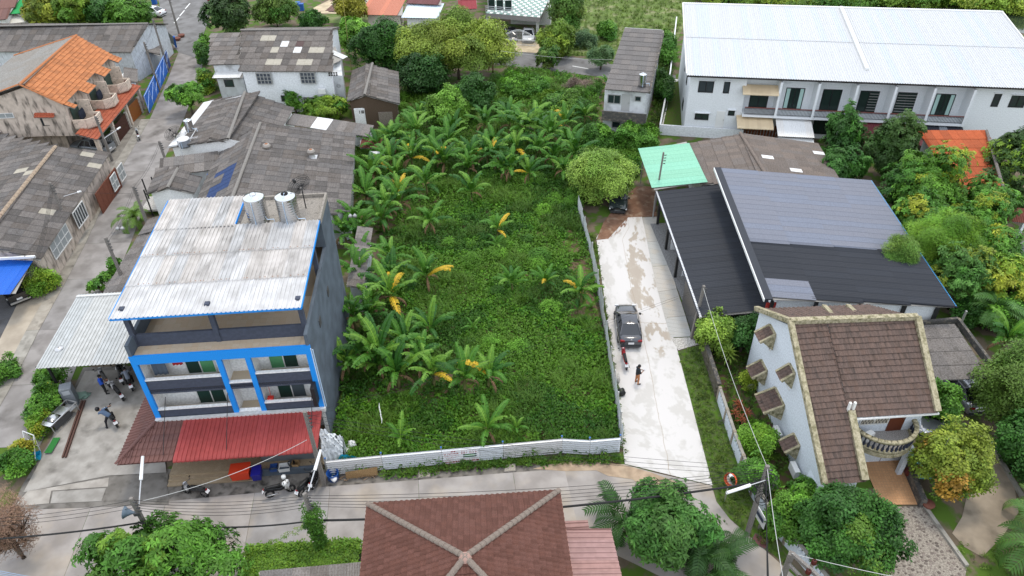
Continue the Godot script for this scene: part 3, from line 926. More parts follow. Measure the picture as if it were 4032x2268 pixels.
# ---------------------------------------------------------------- houses along the side street
func left_side():
	var dirty = mat("rain stained cream render",0.58,0.49,0.41,0.95,{"tex": "blotch","s": 0.2,"over": "grime","osc": V(0.2,0.06,0.2)})
	var wht = mat("white painted wall")
	# low house with grey sheets
	var t = thing("grey_roofed_house","low house with patched grey corrugated roof and white barred window facing the side street","house",V(-40,0,-60))
	var fm = fibre()
	var pale = mat("pale patch sheet",0.5,0.46,0.38,0.9,{"tex": "blotch","s": 0.5})
	var pk = func(k,j,rows): return pale if rng.randf() < 0.035 else fm[rng.randi() % 5]
	var R0 = V(-40.5,4.5,-69.6); var R1 = V(-39.6,4.5,-52.4)
	gable(t,R0,R1,V(-52,2.9,-78),V(-50,2.9,-53),V(-36.2,3.0,-70.9),V(-35.1,3.0,-51.7),dirty,fibre_opts({"pick": pk}))
	ridge_cap(t,"ridge_tile",R0 + V(0,0.06,0),R1 + V(0,0.06,0),mat("cream ridge cement",0.42,0.33,0.24,0.95,{"tex": "mottle","s": 0.8,"over": "rust","os": 0.4}),0.2,0.6)
	var gw = mat("white wooden frame",0.62,0.62,0.6,0.7)
	window(t,V(-35.5,2.09,-55.89),V(1,0,0),3.4,1.5,gw,mat("frosted pane",0.28,0.3,0.3,0.3),4,2,0.08)
	window(t,V(-35.5,2.07,-60.31),V(1,0,0),2.2,1.6,gw,glass(),5,1,0.08)
	var rust = mat("rust brown shutter",0.17,0.055,0.03,0.8,{"tex": "blotch","s": 0.4})
	for i in 6:
		var p = V(-35.45,2.36,-63.77)
		box(t,"shutter_panel",rust,V(-35.4,1.1,-64.2 - i * 0.9),V(0.08,2.2,0.86))
	for q in [V(-37.25,1.2,-69.76),V(-36.96,1.2,-67.76)]:
		window(t,V(-35.25,1.3,q.z),V(1,0,0),1.3,1.5,gw,mat("frosted pane",0.28,0.3,0.3,0.3),2,2,0.08)
	bmm(t,"verge_board",mat("white flashing",0.72,0.72,0.7,0.6),-38.9,-35.4,3.2,3.4,-51.9,-51.75)
	# orange tiled terrace of three dwellings
	var h = thing("orange_roofed_townhouse","stained cream townhouse row with orange tiled roof and three white balconies","house",V(-46,0,-84))
	var ot = tones("orange roof tile",0.44,0.165,0.06,4,0.16,0.75,{"tex": "grain","s": 0.8})
	var deck = mat("roof underside")
	var tm = tile_mesh()
	slope(h,"roof","roof_tile",V(-41.3,6.45,-75.5),V(-41.4,6.45,-90.0),V(-45.3,8.5,-91.3),V(-45.2,8.5,-76.4),0.42,0.42,tm,ot,deck)
	for q in [[-75.5,-76.3],[-79.3,-81.6],[-84.2,-86.3],[-88.6,-90.0]]:
		slope(h,"roof","roof_tile",V(-40.4,5.97,q[0]),V(-40.4,5.97,q[1]),V(-41.35,6.45,q[1]),V(-41.35,6.45,q[0]),0.42,0.42,tm,ot,deck)
	slope(h,"rear_roof","roof_sheet",V(-54,6.0,-92.5),V(-53.5,6.0,-76.2),V(-45.2,8.5,-76.2),V(-45.3,8.5,-91.3),1.0,1.6,wave_mesh(6,0.012,4),tones("grey cement roofing",0.3,0.28,0.25,3,0.05,0.95,{"tex": "mottle","s": 0.4}),deck)
	ridge_cap(h,"ridge_tile",V(-45.2,8.54,-76.2),V(-45.3,8.52,-91.3),ot[1],0.16,0.5)
	ridge_cap(h,"verge_tile",V(-45.2,8.54,-76.15),V(-53.5,6.05,-76.1),ot[1],0.14,0.5)
	ridge_cap(h,"verge_tile",V(-45.3,8.52,-91.3),V(-54,6.05,-92.5),ot[1],0.14,0.5)
	ridge_cap(h,"verge_tile",V(-45.2,8.54,-76.1),V(-41.3,6.47,-75.45),ot[0],0.12,0.5)
	var s = nst()
	prism(s,[V2(-53,-76.5),V2(-45.0,-76.5),V2(-41.8,-76.2),V2(-41.7,-90.5),V2(-45.2,-91.0),V2(-53,-91.5)],2.6,[5.8,8.1,6.3,6.3,8.1,5.8])
	prism(s,[V2(-52,-77.5),V2(-43.6,-77.5),V2(-43.6,-90.5),V2(-52,-90.5)],0.0,2.6)
	fin(s,h,"wall",dirty)
	window(h,V(-44.12,4.42,-76.48),V(0,0,1),1.4,1.2,mat("dark frame",0.05,0.045,0.04,0.5),glass(),2)
	slope(h,"window_hood","roof_tile",V(-44.98,5.04,-75.8),V(-42.95,4.94,-75.8),V(-43.09,5.21,-76.4),V(-45.12,5.32,-76.4),0.3,0.4,tm,[mat("red hood tile",0.4,0.1,0.05,0.7)],deck)
	window(h,V(-48.16,5.13,-76.48),V(0,0,1),1.6,0.5,gw,mat("frosted pane"),2)
	var cream = mat("cream balcony render",0.66,0.55,0.45,0.9,{"tex": "blotch","s": 0.4,"over": "dirt","os": 0.25})
	for zc in [-77.8,-82.9,-87.4]:
		var p = [V2(-41.7,zc + 1.2),V2(-40.4,zc + 1.2),V2(-39.6,zc + 0.5),V2(-39.6,zc - 0.8),V2(-41.7,zc - 0.8)]
		var fl = nst()
		prism(fl,p,3.15,3.3)
		var bal = fin(fl,h,"balcony",cream)
		for i in 4:
			var a = V(p[i].x,3.75,p[i].y); var b = V(p[i + 1].x,3.75,p[i + 1].y)
			var w = nst()
			bar(w,a,b,0.16,0.95)
			fin(w,bal,"balustrade",cream)
		bmm(bal,"panel",mat("red brown panel",0.2,0.07,0.05,0.8),-40.2,-39.5,3.4,4.0,zc - 0.72,zc - 0.66)
		door(h,V(-41.68,4.4,zc),V(1,0,0),1.7,2.1,mat("dark green glazing",0.03,0.06,0.05,0.3))
		bmm(h,"divider_wall",cream,-41.7,-40.3,3.2,5.6,zc - 0.95,zc - 0.83)
		if zc > -87:
			var cl = nst(true)
			for k in 5: lathe(cl,V(-41.0,3.9,zc + 0.6 - k * 0.22),[[0.06,0],[0.16,0.3],[0.14,0.8],[0.04,1.1]],6)
			fin(cl,h,"washing",mat("dark clothes",0.02,0.025,0.04,0.95))
	slope(h,"lower_roof","roof_tile",V(-38.9,2.75,-74.6),V(-39.0,2.75,-89.3),V(-41.2,3.25,-89.6),V(-41.2,3.25,-75.2),0.42,0.42,tm,tones("red roof tile",0.38,0.1,0.05,3,0.12,0.75,{"tex": "grain","s": 0.8}),deck)
	for zc in [-75.2,-79.6,-84.3,-88.8]:
		bmm(h,"column",cream,-39.5,-39.15,0,2.75,zc - 0.18,zc + 0.18)
	bmm(h,"carport_wall",mat("cream interior wall",0.58,0.52,0.44,0.95),-43.7,-43.6,0,2.6,-90.4,-77.6)
	# gates and the blue fence
	gate("sliding_gate","dark brown slatted steel gate of the orange roofed row",V(-39.15,0,-79.25),V(-39.15,0,-83.3),1.9,mat("dark brown steel",0.07,0.025,0.018,0.6),16)
	gate("sliding_gate","orange brown slatted gate of the orange roofed row",V(-39.37,0,-84.41),V(-39.15,0,-87.67),1.9,mat("orange brown steel",0.3,0.1,0.025,0.6),16)
	gate("grey_gate","grey barred gate beside the utility pole",V(-39.77,0,-76.41),V(-39.15,0,-78.85),1.7,mat("weathered grey wood",0.12,0.115,0.11,0.9),9)
	var fr = mat("pale blue tube",0.4,0.55,0.8,0.5)
	var bp = mat("blue sheet metal",0.01,0.13,0.55,0.5,{"tex": "blotch","s": 0.3})
	var f = thing("blue_fence","bright blue sheet metal fence with pale tube frame along the side street","fence",V(-38.24,0,-87.33))
	var fa = V(-38.24,0,-87.33); var fb = V(-40.29,0,-103.6)
	for i in 6:
		var a = fa.lerp(fb,i / 6.0); var b = fa.lerp(fb,(i + 0.985) / 6.0)
		var q = nst()
		bar(q,a + V(0,1.15,0),b + V(0,1.15,0),0.03,2.2)
		var pn = fin(q,f,"panel",bp if i < 5 else mat("dark blue sheet",0.02,0.05,0.2,0.6))
		var w = nst()
		for e in [[a + V(0.05,2.2,0),b + V(0.05,2.2,0)],[a + V(0.05,0.1,0),a + V(0.05,2.25,0)],[a + V(0.05,0.6,0),b + V(0.05,1.9,0)]]: tube(w,[e[0],e[1]],0.03,4)
		fin(w,pn,"tube_frame",fr)
	var sl = thing("blue_fence","tilted grey and blue canopy gate frame beside the asphalt square","gate",V(-42.15,0,-111.36))
	var q2 = nst()
	quad(q2,V(-43.23,3.2,-111.65),V(-40.74,2.2,-108.82),V(-41.45,0.2,-110.69),V(-43.91,1.2,-112.9))
	fin(q2,sl,"panel",mat("grey panel",0.16,0.17,0.18,0.6))
	var q3 = nst()
	bar(q3,V(-40.84,2.2,-109.17),V(-41.51,0.2,-110.7),0.25,0.25)
	fin(q3,sl,"blue_edge",bp)
	# long shed behind
	var b10 = thing("long_shed","long grey roofed shed with white gable end behind the orange roof","shed",V(-52,0,-103))
	gable(b10,V(-62,6,-104.6),V(-41.3,6,-103.0),V(-62,4,-110.5),V(-41.0,4,-109),V(-62.2,4,-100.6),V(-42.6,4,-98.0),mat("pale grey painted wall",0.6,0.63,0.66,0.9,{"tex": "blotch","s": 0.3,"over": "dirt","osc": V(0.5,0.08,0.5)}),fibre_opts())
	var ln = thing("lean_to_shed","small grey lean-to roof against the white gable of the long shed","shed",V(-41,0,-94))
	slope(ln,"roof","roof_sheet",V(-41.59,2.6,-95.85),V(-40.09,2.6,-91.13),V(-41.13,3.1,-90),V(-42.68,3.1,-94.66),0.92,1.15,wave_mesh(6,0.028,4),fibre(),deck)
	slope(ln,"roof","roof_sheet",V(-42.32,2.4,-107.75),V(-40.27,2.4,-100.84),V(-41.86,3,-101.18),V(-43.39,3,-106.11),0.92,1.15,wave_mesh(6,0.028,4),[mat("pale metal sheet",0.6,0.62,0.65,0.4)] + fibre(),deck)
	bmm(ln,"wall",wht,-43.0,-42.0,0,2.5,-95,-88)
	# blue canopy over the pickup
	var c = thing("blue_canopy","bright blue corrugated canopy over the parked dark pickup","canopy",V(-38,0,-50))
	slope(c,"roof","roof_sheet",V(-39.5,2.5,-48.09),V(-35.66,2.5,-48.06),V(-36.17,2.75,-52.16),V(-40.83,2.75,-52.92),0.76,4.3,wave_mesh(5,0.025,4),tones("blue canopy sheet",0.01,0.12,0.55,2,0.06,0.5),deck)
	for p in [V(-38.23,0,-50.95),V(-38.42,0,-54.2),V(-40.92,0,-50.58)]:
		bmm(c,"post",mat("black steel"),p.x - 0.05,p.x + 0.05,0,2.45,p.z - 0.05,p.z + 0.05)
	# roofs at the top left corner
	var tl = thing("brown_roofed_house","brown roof corner beside the green roof at the far left","house",V(-76.04,0,-132.59))
	slope(tl,"roof","roof_sheet",V(-70.47,3.6,-115.02),V(-66.74,3.6,-116),V(-66.81,4.6,-120.84),V(-73.69,4.6,-122.59),0.8,5,wave_mesh(5,0.025,4),tones("brown far sheet",0.17,0.09,0.075,2,0.05),deck)
	var s5 = nst()
	prism(s5,[xz(V(-70.47,3.6,-115.02)),xz(V(-66.74,3.6,-116),-0.5,-0.5),xz(V(-66.81,4.6,-120.84),-0.5,0.5),xz(V(-73.69,4.6,-122.59))],0,3.4)
	fin(s5,tl,"wall",wht)
	var tg = thing("green_roofed_shed","bright green metal roof over a white lean-to at the far left","shed",V(-73.29,0,-132.22))
	slope(tg,"roof","roof_sheet",V(-66.84,3.6,-118.67),V(-64.62,3.6,-118.76),V(-66.28,4.4,-123.95),V(-68.2,4.4,-124.21),0.8,4,wave_mesh(5,0.025,4),tones("green far sheet",0.03,0.3,0.09,2,0.05),deck)
	slope(tg,"roof","roof_sheet",V(-67.65,2.6,-117.07),V(-65.17,2.6,-117.5),V(-65.03,3.2,-119.36),V(-67.09,3.2,-119.24),0.8,3,wave_mesh(5,0.025,4),[mat("cream far sheet",0.6,0.57,0.5,0.7)],deck)
	var s6 = nst()
	prism(s6,[xz(V(-66.84,3.6,-118.67),0.4,-0.4),xz(V(-64.62,3.6,-118.76),-0.4,-0.4),xz(V(-66.28,4.4,-123.95),-0.4,0.4),xz(V(-68.2,4.4,-124.21),0.4,0.4)],0,3.3)
	fin(s6,tg,"wall",wht)

func gate(n,label,a: Vector3,b: Vector3,h,m,bars):
	var t = thing(n,label,"gate",(a + b) / 2.0)
	for i in bars:
		var p = a.lerp(b,(i + 0.5) / bars)
		var q = a.lerp(b,(i + 1.3) / bars)
		var s = nst()
		bar(s,p + V(0,h / 2.0 + 0.05,0),p.lerp(q,0.8) + V(0,h / 2.0 + 0.05,0),0.03,h)
		fin(s,t,"slat",m)
	for y in [0.15,h]:
		var s = nst()
		bar(s,a + V(-0.04,y,0),b + V(-0.04,y,0),0.06,0.08)
		fin(s,t,"rail",m)
	for p in [a,b]:
		bmm(t,"gate_post",mat("gate post render",0.45,0.41,0.36,0.9,{"tex": "blotch","s": 0.5,"over": "dirt","os": 0.4}),p.x - 0.15,p.x + 0.15,0,h + 0.15,p.z - 0.15,p.z + 0.15)
	return t

# ---------------------------------------------------------------- houses behind the blue block
func middle_houses():
	var wht = mat("white painted wall")
	var deck = mat("roof underside")
	var fm = fibre()
	var oldw = mat("mould stained white wall",0.7,0.72,0.73,0.95,{"tex": "blotch","s": 0.15,"over": "dirt","osc": V(0.09,0.06,0.09)})
	var t = thing("long_grey_house","large grey roofed house with two roof ventilators behind the apartment block","house",V(-18,0,-62))
	var bluep = mat("blue tarpaulin sheet",0.05,0.09,0.22,0.7,{"tex": "mottle","s": 0.6,"over": "dirt","os": 0.4})
	var pk = func(k,j,rows): return bluep if (k > 5 and k < 12 and j < rows - 1 and j > 0 and rng.randf() < 0.75) else fm[rng.randi() % 5]
	var R0 = V(-20.7,5.2,-71.4); var R1 = V(-20.0,5.2,-50.0)
	var wsh = mat("white new sheet",0.7,0.7,0.69,0.7)
	var pk2 = func(k,j,rows): return fm[rng.randi() % 5]
	gable(t,R0,R1,V(-25.1,3.0,-69.4),V(-24.2,3.0,-50),V(-11.5,3.0,-72.4),V(-10.6,3.0,-56.9),oldw,fibre_opts({"pick": pk,"pick2": pk2}))
	for q in [V(-19.14,4.35,-66.25),V(-14.95,3.75,-65.79)]:
		var v = thing("roof_ventilator","spinning rust topped turbine vent on the large grey roof","ventilator",q,0.0,"turbine vents on the large grey roof")
		box(v,"base",mat("galvanised"),q + V(0,0.12,0),V(0.95,0.1,0.85))
		var s = nst(true)
		lathe(s,q,[[0.36,0.1],[0.26,0.4],[0.26,0.5]],14)
		fin(s,v,"neck",mat("galvanised"))
		var s2 = nst()
		lathe(s2,q,[[0.24,0.5],[0.38,0.62],[0.4,0.78],[0.3,0.95],[0.12,1.0]],18)
		fin(s2,v,"turbine",mat("weathered turbine",0.3,0.27,0.24,0.5,{"metal": 0.5}))
		var s3 = nst()
		lathe(s3,q,[[0.16,1.0],[0.1,1.02],[0,1.03]],12)
		fin(s3,v,"cap",mat("rust",0.28,0.12,0.06,0.95))
	var strip = thing("low_grey_lean_to","low grey sheet roof squeezed between slate wall and banana plants","shed",V(-9,0,-50))
	slope(strip,"roof","roof_sheet",V(-8.6,2.5,-46.0),V(-8.5,2.5,-54.5),V(-9.7,2.8,-54.5),V(-9.7,2.8,-46.0),0.92,1.15,wave_mesh(6,0.028,4),fm,deck)
	bmm(strip,"wall",oldw,-9.6,-8.8,0,2.4,-54.3,-46.2)
	# gabled house by the street
	var h = thing("street_grey_house","grey gabled house with white strip eave beside the side street","house",V(-25,0,-76))
	var pk3 = func(k,j,rows): return wsh if j == 0 else fm[rng.randi() % 5]
	gable(h,V(-24.2,4.9,-80.5),V(-23.4,4.9,-68.6),V(-29.6,3.1,-82.4),V(-30.4,3.1,-71.2),V(-18.9,3.3,-79.2),V(-19.8,3.3,-69.6),wht,fibre_opts({"pick": pk3,"pick2": pk2}))
	dish("satellite_dish","black mesh satellite dish at the corner of the grey gabled house",V(-30.26,2.9,-73.32),0.5,0.95,V(-0.2,0.9,0.45))
	var ae = thing("aerial","small wire television aerial on the grey gabled house","aerial",V(-28.07,3.4,-72.05))
	var aes = nst()
	tube(aes,[V(-27.97,3.4,-71.67),V(-27.57,4.3,-70.78)],0.02,4)
	for i in 7: tube(aes,[V(-28.13,4.2,-70.69).lerp(V(-27,4.4,-70.51),i / 6.0) + V(0,0,0.3),V(-28.13,4.2,-70.69).lerp(V(-27,4.4,-70.51),i / 6.0) - V(0,0,0.3)],0.012,3)
	tube(aes,[V(-28.13,4.2,-70.69),V(-27,4.4,-70.51)],0.015,4)
	fin(aes,ae,"rods",mat("galvanised"))
	# small house with the tank stand
	var a = thing("small_grey_house","small grey gabled house with open white porch behind the apartment roof","house",V(-26,0,-62))
	slope(a,"rear_roof","roof_sheet",V(-30.28,2.9,-65.18),V(-24.63,2.9,-66.24),V(-24.66,3.5,-68.96),V(-29.92,3.5,-67.75),0.92,1.15,wave_mesh(6,0.028,4),fm,deck)
	gable(a,V(-27.42,4,-64.65),V(-27.31,4,-60.93),V(-30.05,3.1,-66.22),V(-29.64,3.1,-61.72),V(-25.3,3.1,-64.12),V(-25.23,3.1,-61.25),wht,fibre_opts())
	var rw = nst()
	prism(rw,[xz(V(-30.28,2.9,-65.18),0.4,-0.4),xz(V(-24.63,2.9,-66.24),-0.4,-0.4),xz(V(-24.66,3.5,-68.96),-0.4,0.4),xz(V(-29.92,3.5,-67.75),0.4,0.4)],0,[2.75,2.75,3.3,3.3])
	fin(rw,a,"wall",oldw)
	var pp = V(-30.55,0,-64.62)
	box(a,"porch_wall",oldw,V(-28.01,1.2,-62.95),V(3.0,2.4,0.15))
	box(a,"porch_floor",mat("pale slab",0.55,0.53,0.49,0.9,{"tex": "mottle","s": 0.4}),V(-30.24,0.6,-64.19),V(2.2,0.2,2.6))
	for q in [V(-31.22,0.7,-65.04),V(-30.44,0.7,-65.34),V(-30.37,0.7,-62.86)]: bmm(a,"porch_post",mat("black steel"),q.x - 0.05,q.x + 0.05,0,2.9,q.z - 0.05,q.z + 0.05)
	var st = thing("tank_stand","white tube stand carrying the two rooftop tanks","stand",V(-28.93,0,-71.76))
	var ss = nst()
	var f0 = V(-28.8,0,-70.03); var f1 = V(-27.86,0,-70.78)
	for dz in [0.0,-2.4]:
		for p in [f0,f1]:
			tube(ss,[p + V(0,0,dz),p + V(0,4.2,dz)],0.04,5)
	for y in [3.3,4.1]:
		for e in [[f0,f1],[f0 + V(0,0,-2.4),f1 + V(0,0,-2.4)],[f0,f0 + V(0,0,-2.4)],[f1,f1 + V(0,0,-2.4)]]:
			tube(ss,[e[0] + V(0,y,0),e[1] + V(0,y,0)],0.035,5)
	fin(ss,st,"frame",mat("white tube",0.65,0.66,0.66,0.5))
	tank("slim_steel_tank","slim stainless water tank on the white tube stand",(f0 + f1) / 2.0 + V(0,4.15,-2.3),0.42,1.25)
	var wt = tank("round_tank","squat grey water tank with white lid on the tube stand",(f0 + f1) / 2.0 + V(-0.2,3.4,-0.3),0.62,0.8,false,mat("grey plastic tank",0.25,0.27,0.3,0.5))
	wt.get_child(1).material_override = mat("white appliance enamel",0.72,0.72,0.7,0.5)
	var lid = nst(true)
	T = Transform3D(); W = wt.transform.affine_inverse()
	lathe(lid,wt.position,[[0.62,0.76],[0.6,0.83],[0.0,0.86]],20)
	fin(lid,wt,"lid",mat("white appliance enamel"))
	var bt = thing("blue_tarpaulin","blue tarpaulin scraps in the gutter beside the tank stand","tarpaulin",V(-25.04,2.9,-66.37))
	var bs = nst()
	for i in 5:
		var p = V(-25.13,2.9,-65.17).lerp(V(-24.14,3.2,-67.78),i / 4.0)
		quad(bs,p,p + V(0.6,0.05,-0.2),p + V(0.8,0.12,-0.9),p + V(0.1,0.03,-0.8))
	fin(bs,bt,"sheet",mat("vivid blue tarpaulin",0.02,0.16,0.6,0.6))
	# roof strip beside the street, lower left of the block
	var r = thing("narrow_street_shed","narrow weathered grey sheet roof between side street and apartment block","shed",V(-26,0,-52))
	slope(r,"roof","roof_sheet",V(-28.68,2.5,-47.12),V(-28.59,2.5,-55),V(-26.22,3.2,-56.2),V(-25.56,3.2,-45.76),0.92,1.15,wave_mesh(6,0.028,4),fm,deck)
	slope(r,"roof","roof_sheet",V(-28.63,2.5,-55.13),V(-28.55,2.5,-57.81),V(-26.29,3.2,-58.87),V(-26.22,3.2,-56.2),0.92,1.15,wave_mesh(6,0.028,4),fm,deck)
	var rs = nst()
	prism(rs,[xz(V(-28.68,2.5,-47.12),0.4,-0.3),xz(V(-25.56,3.2,-45.76),-0.3,-0.3),xz(V(-26.29,3.2,-58.87),-0.3,0.3),xz(V(-28.55,2.5,-57.81),0.4,0.3)],0,[2.35,3.0,3.0,2.35])
	fin(rs,r,"wall",oldw)
	# lean-to strip with white panels
	var l = thing("long_lean_to","long low lean-to roof with white panels behind the large grey roof","shed",V(-15.73,0,-81.51))
	var pk4 = func(k,j,rows): return wsh if (k in [6,9] and j == 1) or (k in [3,4] and j == 0) else fm[rng.randi() % 5]
	slope(l,"roof","roof_sheet",V(-19.33,2.7,-76.4),V(-10.25,2.7,-72.34),V(-9.74,3.2,-73.64),V(-18.92,3.2,-77.94),1.0,1.2,wave_mesh(6,0.028,4),fm,deck,pk4)
	bmm(l,"wall",oldw,-16.5,-10.2,0,2.5,-75.5,-74.3)
	var rsh = thing("rusty_sheet_roof","rusty red brown sheet roof scrap beside the banana plants","roof",V(-10.67,0,-75.79))
	slope(rsh,"roof","roof_sheet",V(-11.09,2,-71.16),V(-8.58,2,-70.88),V(-9.05,2.3,-72.37),V(-11.15,2.3,-72.42),0.76,1.5,wave_mesh(5,0.025,4),[mat("rust red sheet",0.16,0.05,0.035,0.9,{"tex": "mottle","s": 0.6})],deck)
	bmm(rsh,"wall",oldw,-10.0,-8.4,0,1.8,-70.6,-69.4)
	# white two storey house with the patched roof
	var b = thing("white_patched_house","white two storey house with patched grey corrugated roof","house",V(-20.5,0,-90))
	var cream = mat("cream patch sheet",0.5,0.47,0.4,0.9,{"tex": "blotch","s": 0.5})
	var brown = mat("brown patch sheet",0.13,0.09,0.085,0.9)
	var patches = {Vector2i(2,5): cream,Vector2i(1,5): cream,Vector2i(4,4): wsh,Vector2i(6,3): wsh,Vector2i(7,1): cream,Vector2i(8,1): cream,Vector2i(4,1): cream,Vector2i(3,1): cream,Vector2i(9,3): cream,Vector2i(8,3): cream,Vector2i(6,4): brown,Vector2i(3,3): cream}
	var pk5 = func(k,j,rows): return patches.get(Vector2i(k,j),fm[rng.randi() % 5])
	gable(b,V(-15.54,7.4,-93.0),V(-26.95,7.4,-94.2),V(-15.3,6.2,-97.5),V(-27.2,6.2,-98.6),V(-14.88,5.2,-84.73),V(-25.96,5.2,-86.2),mat("bright white wall",0.8,0.82,0.84,0.9,{"tex": "grain","s": 0.15}),fibre_opts({"pick2": pk5}))
	var dk = mat("dark frame",0.05,0.045,0.04,0.5)
	for q in [V(-23.23,4.27,-86.03),V(-18,4.39,-85.34)]:
		window(b,q,V(-0.13,0,1),1.7,1.3,mat("grey frame",0.3,0.3,0.29,0.6),mat("dark blue glass",0.05,0.06,0.075,0.15),4,3,0.09,0.16)
	window(b,V(-21.23,1.81,-85.76),V(-0.13,0,1),0.9,0.7,dk,glass(),2,1,0.06,0.12)
	window(b,V(-18.1,1.28,-85.35),V(-0.13,0,1),1.8,1.3,dk,mat("grey louvre",0.16,0.16,0.16,0.6),1,5,0.06,0.12)
	ac_unit(b,V(-16.59,2.79,-85.15),V(-0.13,0,1))
	var bl = nst()
	for i in 8: bx(bl,V(-14.95,4.77,-84.74) + V((i % 4 - 1.5) * 0.28,(i / 4) * 0.25,0),V(0.2,0.17,0.1))
	fin(bl,b,"vent_block",dk)
	slope(b,"side_roof","roof_sheet",V(-31.06,4.2,-91.54),V(-27.25,4.2,-91.34),V(-28.65,5.3,-99.92),V(-32.69,5.3,-99.81),0.92,1.15,wave_mesh(6,0.028,4),fm,deck)
	slope(b,"porch_roof","roof_sheet",V(-30.52,2.9,-90.52),V(-26.98,2.9,-90.22),V(-27.24,3.4,-93.21),V(-30.65,3.4,-93.22),0.76,2.2,wave_mesh(5,0.025,4),[wsh],deck)
	var s = nst()
	prism(s,[xz(V(-30.49,2.9,-90.77),0.2,-0.2),xz(V(-27.08,2.9,-90.49),0,-0.2),xz(V(-27.19,3.4,-92.25)),xz(V(-30.25,3.4,-92.36))],0,2.8)
	prism(s,[xz(V(-31.06,4.2,-91.54),0.4,-0.4),xz(V(-27.25,4.2,-91.34),0,-0.4),xz(V(-28.65,5.3,-99.92),0,0.4),xz(V(-32.69,5.3,-99.81),0.4,0.4)],0,[4.1,4.1,5.1,5.1])
	prism(s,[V2(-15.98,-86.88),V2(-14.19,-86.43),V2(-15.21,-93.61),V2(-16.77,-93.8)],0,[4.0,4.0,4.2,4.2])
	fin(s,b,"annexe_wall",oldw)
	window(b,V(-27.99,3.17,-88.13),V(-0.13,0,1),1.1,0.9,dk,glass(),1,1,0.06,0.3)
	slope(b,"gutter_sheet","roof_sheet",V(-15.32,4.9,-88.14),V(-14.59,4.7,-89.93),V(-14.9,5,-93.32),V(-15.85,5.2,-93.15),0.9,2.0,wave_mesh(5,0.025,4),[wsh],deck)
	# hut
	var hut = thing("grey_hut","grey gabled hut with white block wall beside the white two storey house","hut",V(-10.8,0,-85))
	gable(hut,V(-10.8,4.2,-89.6),V(-11.0,4.2,-79.8),V(-13.5,3,-90.6),V(-13.2,3,-81.2),V(-7.8,3,-89.4),V(-7.2,3,-79.6),mat("timber wall",0.11,0.075,0.05,0.9,{"tex": "mottle","s": 0.8}),fibre_opts())
	box(hut,"white_wall",wht,V(-11.2,1.2,-80.4),V(2.6,2.4,0.2),0.06)
	var s4 = nst()
	for i in 8: bx(s4,V(-12.0 + (i % 4) * 0.45,1.9 + (i / 4) * 0.2,-80.28),V(0.34,0.14,0.05))
	fin(s4,hut,"vent_block",dk)
	box(hut,"block_wall",mat("bare block wall",0.26,0.22,0.18,0.95,{"tex": "mottle","s": 0.5}),V(-8.6,1.0,-80.0),V(2.3,2.0,0.15),0.06)
	var pl = thing("bamboo_pole","tall thin bamboo pole standing beside the hut","pole",V(-14.88,0,-98.88))
	var ps = nst()
	tube(ps,[V(-14.88,0,-98.88),V(-14.88,0,-98.88) + V(0.3,9.5,0)],0.06,5,0.02)
	fin(ps,pl,"cane",mat("bamboo cane",0.3,0.25,0.1,0.7))

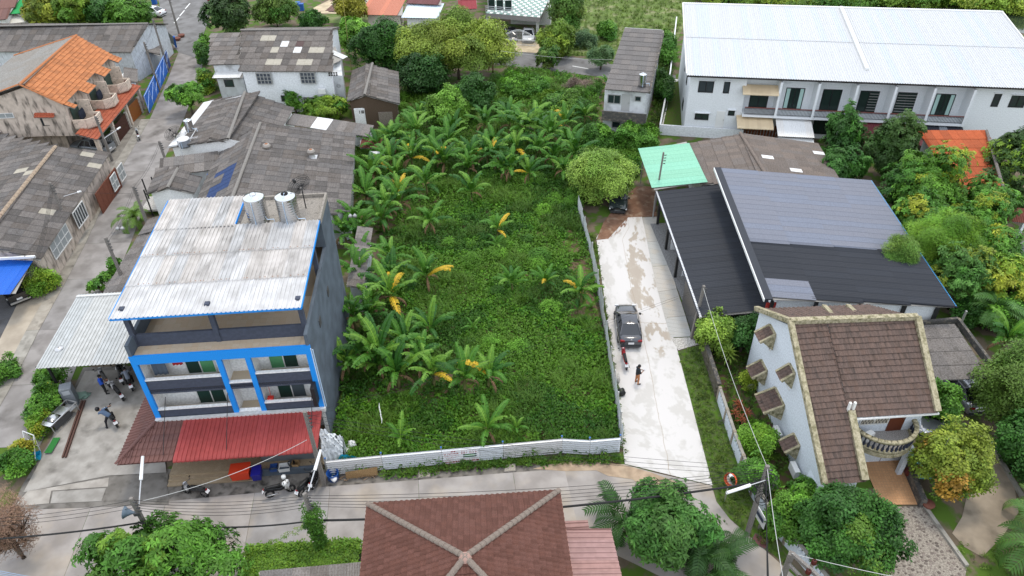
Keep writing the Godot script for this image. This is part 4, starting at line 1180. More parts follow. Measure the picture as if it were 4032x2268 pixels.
# ---------------------------------------------------------------- long white rowhouse
func white_rowhouse():
	var deck = mat("roof underside")
	var wall = mat("new white wall",0.8,0.825,0.84,0.9,{"tex": "grain","s": 0.3})
	var o = V(24.4,0,-74.3)
	var yaw = deg_to_rad(-12.8)
	var t = thing("white_rowhouse","long new white two storey rowhouse with pale metal roof and recessed balconies","building",o,yaw,"",true)
	var own = T
	var L = 35.6
	var black = mat("black window frame",0.015,0.016,0.018,0.4)
	var s = nst()
	hollow(s,0,5.9,0,7.3,-16.5,0.0)
	hollow(s,5.9,28.2,0,7.3,-16.5,-0.9)
	hollow(s,28.2,L,0,7.3,-16.5,0.0)
	fin(s,t,"wall",wall)
	var g = nst()
	prism(g,[V2(0.05,-0.05),V2(L,-0.05),V2(L,-16.4),V2(0.05,-16.4)],7.2,[7.25,7.25,9.0,9.0])
	fin(g,t,"gable_wall",wall)
	# roof
	var rm = tones("white metal roof sheet",0.55,0.575,0.6,3,0.012,0.45,{"tex": "grain","s": 0.15})
	slope(t,"roof","roof_sheet",V(-0.5,7.35,0.75),V(L + 0.4,7.35,0.75),V(L + 0.4,9.35,-17.2),V(-0.5,9.35,-17.2),0.74,9.0,rib_mesh(3,0.05),rm,deck)
	bmm(t,"eave_gutter",mat("dark gutter",0.025,0.022,0.022,0.5),-0.5,L + 0.4,7.12,7.32,0.76,0.9)
	for x in [-0.55,L + 0.45]:
		var b = nst()
		bar(b,V(x,7.4,0.75),V(x,9.4,-17.2),0.12,0.2)
		fin(b,t,"verge_flashing",mat("white flashing",0.72,0.72,0.7,0.6))
	bmm(t,"ridge_flashing",mat("white flashing"),-0.5,L + 0.4,9.34,9.46,-17.35,-17.05)
	var db = nst()
	bar(db,V(18.0,7.75,-1.5),V(18.0,9.5,-16.9),0.35,0.3)
	fin(db,t,"party_wall_cap",mat("white flashing"))
	# bays
	var rail_m = mat("black steel",0.02,0.02,0.02,0.5)
	var hand = mat("red brown handrail",0.18,0.05,0.035,0.5)
	var aqua = mat("pale aqua curtain",0.42,0.6,0.55,0.9)
	var dg = mat("dark green window glass",0.02,0.035,0.03,0.07)
	for i in 7:
		var x = [5.9,9.3,13.1,16.9,20.65,24.4,28.2][i]
		if i > 0:
			bmm(t,"fin_wall",wall,x - 0.12,x + 0.12,2.9,6.9,-0.9,0.85)
			if i in [2,3,4,5]:
				var lp = nst()
				bar(lp,V(x,6.95,0.1),V(x + 0.1,6.6,0.7),0.16,0.1)
				fin(lp,t,"wall_lamp",mat("dark steel",0.08,0.08,0.08,0.6))
		if i == 6: break
		var x2 = [9.3,13.1,16.9,20.65,24.4,28.2][i]
		bmm(t,"balcony_slab",wall,x,x2,2.9,3.12,-0.9,0.8)
		var rl = nst()
		bx(rl,V((x + x2) / 2,3.25,0.74),V(x2 - x - 0.25,0.04,0.04))
		bx(rl,V((x + x2) / 2,3.85,0.74),V(x2 - x - 0.25,0.04,0.04))
		for k in 26: bx(rl,V(lerpf(x + 0.15,x2 - 0.15,k / 25.0),3.58,0.74),V(0.03,0.66,0.03))
		var r = fin(rl,t,"balcony_rail",rail_m)
		bmm(r,"handrail",hand,x + 0.12,x2 - 0.12,3.93,4.0,0.69,0.79)
		window(t,V(x + (x2 - x) * 0.5,4.5,-0.9),V(0,0,1),1.85,2.3,black,[aqua,dg,dg,aqua] if i in [1,5] else [dg],4 if i in [1,5] else 2,1,0.08)
		if i in [3,4]:
			var br = nst()
			for k in 7: bx(br,V(x + (x2 - x) * 0.5 + (0.45 if i == 3 else 0.0),3.6 + k * 0.3,-0.78),V(0.9 if i == 3 else 1.85,0.05,0.04))
			fin(br,t,"window_grille",mat("grey frame",0.3,0.3,0.29,0.6))
		if i in [1,3,5]:
			var pp = nst()
			tube(pp,[V(x + 0.5,3.2,-0.86),V(x + 0.5,6.2,-0.86),V(x + 1.4,6.2,-0.86)],0.05,5)
			fin(pp,t,"pipe_cover",wall)
	# windows of the plain ends
	T = Transform3D()
	var nf = V(-0.2215,0,0.975)
	for q in [[V(26.09,5.78,-73.92),1.5,1.2,2],[V(28.19,5.79,-73.44),0.55,1.2,1],[V(26.1,2.36,-73.91),1.4,0.65,2],[V(29.12,2.93,-73.23),0.6,0.5,1],[V(54.48,5.59,-67.47),0.6,1.3,1],[V(56.49,5.55,-67.01),1.4,1.2,2]]:
		window(t,q[0],nf,q[1],q[2],black,glass(),q[3],1,0.09)
		var hd = nst()
		bx(hd,q[0] + V(0,q[2] / 2 + 0.13,0) + nf * 0.08,V(q[1] + 0.3,0.07,0.2),Basis(Vector3.UP,yaw))
		fin(hd,t,"window_hood",wall)
	door(t,V(28.05,2.09,-73.47),nf,0.9,2.0,mat("white appliance enamel",0.72,0.72,0.7,0.5))
	T = own
	for q in [[V(0,5.0,-4.0),0.8],[V(0,5.0,-8.0),0.8],[V(0,1.6,-5.0),1.2]]:
		window(t,q[0],V(-1,0,0),q[1],1.1,black,glass(),1)
	# ground floor windows and awnings
	for i in [0,1,2]: window(t,V([7.6,11.2,15.0][i],1.5,-0.9),V(0,0,1),2.2,1.8,black,[aqua,dg,dg,aqua] if i == 0 else [dg],4,1,0.08)
	var beige = tones("beige awning sheet",0.66,0.55,0.38,2,0.04,0.6)
	slope(t,"upper_awning","awning_sheet",V(5.5,5.6,1.1),V(9.2,5.6,1.1),V(9.2,6.1,-0.2),V(5.5,6.1,-0.2),0.4,1.4,awning_mesh(),beige,deck)
	slope(t,"lower_awning","awning_sheet",V(5.4,2.2,2.0),V(9.2,2.2,2.0),V(9.2,2.75,-0.3),V(5.4,2.75,-0.3),0.4,2.4,awning_mesh(),beige,deck)
	var wa = tones("white awning sheet",0.74,0.74,0.73,2,0.02,0.5)
	slope(t,"white_awning","awning_sheet",V(9.5,2.0,3.2),V(13.2,2.0,3.2),V(13.2,2.8,-0.3),V(9.5,2.8,-0.3),0.76,3.6,rib_mesh(4,0.03),wa,black)
	slope(t,"white_awning","awning_sheet",V(9.5,1.1,4.8),V(13.2,1.1,4.8),V(13.2,1.75,3.0),V(9.5,1.75,3.0),0.76,1.8,rib_mesh(4,0.03),wa,black)
	slope(t,"maroon_awning","awning_sheet",V(17.0,1.9,3.6),V(24.4,1.9,3.6),V(24.4,2.8,0.2),V(17.0,2.8,0.2),0.76,3.5,rib_mesh(4,0.03),tones("maroon sheet",0.13,0.03,0.035,2,0.05,0.6),black)
	slope(t,"black_awning","awning_sheet",V(24.45,1.9,3.4),V(28.4,1.9,3.4),V(28.4,2.8,0.2),V(24.45,2.8,0.2),0.76,3.4,rib_mesh(4,0.03),[mat("black sheet",0.03,0.035,0.045,0.5),mat("black sheet"),mat("black sheet"),mat("grey sheet",0.2,0.22,0.24,0.5)],black)
	for x in [9.55,13.15,17.1,24.3,28.3]: bmm(t,"awning_post",rail_m,x - 0.05,x + 0.05,0,2.0,3.0,3.1)
	# yard wall, paving and lawn
	T = Transform3D(); W = Transform3D()
	sheet("yard_paving",[V2(27.73,-90.37),V2(29.05,-90.22),V2(24.65,-74.54),V2(30.47,-73.08),V2(30.37,-72.5),V2(21.91,-74.85),V2(27.06,-89.78)],0.05,mat("white yard paving",0.68,0.67,0.64,0.9,{"tex": "grain","s": 0.3}))
	sheet("yard_lawn",[V2(27.06,-89.38),V2(27.97,-89.67),V2(24.44,-74.77),V2(22.19,-75.23)],0.06,mat("yard lawn",0.1,0.12,0.03,1.0,{"tex": "mottle","s": 0.6,"over": "green","os": 0.2}))
	var w = thing("white_yard_wall","low white wall round the yard of the white rowhouse","wall",V(21.91,0,-74.85))
	var pts = [V(33.24,0,-111.77),V(26.92,0,-90.47),V(21.83,0,-74.86),V(26.14,0,-73.67),V(30.55,0,-72.48)]
	for i in 4:
		var q = nst()
		bar(q,pts[i] + V(0,0.6,0),pts[i + 1] + V(0,0.6,0),0.16,1.2)
		fin(q,w,"wall_panel",mat("bright white wall",0.76,0.78,0.8,0.9))
	tank("plastic_water_tank","beige plastic water tank beside the white rowhouse",V(29.94,0.05,-73.84),0.5,1.6,false,mat("beige plastic",0.42,0.34,0.26,0.5))
	var bg = thing("black_bag","crumpled black bag on the white yard paving","bag",V(25.08,0.05,-75.31))
	blob(bg,V(24.91,0.3,-74.8),V(0.65,0.3,0.45),mat("black plastic",0.015,0.015,0.015,0.4),3)
	var gt = thing("yard_gate","brown slatted gate with white edges under the beige awning","gate",V(31.98,0,-73.52))
	for i in 12:
		var q = nst()
		var a = V(30.83,0,-73.34).lerp(V(34.59,0,-72.22),i / 12.0)
		bar(q,a + V(0,0.8,0),a + V(0.22,0.8,0.05),0.04,1.5)
		fin(q,gt,"slat",mat("red brown slat",0.17,0.06,0.03,0.7))

func blob(parent,c: Vector3,r: Vector3,m,sd := 1,n := "bulk",amp := 0.35):
	var f := FastNoiseLite.new()
	f.seed = sd; f.frequency = 0.9
	var s = nst(true)
	var rows = 9; var cols = 14
	var g = func(i,j):
		var a = PI * i / rows; var b = TAU * j / cols
		var d = V(sin(a) * cos(b),cos(a),sin(a) * sin(b))
		return c + d * r * (1.0 + amp * f.get_noise_3dv(d * 1.3 + Vector3.ONE * sd))
	for i in rows:
		for j in cols: quad(s,g.call(i,j),g.call(i,j + 1),g.call(i + 1,j + 1),g.call(i + 1,j))
	return fin(s,parent,n,m)

# ---------------------------------------------------------------- right side
func right_houses():
	var deck = mat("roof underside")
	var wht = mat("white painted wall")
	var black = mat("black steel")
	# tall narrow house
	var t = thing("tall_narrow_house","tall narrow grey roofed house with steel tank at the edge of the lot","house",V(20,0,-82))
	var old = mat("mould stained white wall")
	var p = [V2(15.4,-75.3),V2(19.6,-73.9),V2(24.6,-88.4),V2(20.4,-89.8)]
	var s = nst()
	prism(s,[p[0],p[1],p[2],p[3]],0,[5.7,5.7,7.2,7.2])
	fin(s,t,"wall",old)
	slope(t,"roof","roof_sheet",V(15.23,5.75,-74.62),V(19.73,5.75,-73.12),V(24.26,7.4,-86.34),V(20.2,7.4,-89.04),0.9,1.2,wave_mesh(8,0.012,4),tones("dark grey sheet",0.19,0.175,0.165,4,0.08,0.95,{"tex": "mottle","s": 0.4}),deck)
	var dk = mat("dark frame")
	window(t,V(16.42,4.43,-74.96),V(-0.31,0,0.95),1.35,0.95,mat("grey frame"),glass(),2,1,0.07,0.08)
	window(t,V(18.85,4.69,-74.15),V(-0.31,0,0.95),0.6,0.5,mat("grey frame"),glass(),1,1,0.07,0.08)
	window(t,V(18.66,1.43,-74.21),V(-0.31,0,0.95),0.6,0.6,mat("grey frame"),glass(),1,1,0.07,0.08)
	window(t,V(16.82,1.48,-74.83),V(-0.31,0,0.95),0.9,0.7,mat("grey frame"),glass(),1,1,0.07,0.08)
	door(t,V(17.63,4.13,-74.56),V(-0.31,0,0.95),0.9,1.9,mat("grey louvre door",0.42,0.42,0.41,0.8))
	door(t,V(17.67,1.33,-74.54),V(-0.31,0,0.95),0.85,1.6,mat("grey louvre door"))
	var q = nst()
	var ba = V(15.3,2.6,-74.93); var bb = V(19.59,2.74,-73.51)
	bar(q,V(15.1,2.75,-74.6),V(19.7,2.75,-73.1),0.12,1.1)
	bar(q,V(15.2,2.25,-75.0),V(19.7,2.25,-73.5),0.8,0.12)
	fin(q,t,"balcony_parapet",mat("blackened concrete",0.1,0.095,0.09,0.95,{"tex": "mottle","s": 0.5,"over": "dust","os": 0.3}))
	var rp = nst()
	bar(rp,V(19.71,5.85,-72.89),V(24.22,7.5,-86.04),0.2,0.25)
	fin(rp,t,"verge",mat("blackened concrete"))
	tank("rooftop_tank","stainless water tank on the tall narrow house",V(19.25,6,-74.52),0.42,1.35)
	# green metal roof and the grey tiled house
	var g = thing("mint_roofed_house","low house with mint green metal roof and brown grey sheet roof","house",V(26,0,-61))
	slope(g,"green_roof","roof_sheet",V(16.8,3.3,-57.2),V(17.2,3.3,-64.7),V(21.95,3.75,-65.5),V(21.1,3.75,-57.4),0.76,4.8,wave_mesh(6,0.02,4),tones("mint green sheet",0.25,0.56,0.4,3,0.03,0.5,{"tex": "grain","s": 0.2}),deck)
	var bt = tones("brown grey roofing",0.185,0.155,0.135,5,0.1,0.95,{"tex": "mottle","s": 0.5})
	slope(g,"roof","roof_sheet",V(21.1,3.5,-57.3),V(21.95,3.5,-65.4),V(27.2,4.45,-65.2),V(26.7,4.45,-55.5),0.62,1.2,wave_mesh(4,0.012,4),bt,deck)
	slope(g,"roof","roof_sheet",V(35.0,3.3,-64.4),V(33.8,3.3,-55.5),V(26.7,4.45,-55.5),V(27.2,4.45,-65.2),0.62,1.2,wave_mesh(4,0.012,4),bt,deck,func(k,j,rows): return mat("white new sheet") if rng.randf() < 0.025 else bt[rng.randi() % 5])
	ridge_cap(g,"ridge_cap",V(26.7,4.5,-55.5),V(27.2,4.5,-65.2),bt[4],0.16,0.6)
	var gs = nst()
	prism(gs,[V2(21.4,-57.6),V2(33.4,-57.0),V2(34.4,-64.0),V2(22.2,-64.8)],0,3.0)
	fin(gs,g,"wall",old)
	for x in [V(17.1,0,-57.6),V(17.4,0,-64.3)]: bmm(g,"post",mat("galvanised"),x.x - 0.05,x.x + 0.05,0,3.25,x.z - 0.05,x.z + 0.05)
	# dark metal roofed house
	var d = thing("charcoal_roofed_house","new house with charcoal metal roofs and glossy black carport gates on the alley","house",V(25,0,-48))
	var char_m = tones("charcoal sheet",0.03,0.034,0.043,3,0.06,0.68,{"tex": "grain","s": 0.3})
	var blue_m = tones("blue grey sheet",0.2,0.215,0.26,3,0.02,0.6,{"tex": "grain","s": 0.3})
	var rb = wave_mesh(4,0.035,4)
	slope(d,"carport_roof","roof_sheet",V(16.1,3.1,-39.4),V(17.1,3.1,-57.2),V(23.5,3.75,-56.5),V(20.9,3.75,-39.0),0.76,6.0,rb,char_m,deck)
	var gu = nst()
	bar(gu,V(16.02,3.08,-39.3),V(17.02,3.08,-57.2),0.14,0.16)
	fin(gu,d,"gutter",mat("bright aluminium",0.7,0.7,0.7,0.3,{"metal": 0.6}))
	var uA = V(20.0,5.6,-37.9); var uD = V(22.1,5.6,-56.4); var uB = V(33.1,4.5,-37.1); var uC = V(35.4,4.5,-54.6)
	var mA = uA.lerp(uD,0.37); var mB = uB.lerp(uC,0.37)
	var patchy = func(k,j,rows): return blue_m[k % 3] if j == rows - 1 and k < 5 else char_m[rng.randi() % 3]
	slope(d,"roof","roof_sheet",mB,uB,uA,mA,0.76,3.3,rb,char_m,deck,func(k,j,rows): return blue_m[k % 3] if j == rows - 1 and k > 6 else char_m[rng.randi() % 3])
	slope(d,"roof","roof_sheet",uC,mB,mA,uD,0.76,3.3,rb,blue_m,deck)
	var fl = nst()
	bar(fl,uA + V(-0.05,0.02,0.1),uD + V(-0.05,0.02,0),0.55,0.1)
	fin(fl,d,"verge_flashing",char_m[2])
	var fl2 = nst()
	bar(fl2,uA + V(-0.36,-0.05,0.1),uD + V(-0.36,-0.05,0),0.07,0.22)
	fin(fl2,d,"white_edge",mat("white flashing"))
	var fl3 = nst()
	bar(fl3,uB + V(0.06,0.0,0),uC + V(0.06,0.0,0),0.04,0.12)
	fin(fl3,d,"cyan_edge",mat("cyan trim",0.03,0.3,0.6,0.5))
	var ds = nst()
	prism(ds,[V2(21.0,-38.6),V2(32.6,-37.9),V2(34.6,-54.0),V2(22.6,-55.6)],0,[5.35,4.4,4.4,5.35])
	fin(ds,d,"wall",mat("new white wall"))
	for x in [20.6,23.7,26.9,30.0,32.4]:
		bmm(d,"pilaster",black,x - 0.09,x + 0.09,0,4.45 if x > 26 else 4.9,-38.55 + (x - 21) * 0.06,-38.3 + (x - 21) * 0.06)
	T = Transform3D()
	for x in [27.4,28.3]: ac_unit(d,V(29.07,2.61,-38.02) + V(x - 27.9,0,0),V(0,0,1))
	bmm(d,"red_panel",mat("red panel",0.4,0.04,0.03,0.6),20.3,21.0,3.6,4.6,-38.7,-38.6)
	bmm(d,"low_window",glass(),29.0,30.0,2.7,3.1,-38.1,-38.0)
	for i in 5:
		var z = -40.0 - i * 4.1
		var x = 16.3 + (-z - 39.4) * 0.056
		bmm(d,"carport_post",black,x - 0.1,x + 0.1,0.05,3.0,z - 0.1,z + 0.1)
	bmm(d,"carport_floor",mat("carport concrete",0.25,0.25,0.25,0.8,{"tex": "mottle","s": 0.4}),16.6,22.0,0,0.08,-56.5,-39.5)
	bmm(d,"inner_wall",mat("new white wall"),21.9,22.0,0.08,3.1,-56.0,-39.6)
	for z in [-48.3,-52.2]: bmm(d,"inner_partition",mat("new white wall"),17.4,21.9,0.08,2.9,z - 0.06,z + 0.06)
	for i in 6:
		var z = -40.3 - i * 0.72
		bmm(d,"gate_panel",mat("glossy black panel",0.02,0.02,0.022,0.25),16.22 + i * 0.04,16.28 + i * 0.04,0.1,2.6,z - 0.68,z)
	# brown tiled house with curved balcony
	brown_house()
	# grey roofed car shelter
	var sh = thing("car_shelter","grey brown sheet roofed car shelter beside the brown tiled house","shelter",V(34.39,0,-36.66))
	slope(sh,"roof","roof_sheet",V(29.59,2.6,-32.18),V(33.21,2.6,-32.03),V(33.43,3.1,-36.84),V(30.75,3.1,-36.68),0.7,1.1,wave_mesh(4,0.012,4),tones("grey brown sheet",0.2,0.18,0.165,4,0.1,0.95,{"tex": "mottle","s": 0.4,"over": "dirt","os": 0.2}),deck)
	for c in [V(31.4,0,-33.53),V(34.9,0,-33.58),V(35.57,0,-38.73)]: bmm(sh,"post",mat("galvanised"),c.x - 0.06,c.x + 0.06,0,2.6,c.z - 0.06,c.z + 0.06)
	var sw = nst()
	bar(sw,V(31.11,2.9,-37.35),V(34.03,2.9,-37.46),0.2,0.5)
	bar(sw,V(34.03,2.9,-37.46),V(33.9,2.7,-33.21),0.2,0.5)
	fin(sw,sh,"parapet",mat("blackened concrete"))
	# orange corrugated roof
	var og = thing("orange_sheet_house","house with orange red corrugated roof behind the trees","house",V(44,0,-60))
	slope(og,"roof","roof_sheet",V(43.57,2.9,-52.02),V(46.78,2.9,-51.68),V(51.03,4.6,-62.85),V(44.33,4.6,-63.43),0.92,1.4,wave_mesh(5,0.03,4),tones("orange red sheet",0.42,0.1,0.035,4,0.1,0.8,{"tex": "blotch","s": 0.3}),deck)
	ridge_cap(og,"ridge_cap",V(50.91,4.68,-62.7),V(44.56,4.68,-49.28),mat("grey brown sheet 2"),0.14,0.6)
	var os = nst()
	prism(os,[xz(V(43.57,2.9,-52.02),0.4,-0.5),xz(V(46.78,2.9,-51.68),-0.4,-0.5),xz(V(51.03,4.6,-62.85),-0.4,0.5),xz(V(44.33,4.6,-63.43),0.6,0.5)],0,[2.7,2.7,4.3,4.3])
	fin(os,og,"wall",old)
	# open pavilion at the right edge
	var pv = thing("open_pavilion","open pavilion with white posts and a red brown plank roof under the trees","pavilion",V(48.38,0,-50.88))
	var ra = V(45.51,2.9,-49.73)
	slope(pv,"roof","roof_sheet",V(45.49,2.7,-49.8),V(49.86,2.7,-48.46),V(50.57,3.2,-49.8),V(45.78,3.2,-50.3),0.92,1.2,wave_mesh(5,0.03,4),[mat("rust red sheet",0.16,0.05,0.035,0.9)],deck)
	for c in [V(47.06,0,-49.63),V(49.54,0,-48.28)]: bmm(pv,"post",mat("bright white wall"),c.x - 0.12,c.x + 0.12,0,2.75,c.z - 0.12,c.z + 0.12)
	box(pv,"plinth",mat("carport concrete"),V(48.38,0.1,-48.74),V(5,0.2,3))
	var bi = thing("bicycle","old red bicycle in the shade by the white pavilion post","bicycle",V(47.42,0,-51.1))
	bicycle(bi,V(47.42,0,-51.1))

func bicycle(t,c: Vector3):
	var s = nst()
	for dx in [-0.52,0.52]:
		lathe(s,c + V(dx,0.33,0),[[0.31,-0.02],[0.33,0],[0.31,0.02],[0.29,0]],18,Basis(Vector3.RIGHT,PI / 2))
	fin(s,t,"wheels",mat("tyre rubber",0.02,0.02,0.02,0.8))
	var f = nst()
	for e in [[V(-0.52,0.33,0),V(-0.15,0.8,0)],[V(-0.15,0.8,0),V(0.4,0.8,0)],[V(0.4,0.8,0),V(0,0.35,0)],[V(0,0.35,0),V(-0.15,0.85,0)],[V(0.52,0.33,0),V(0.38,0.95,0)],[V(0,0.35,0),V(-0.52,0.33,0)]]:
		tube(f,[c + e[0],c + e[1]],0.02,5)
	fin(f,t,"frame",mat("red plastic"))
	var h = nst()
	tube(h,[c + V(0.38,0.97,-0.28),c + V(0.38,1.0,0),c + V(0.38,0.97,0.28)],0.015,4)
	bx(h,c + V(-0.18,0.9,0),V(0.25,0.06,0.14))
	fin(h,t,"saddle_and_handlebar",mat("black plastic"))

func brown_house():
	var deck = mat("roof underside")
	var t = thing("brown_tiled_house","white walled house with brown tiled roofs, mossy parapets and curved balcony","house",V(22,0,-31))
	var wall = mat("pale blue white wall",0.68,0.73,0.78,0.9,{"tex": "grain","s": 0.25})
	var par = mat("mossy cream parapet",0.46,0.41,0.28,0.95,{"tex": "mottle","s": 0.5,"over": "moss","os": 0.25})
	var bt = tones("brown roof tile",0.155,0.104,0.084,5,0.07,0.85,{"tex": "mottle","s": 0.9,"over": "grime","osc": V(0.45,0.12,0.05)})
	var tm = tile_mesh()
	var rl = V(18.95,7.95,-32.7); var rr = V(26.7,7.95,-32.35)
	slope(t,"roof","roof_tile",V(21.2,4.86,-27.6),V(26.35,4.86,-27.5),rr,V(21.2,7.95,-32.6),0.31,0.36,tm,bt,deck)
	slope(t,"roof","roof_tile",V(18.8,3.0,-24.45),V(21.2,3.0,-24.5),V(21.2,7.95,-32.6),rl,0.31,0.36,tm,bt,deck)
	slope(t,"rear_roof","roof_tile",V(26.7,5.3,-36.9),V(18.9,5.3,-37.2),rl,rr,0.31,0.36,tm,bt,deck)
	# parapet bands
	for q in [[rl,rr,0.34,0.3],[rl,V(18.8,3.0,-24.45),0.3,0.32],[rr,V(26.35,4.86,-27.5),0.34,0.3],[V(21.32,4.95,-27.9),V(21.1,3.0,-24.5),0.4,0.4],[rl,V(18.9,5.3,-37.2),0.3,0.3],[V(22.6,6.7,-34.2),V(23.4,5.4,-36.8),0.3,0.3],[V(24.2,6.7,-34.0),V(25.0,5.4,-36.7),0.3,0.3]]:
		var s = nst()
		bar(s,q[0] + V(0,0.12,0),q[1] + V(0,0.12,0),q[2],q[3])
		fin(s,t,"parapet",par)
	var fin_m = mat("flaked white finial",0.75,0.74,0.7,0.9)
	for dx in [-0.14,0.14]: bmm(t,"finial",fin_m,21.3 + dx - 0.06,21.3 + dx + 0.06,5.1,5.75,-28.0,-27.85)
	# walls
	var w = nst()
	prism(w,[V2(19.0,-24.7),V2(19.1,-32.6),V2(19.1,-37.0),V2(20.9,-37.0),V2(20.9,-32.6),V2(20.9,-24.7)],0,[2.95,7.7,5.2,5.2,7.7,2.95])
	prism(w,[V2(20.95,-28.1),V2(26.0,-28.0),V2(26.3,-32.4),V2(20.95,-32.6)],0,[5.0,5.0,7.7,7.7])
	prism(w,[V2(20.95,-32.7),V2(26.3,-32.5),V2(26.3,-36.7),V2(20.95,-36.9)],0,[7.7,7.7,5.2,5.2])
	fin(w,t,"wall",wall)
	bmm(t,"eave_gutter",mat("white flashing"),21.4,26.5,4.72,4.83,-27.56,-27.45)
	var arch = nst()
	prism(arch,[V2(18.5,-24.6),V2(19.1,-24.6),V2(19.1,-26.4),V2(18.5,-26.0)],0,[0.4,2.3,2.3,0.4])
	fin(arch,t,"buttress",wall)
	# hooded openings in the left wall
	var dk = mat("dark frame",0.05,0.045,0.04,0.5)
	for q in [[V(18.5,5.31,-34.64),1.0,1.1],[V(18.4,2.24,-34.52),1.1,1.1],[V(18.5,5.15,-31.19),0.85,0.9],[V(18.5,1.76,-28.5),0.95,1.0],[V(18.3,2.24,-31.66),1.6,1.5]]:
		var c: Vector3 = q[0]
		c.x = 18.55
		var hw = q[1] / 2.0; var dp = q[2] * 0.55
		var A = V(19.05 - dp * 1.5,c.y - 0.25,c.z - hw); var B = V(19.05 - dp * 1.5,c.y - 0.25,c.z + hw)
		var C = V(19.05,c.y + 0.35,c.z + hw); var D = V(19.05,c.y + 0.35,c.z - hw)
		var r = slope(t,"window_hood","roof_tile",A,B,C,D,0.25,0.3,tm,bt,deck)
		for e in [[A,D],[B,C],[D,C]]:
			var s = nst()
			bar(s,e[0] + V(0,0.03,0),e[1] + V(0,0.03,0),0.14,0.16)
			fin(s,r,"hood_frame",par)
		for z in [c.z - hw,c.z + hw]:
			var s = nst()
			tri(s,V(19.08,c.y + 0.3,z),V(19.08 - dp * 1.2,c.y - 0.2,z),V(19.08,c.y - 0.9,z))
			tri(s,V(19.08,c.y + 0.3,z + 0.08),V(19.08 - dp * 1.2,c.y - 0.2,z + 0.08),V(19.08,c.y - 0.9,z + 0.08))
			quad(s,V(19.08 - dp * 1.2,c.y - 0.2,z),V(19.08 - dp * 1.2,c.y - 0.2,z + 0.08),V(19.08,c.y - 0.9,z + 0.08),V(19.08,c.y - 0.9,z))
			fin(s,r,"bracket",par)
		window(t,V(19.1,c.y - 0.7,c.z),V(-1,0,0),q[1] * 0.7,0.9,mat("white window frame"),glass(),2,2,0.06)
	for z in [-27.3,-30.2]: ac_unit(t,V(18.9,0.8,z),V(-1,0,0))
	# front: upper door, lattice window, curved balcony
	var lat = window(t,V(23.15,4.15,-28.05),V(0,0,1),1.7,1.0,mat("white window frame"),mat("lattice pane",0.16,0.14,0.12,0.4),2)
	var ls = nst()
	for i in 9:
		bar(ls,V(22.35 + i * 0.2,3.7,-27.98),V(22.35 + (i + 1 if i < 8 else i) * 0.2,4.6,-27.98),0.025,0.02)
		bar(ls,V(22.35 + (i + 1 if i < 8 else i) * 0.2,3.7,-27.97),V(22.35 + i * 0.2,4.6,-27.97),0.025,0.02)
	fin(ls,lat,"lattice",mat("cream lattice",0.6,0.56,0.45,0.8))
	door(t,V(24.55,3.95,-28.05),V(0,0,1),0.95,2.0,mat("brown timber door",0.13,0.035,0.015,0.5,{"tex": "grain","sc": V(3,0.3,3)}))
	window(t,V(21.6,4.0,-28.1),V(0,0,1),0.6,1.2,mat("white window frame"),glass(),1,2)
	var cx = 23.75; var cz = -28.05; var rx = 1.95; var rz = 1.75
	var fl = nst()
	var pts = []
	for i in 17:
		var a = PI * i / 16.0
		pts.append(V2(cx - cos(a) * rx,cz + sin(a) * rz))
	prism(fl,pts,2.55,2.92)
	var bal = fin(fl,t,"balcony",par)
	var bf = nst()
	var inner = []
	for p in pts: inner.append(V2(cx,cz) + (p - V2(cx,cz)) * 0.86)
	prism(bf,inner,2.9,2.94)
	fin(bf,bal,"balcony_floor",mat("stained grey floor",0.34,0.32,0.3,0.95,{"tex": "mottle","s": 0.8}))
	for e in [[2.98,0.2,0.14],[3.78,0.24,0.16]]:
		var rls = nst(true)
		for i in 16:
			var a = V2(cx,cz) + (pts[i] - V2(cx,cz)) * 0.95
			var b = V2(cx,cz) + (pts[i + 1] - V2(cx,cz)) * 0.95
			bar(rls,V(a.x,e[0],a.y),V(b.x,e[0],b.y) + (V(b.x - a.x,0,b.y - a.y) * 0.06),e[1],e[2])
		fin(rls,bal,"balustrade_rail",par)
	for i in 22:
		var a = PI * (i + 0.5) / 22.0
		var c = V(cx - cos(a) * rx * 0.95,3.05,cz + sin(a) * rz * 0.95)
		var s = nst(true)
		lathe(s,c,[[0.07,0],[0.06,0.05],[0.085,0.16],[0.04,0.36],[0.05,0.5],[0.07,0.56],[0.07,0.66]],8)
		fin(s,bal,"baluster",mat("dark blue baluster",0.03,0.035,0.055,0.7))
	T = Transform3D()
	ac_unit(t,V(22.5,3.25,-27.6),V(0.4,0,1))
	for x in [22.2,25.3]: bmm(t,"porch_column",wall,x - 0.14,x + 0.14,0.06,2.6,-27.2,-26.92)

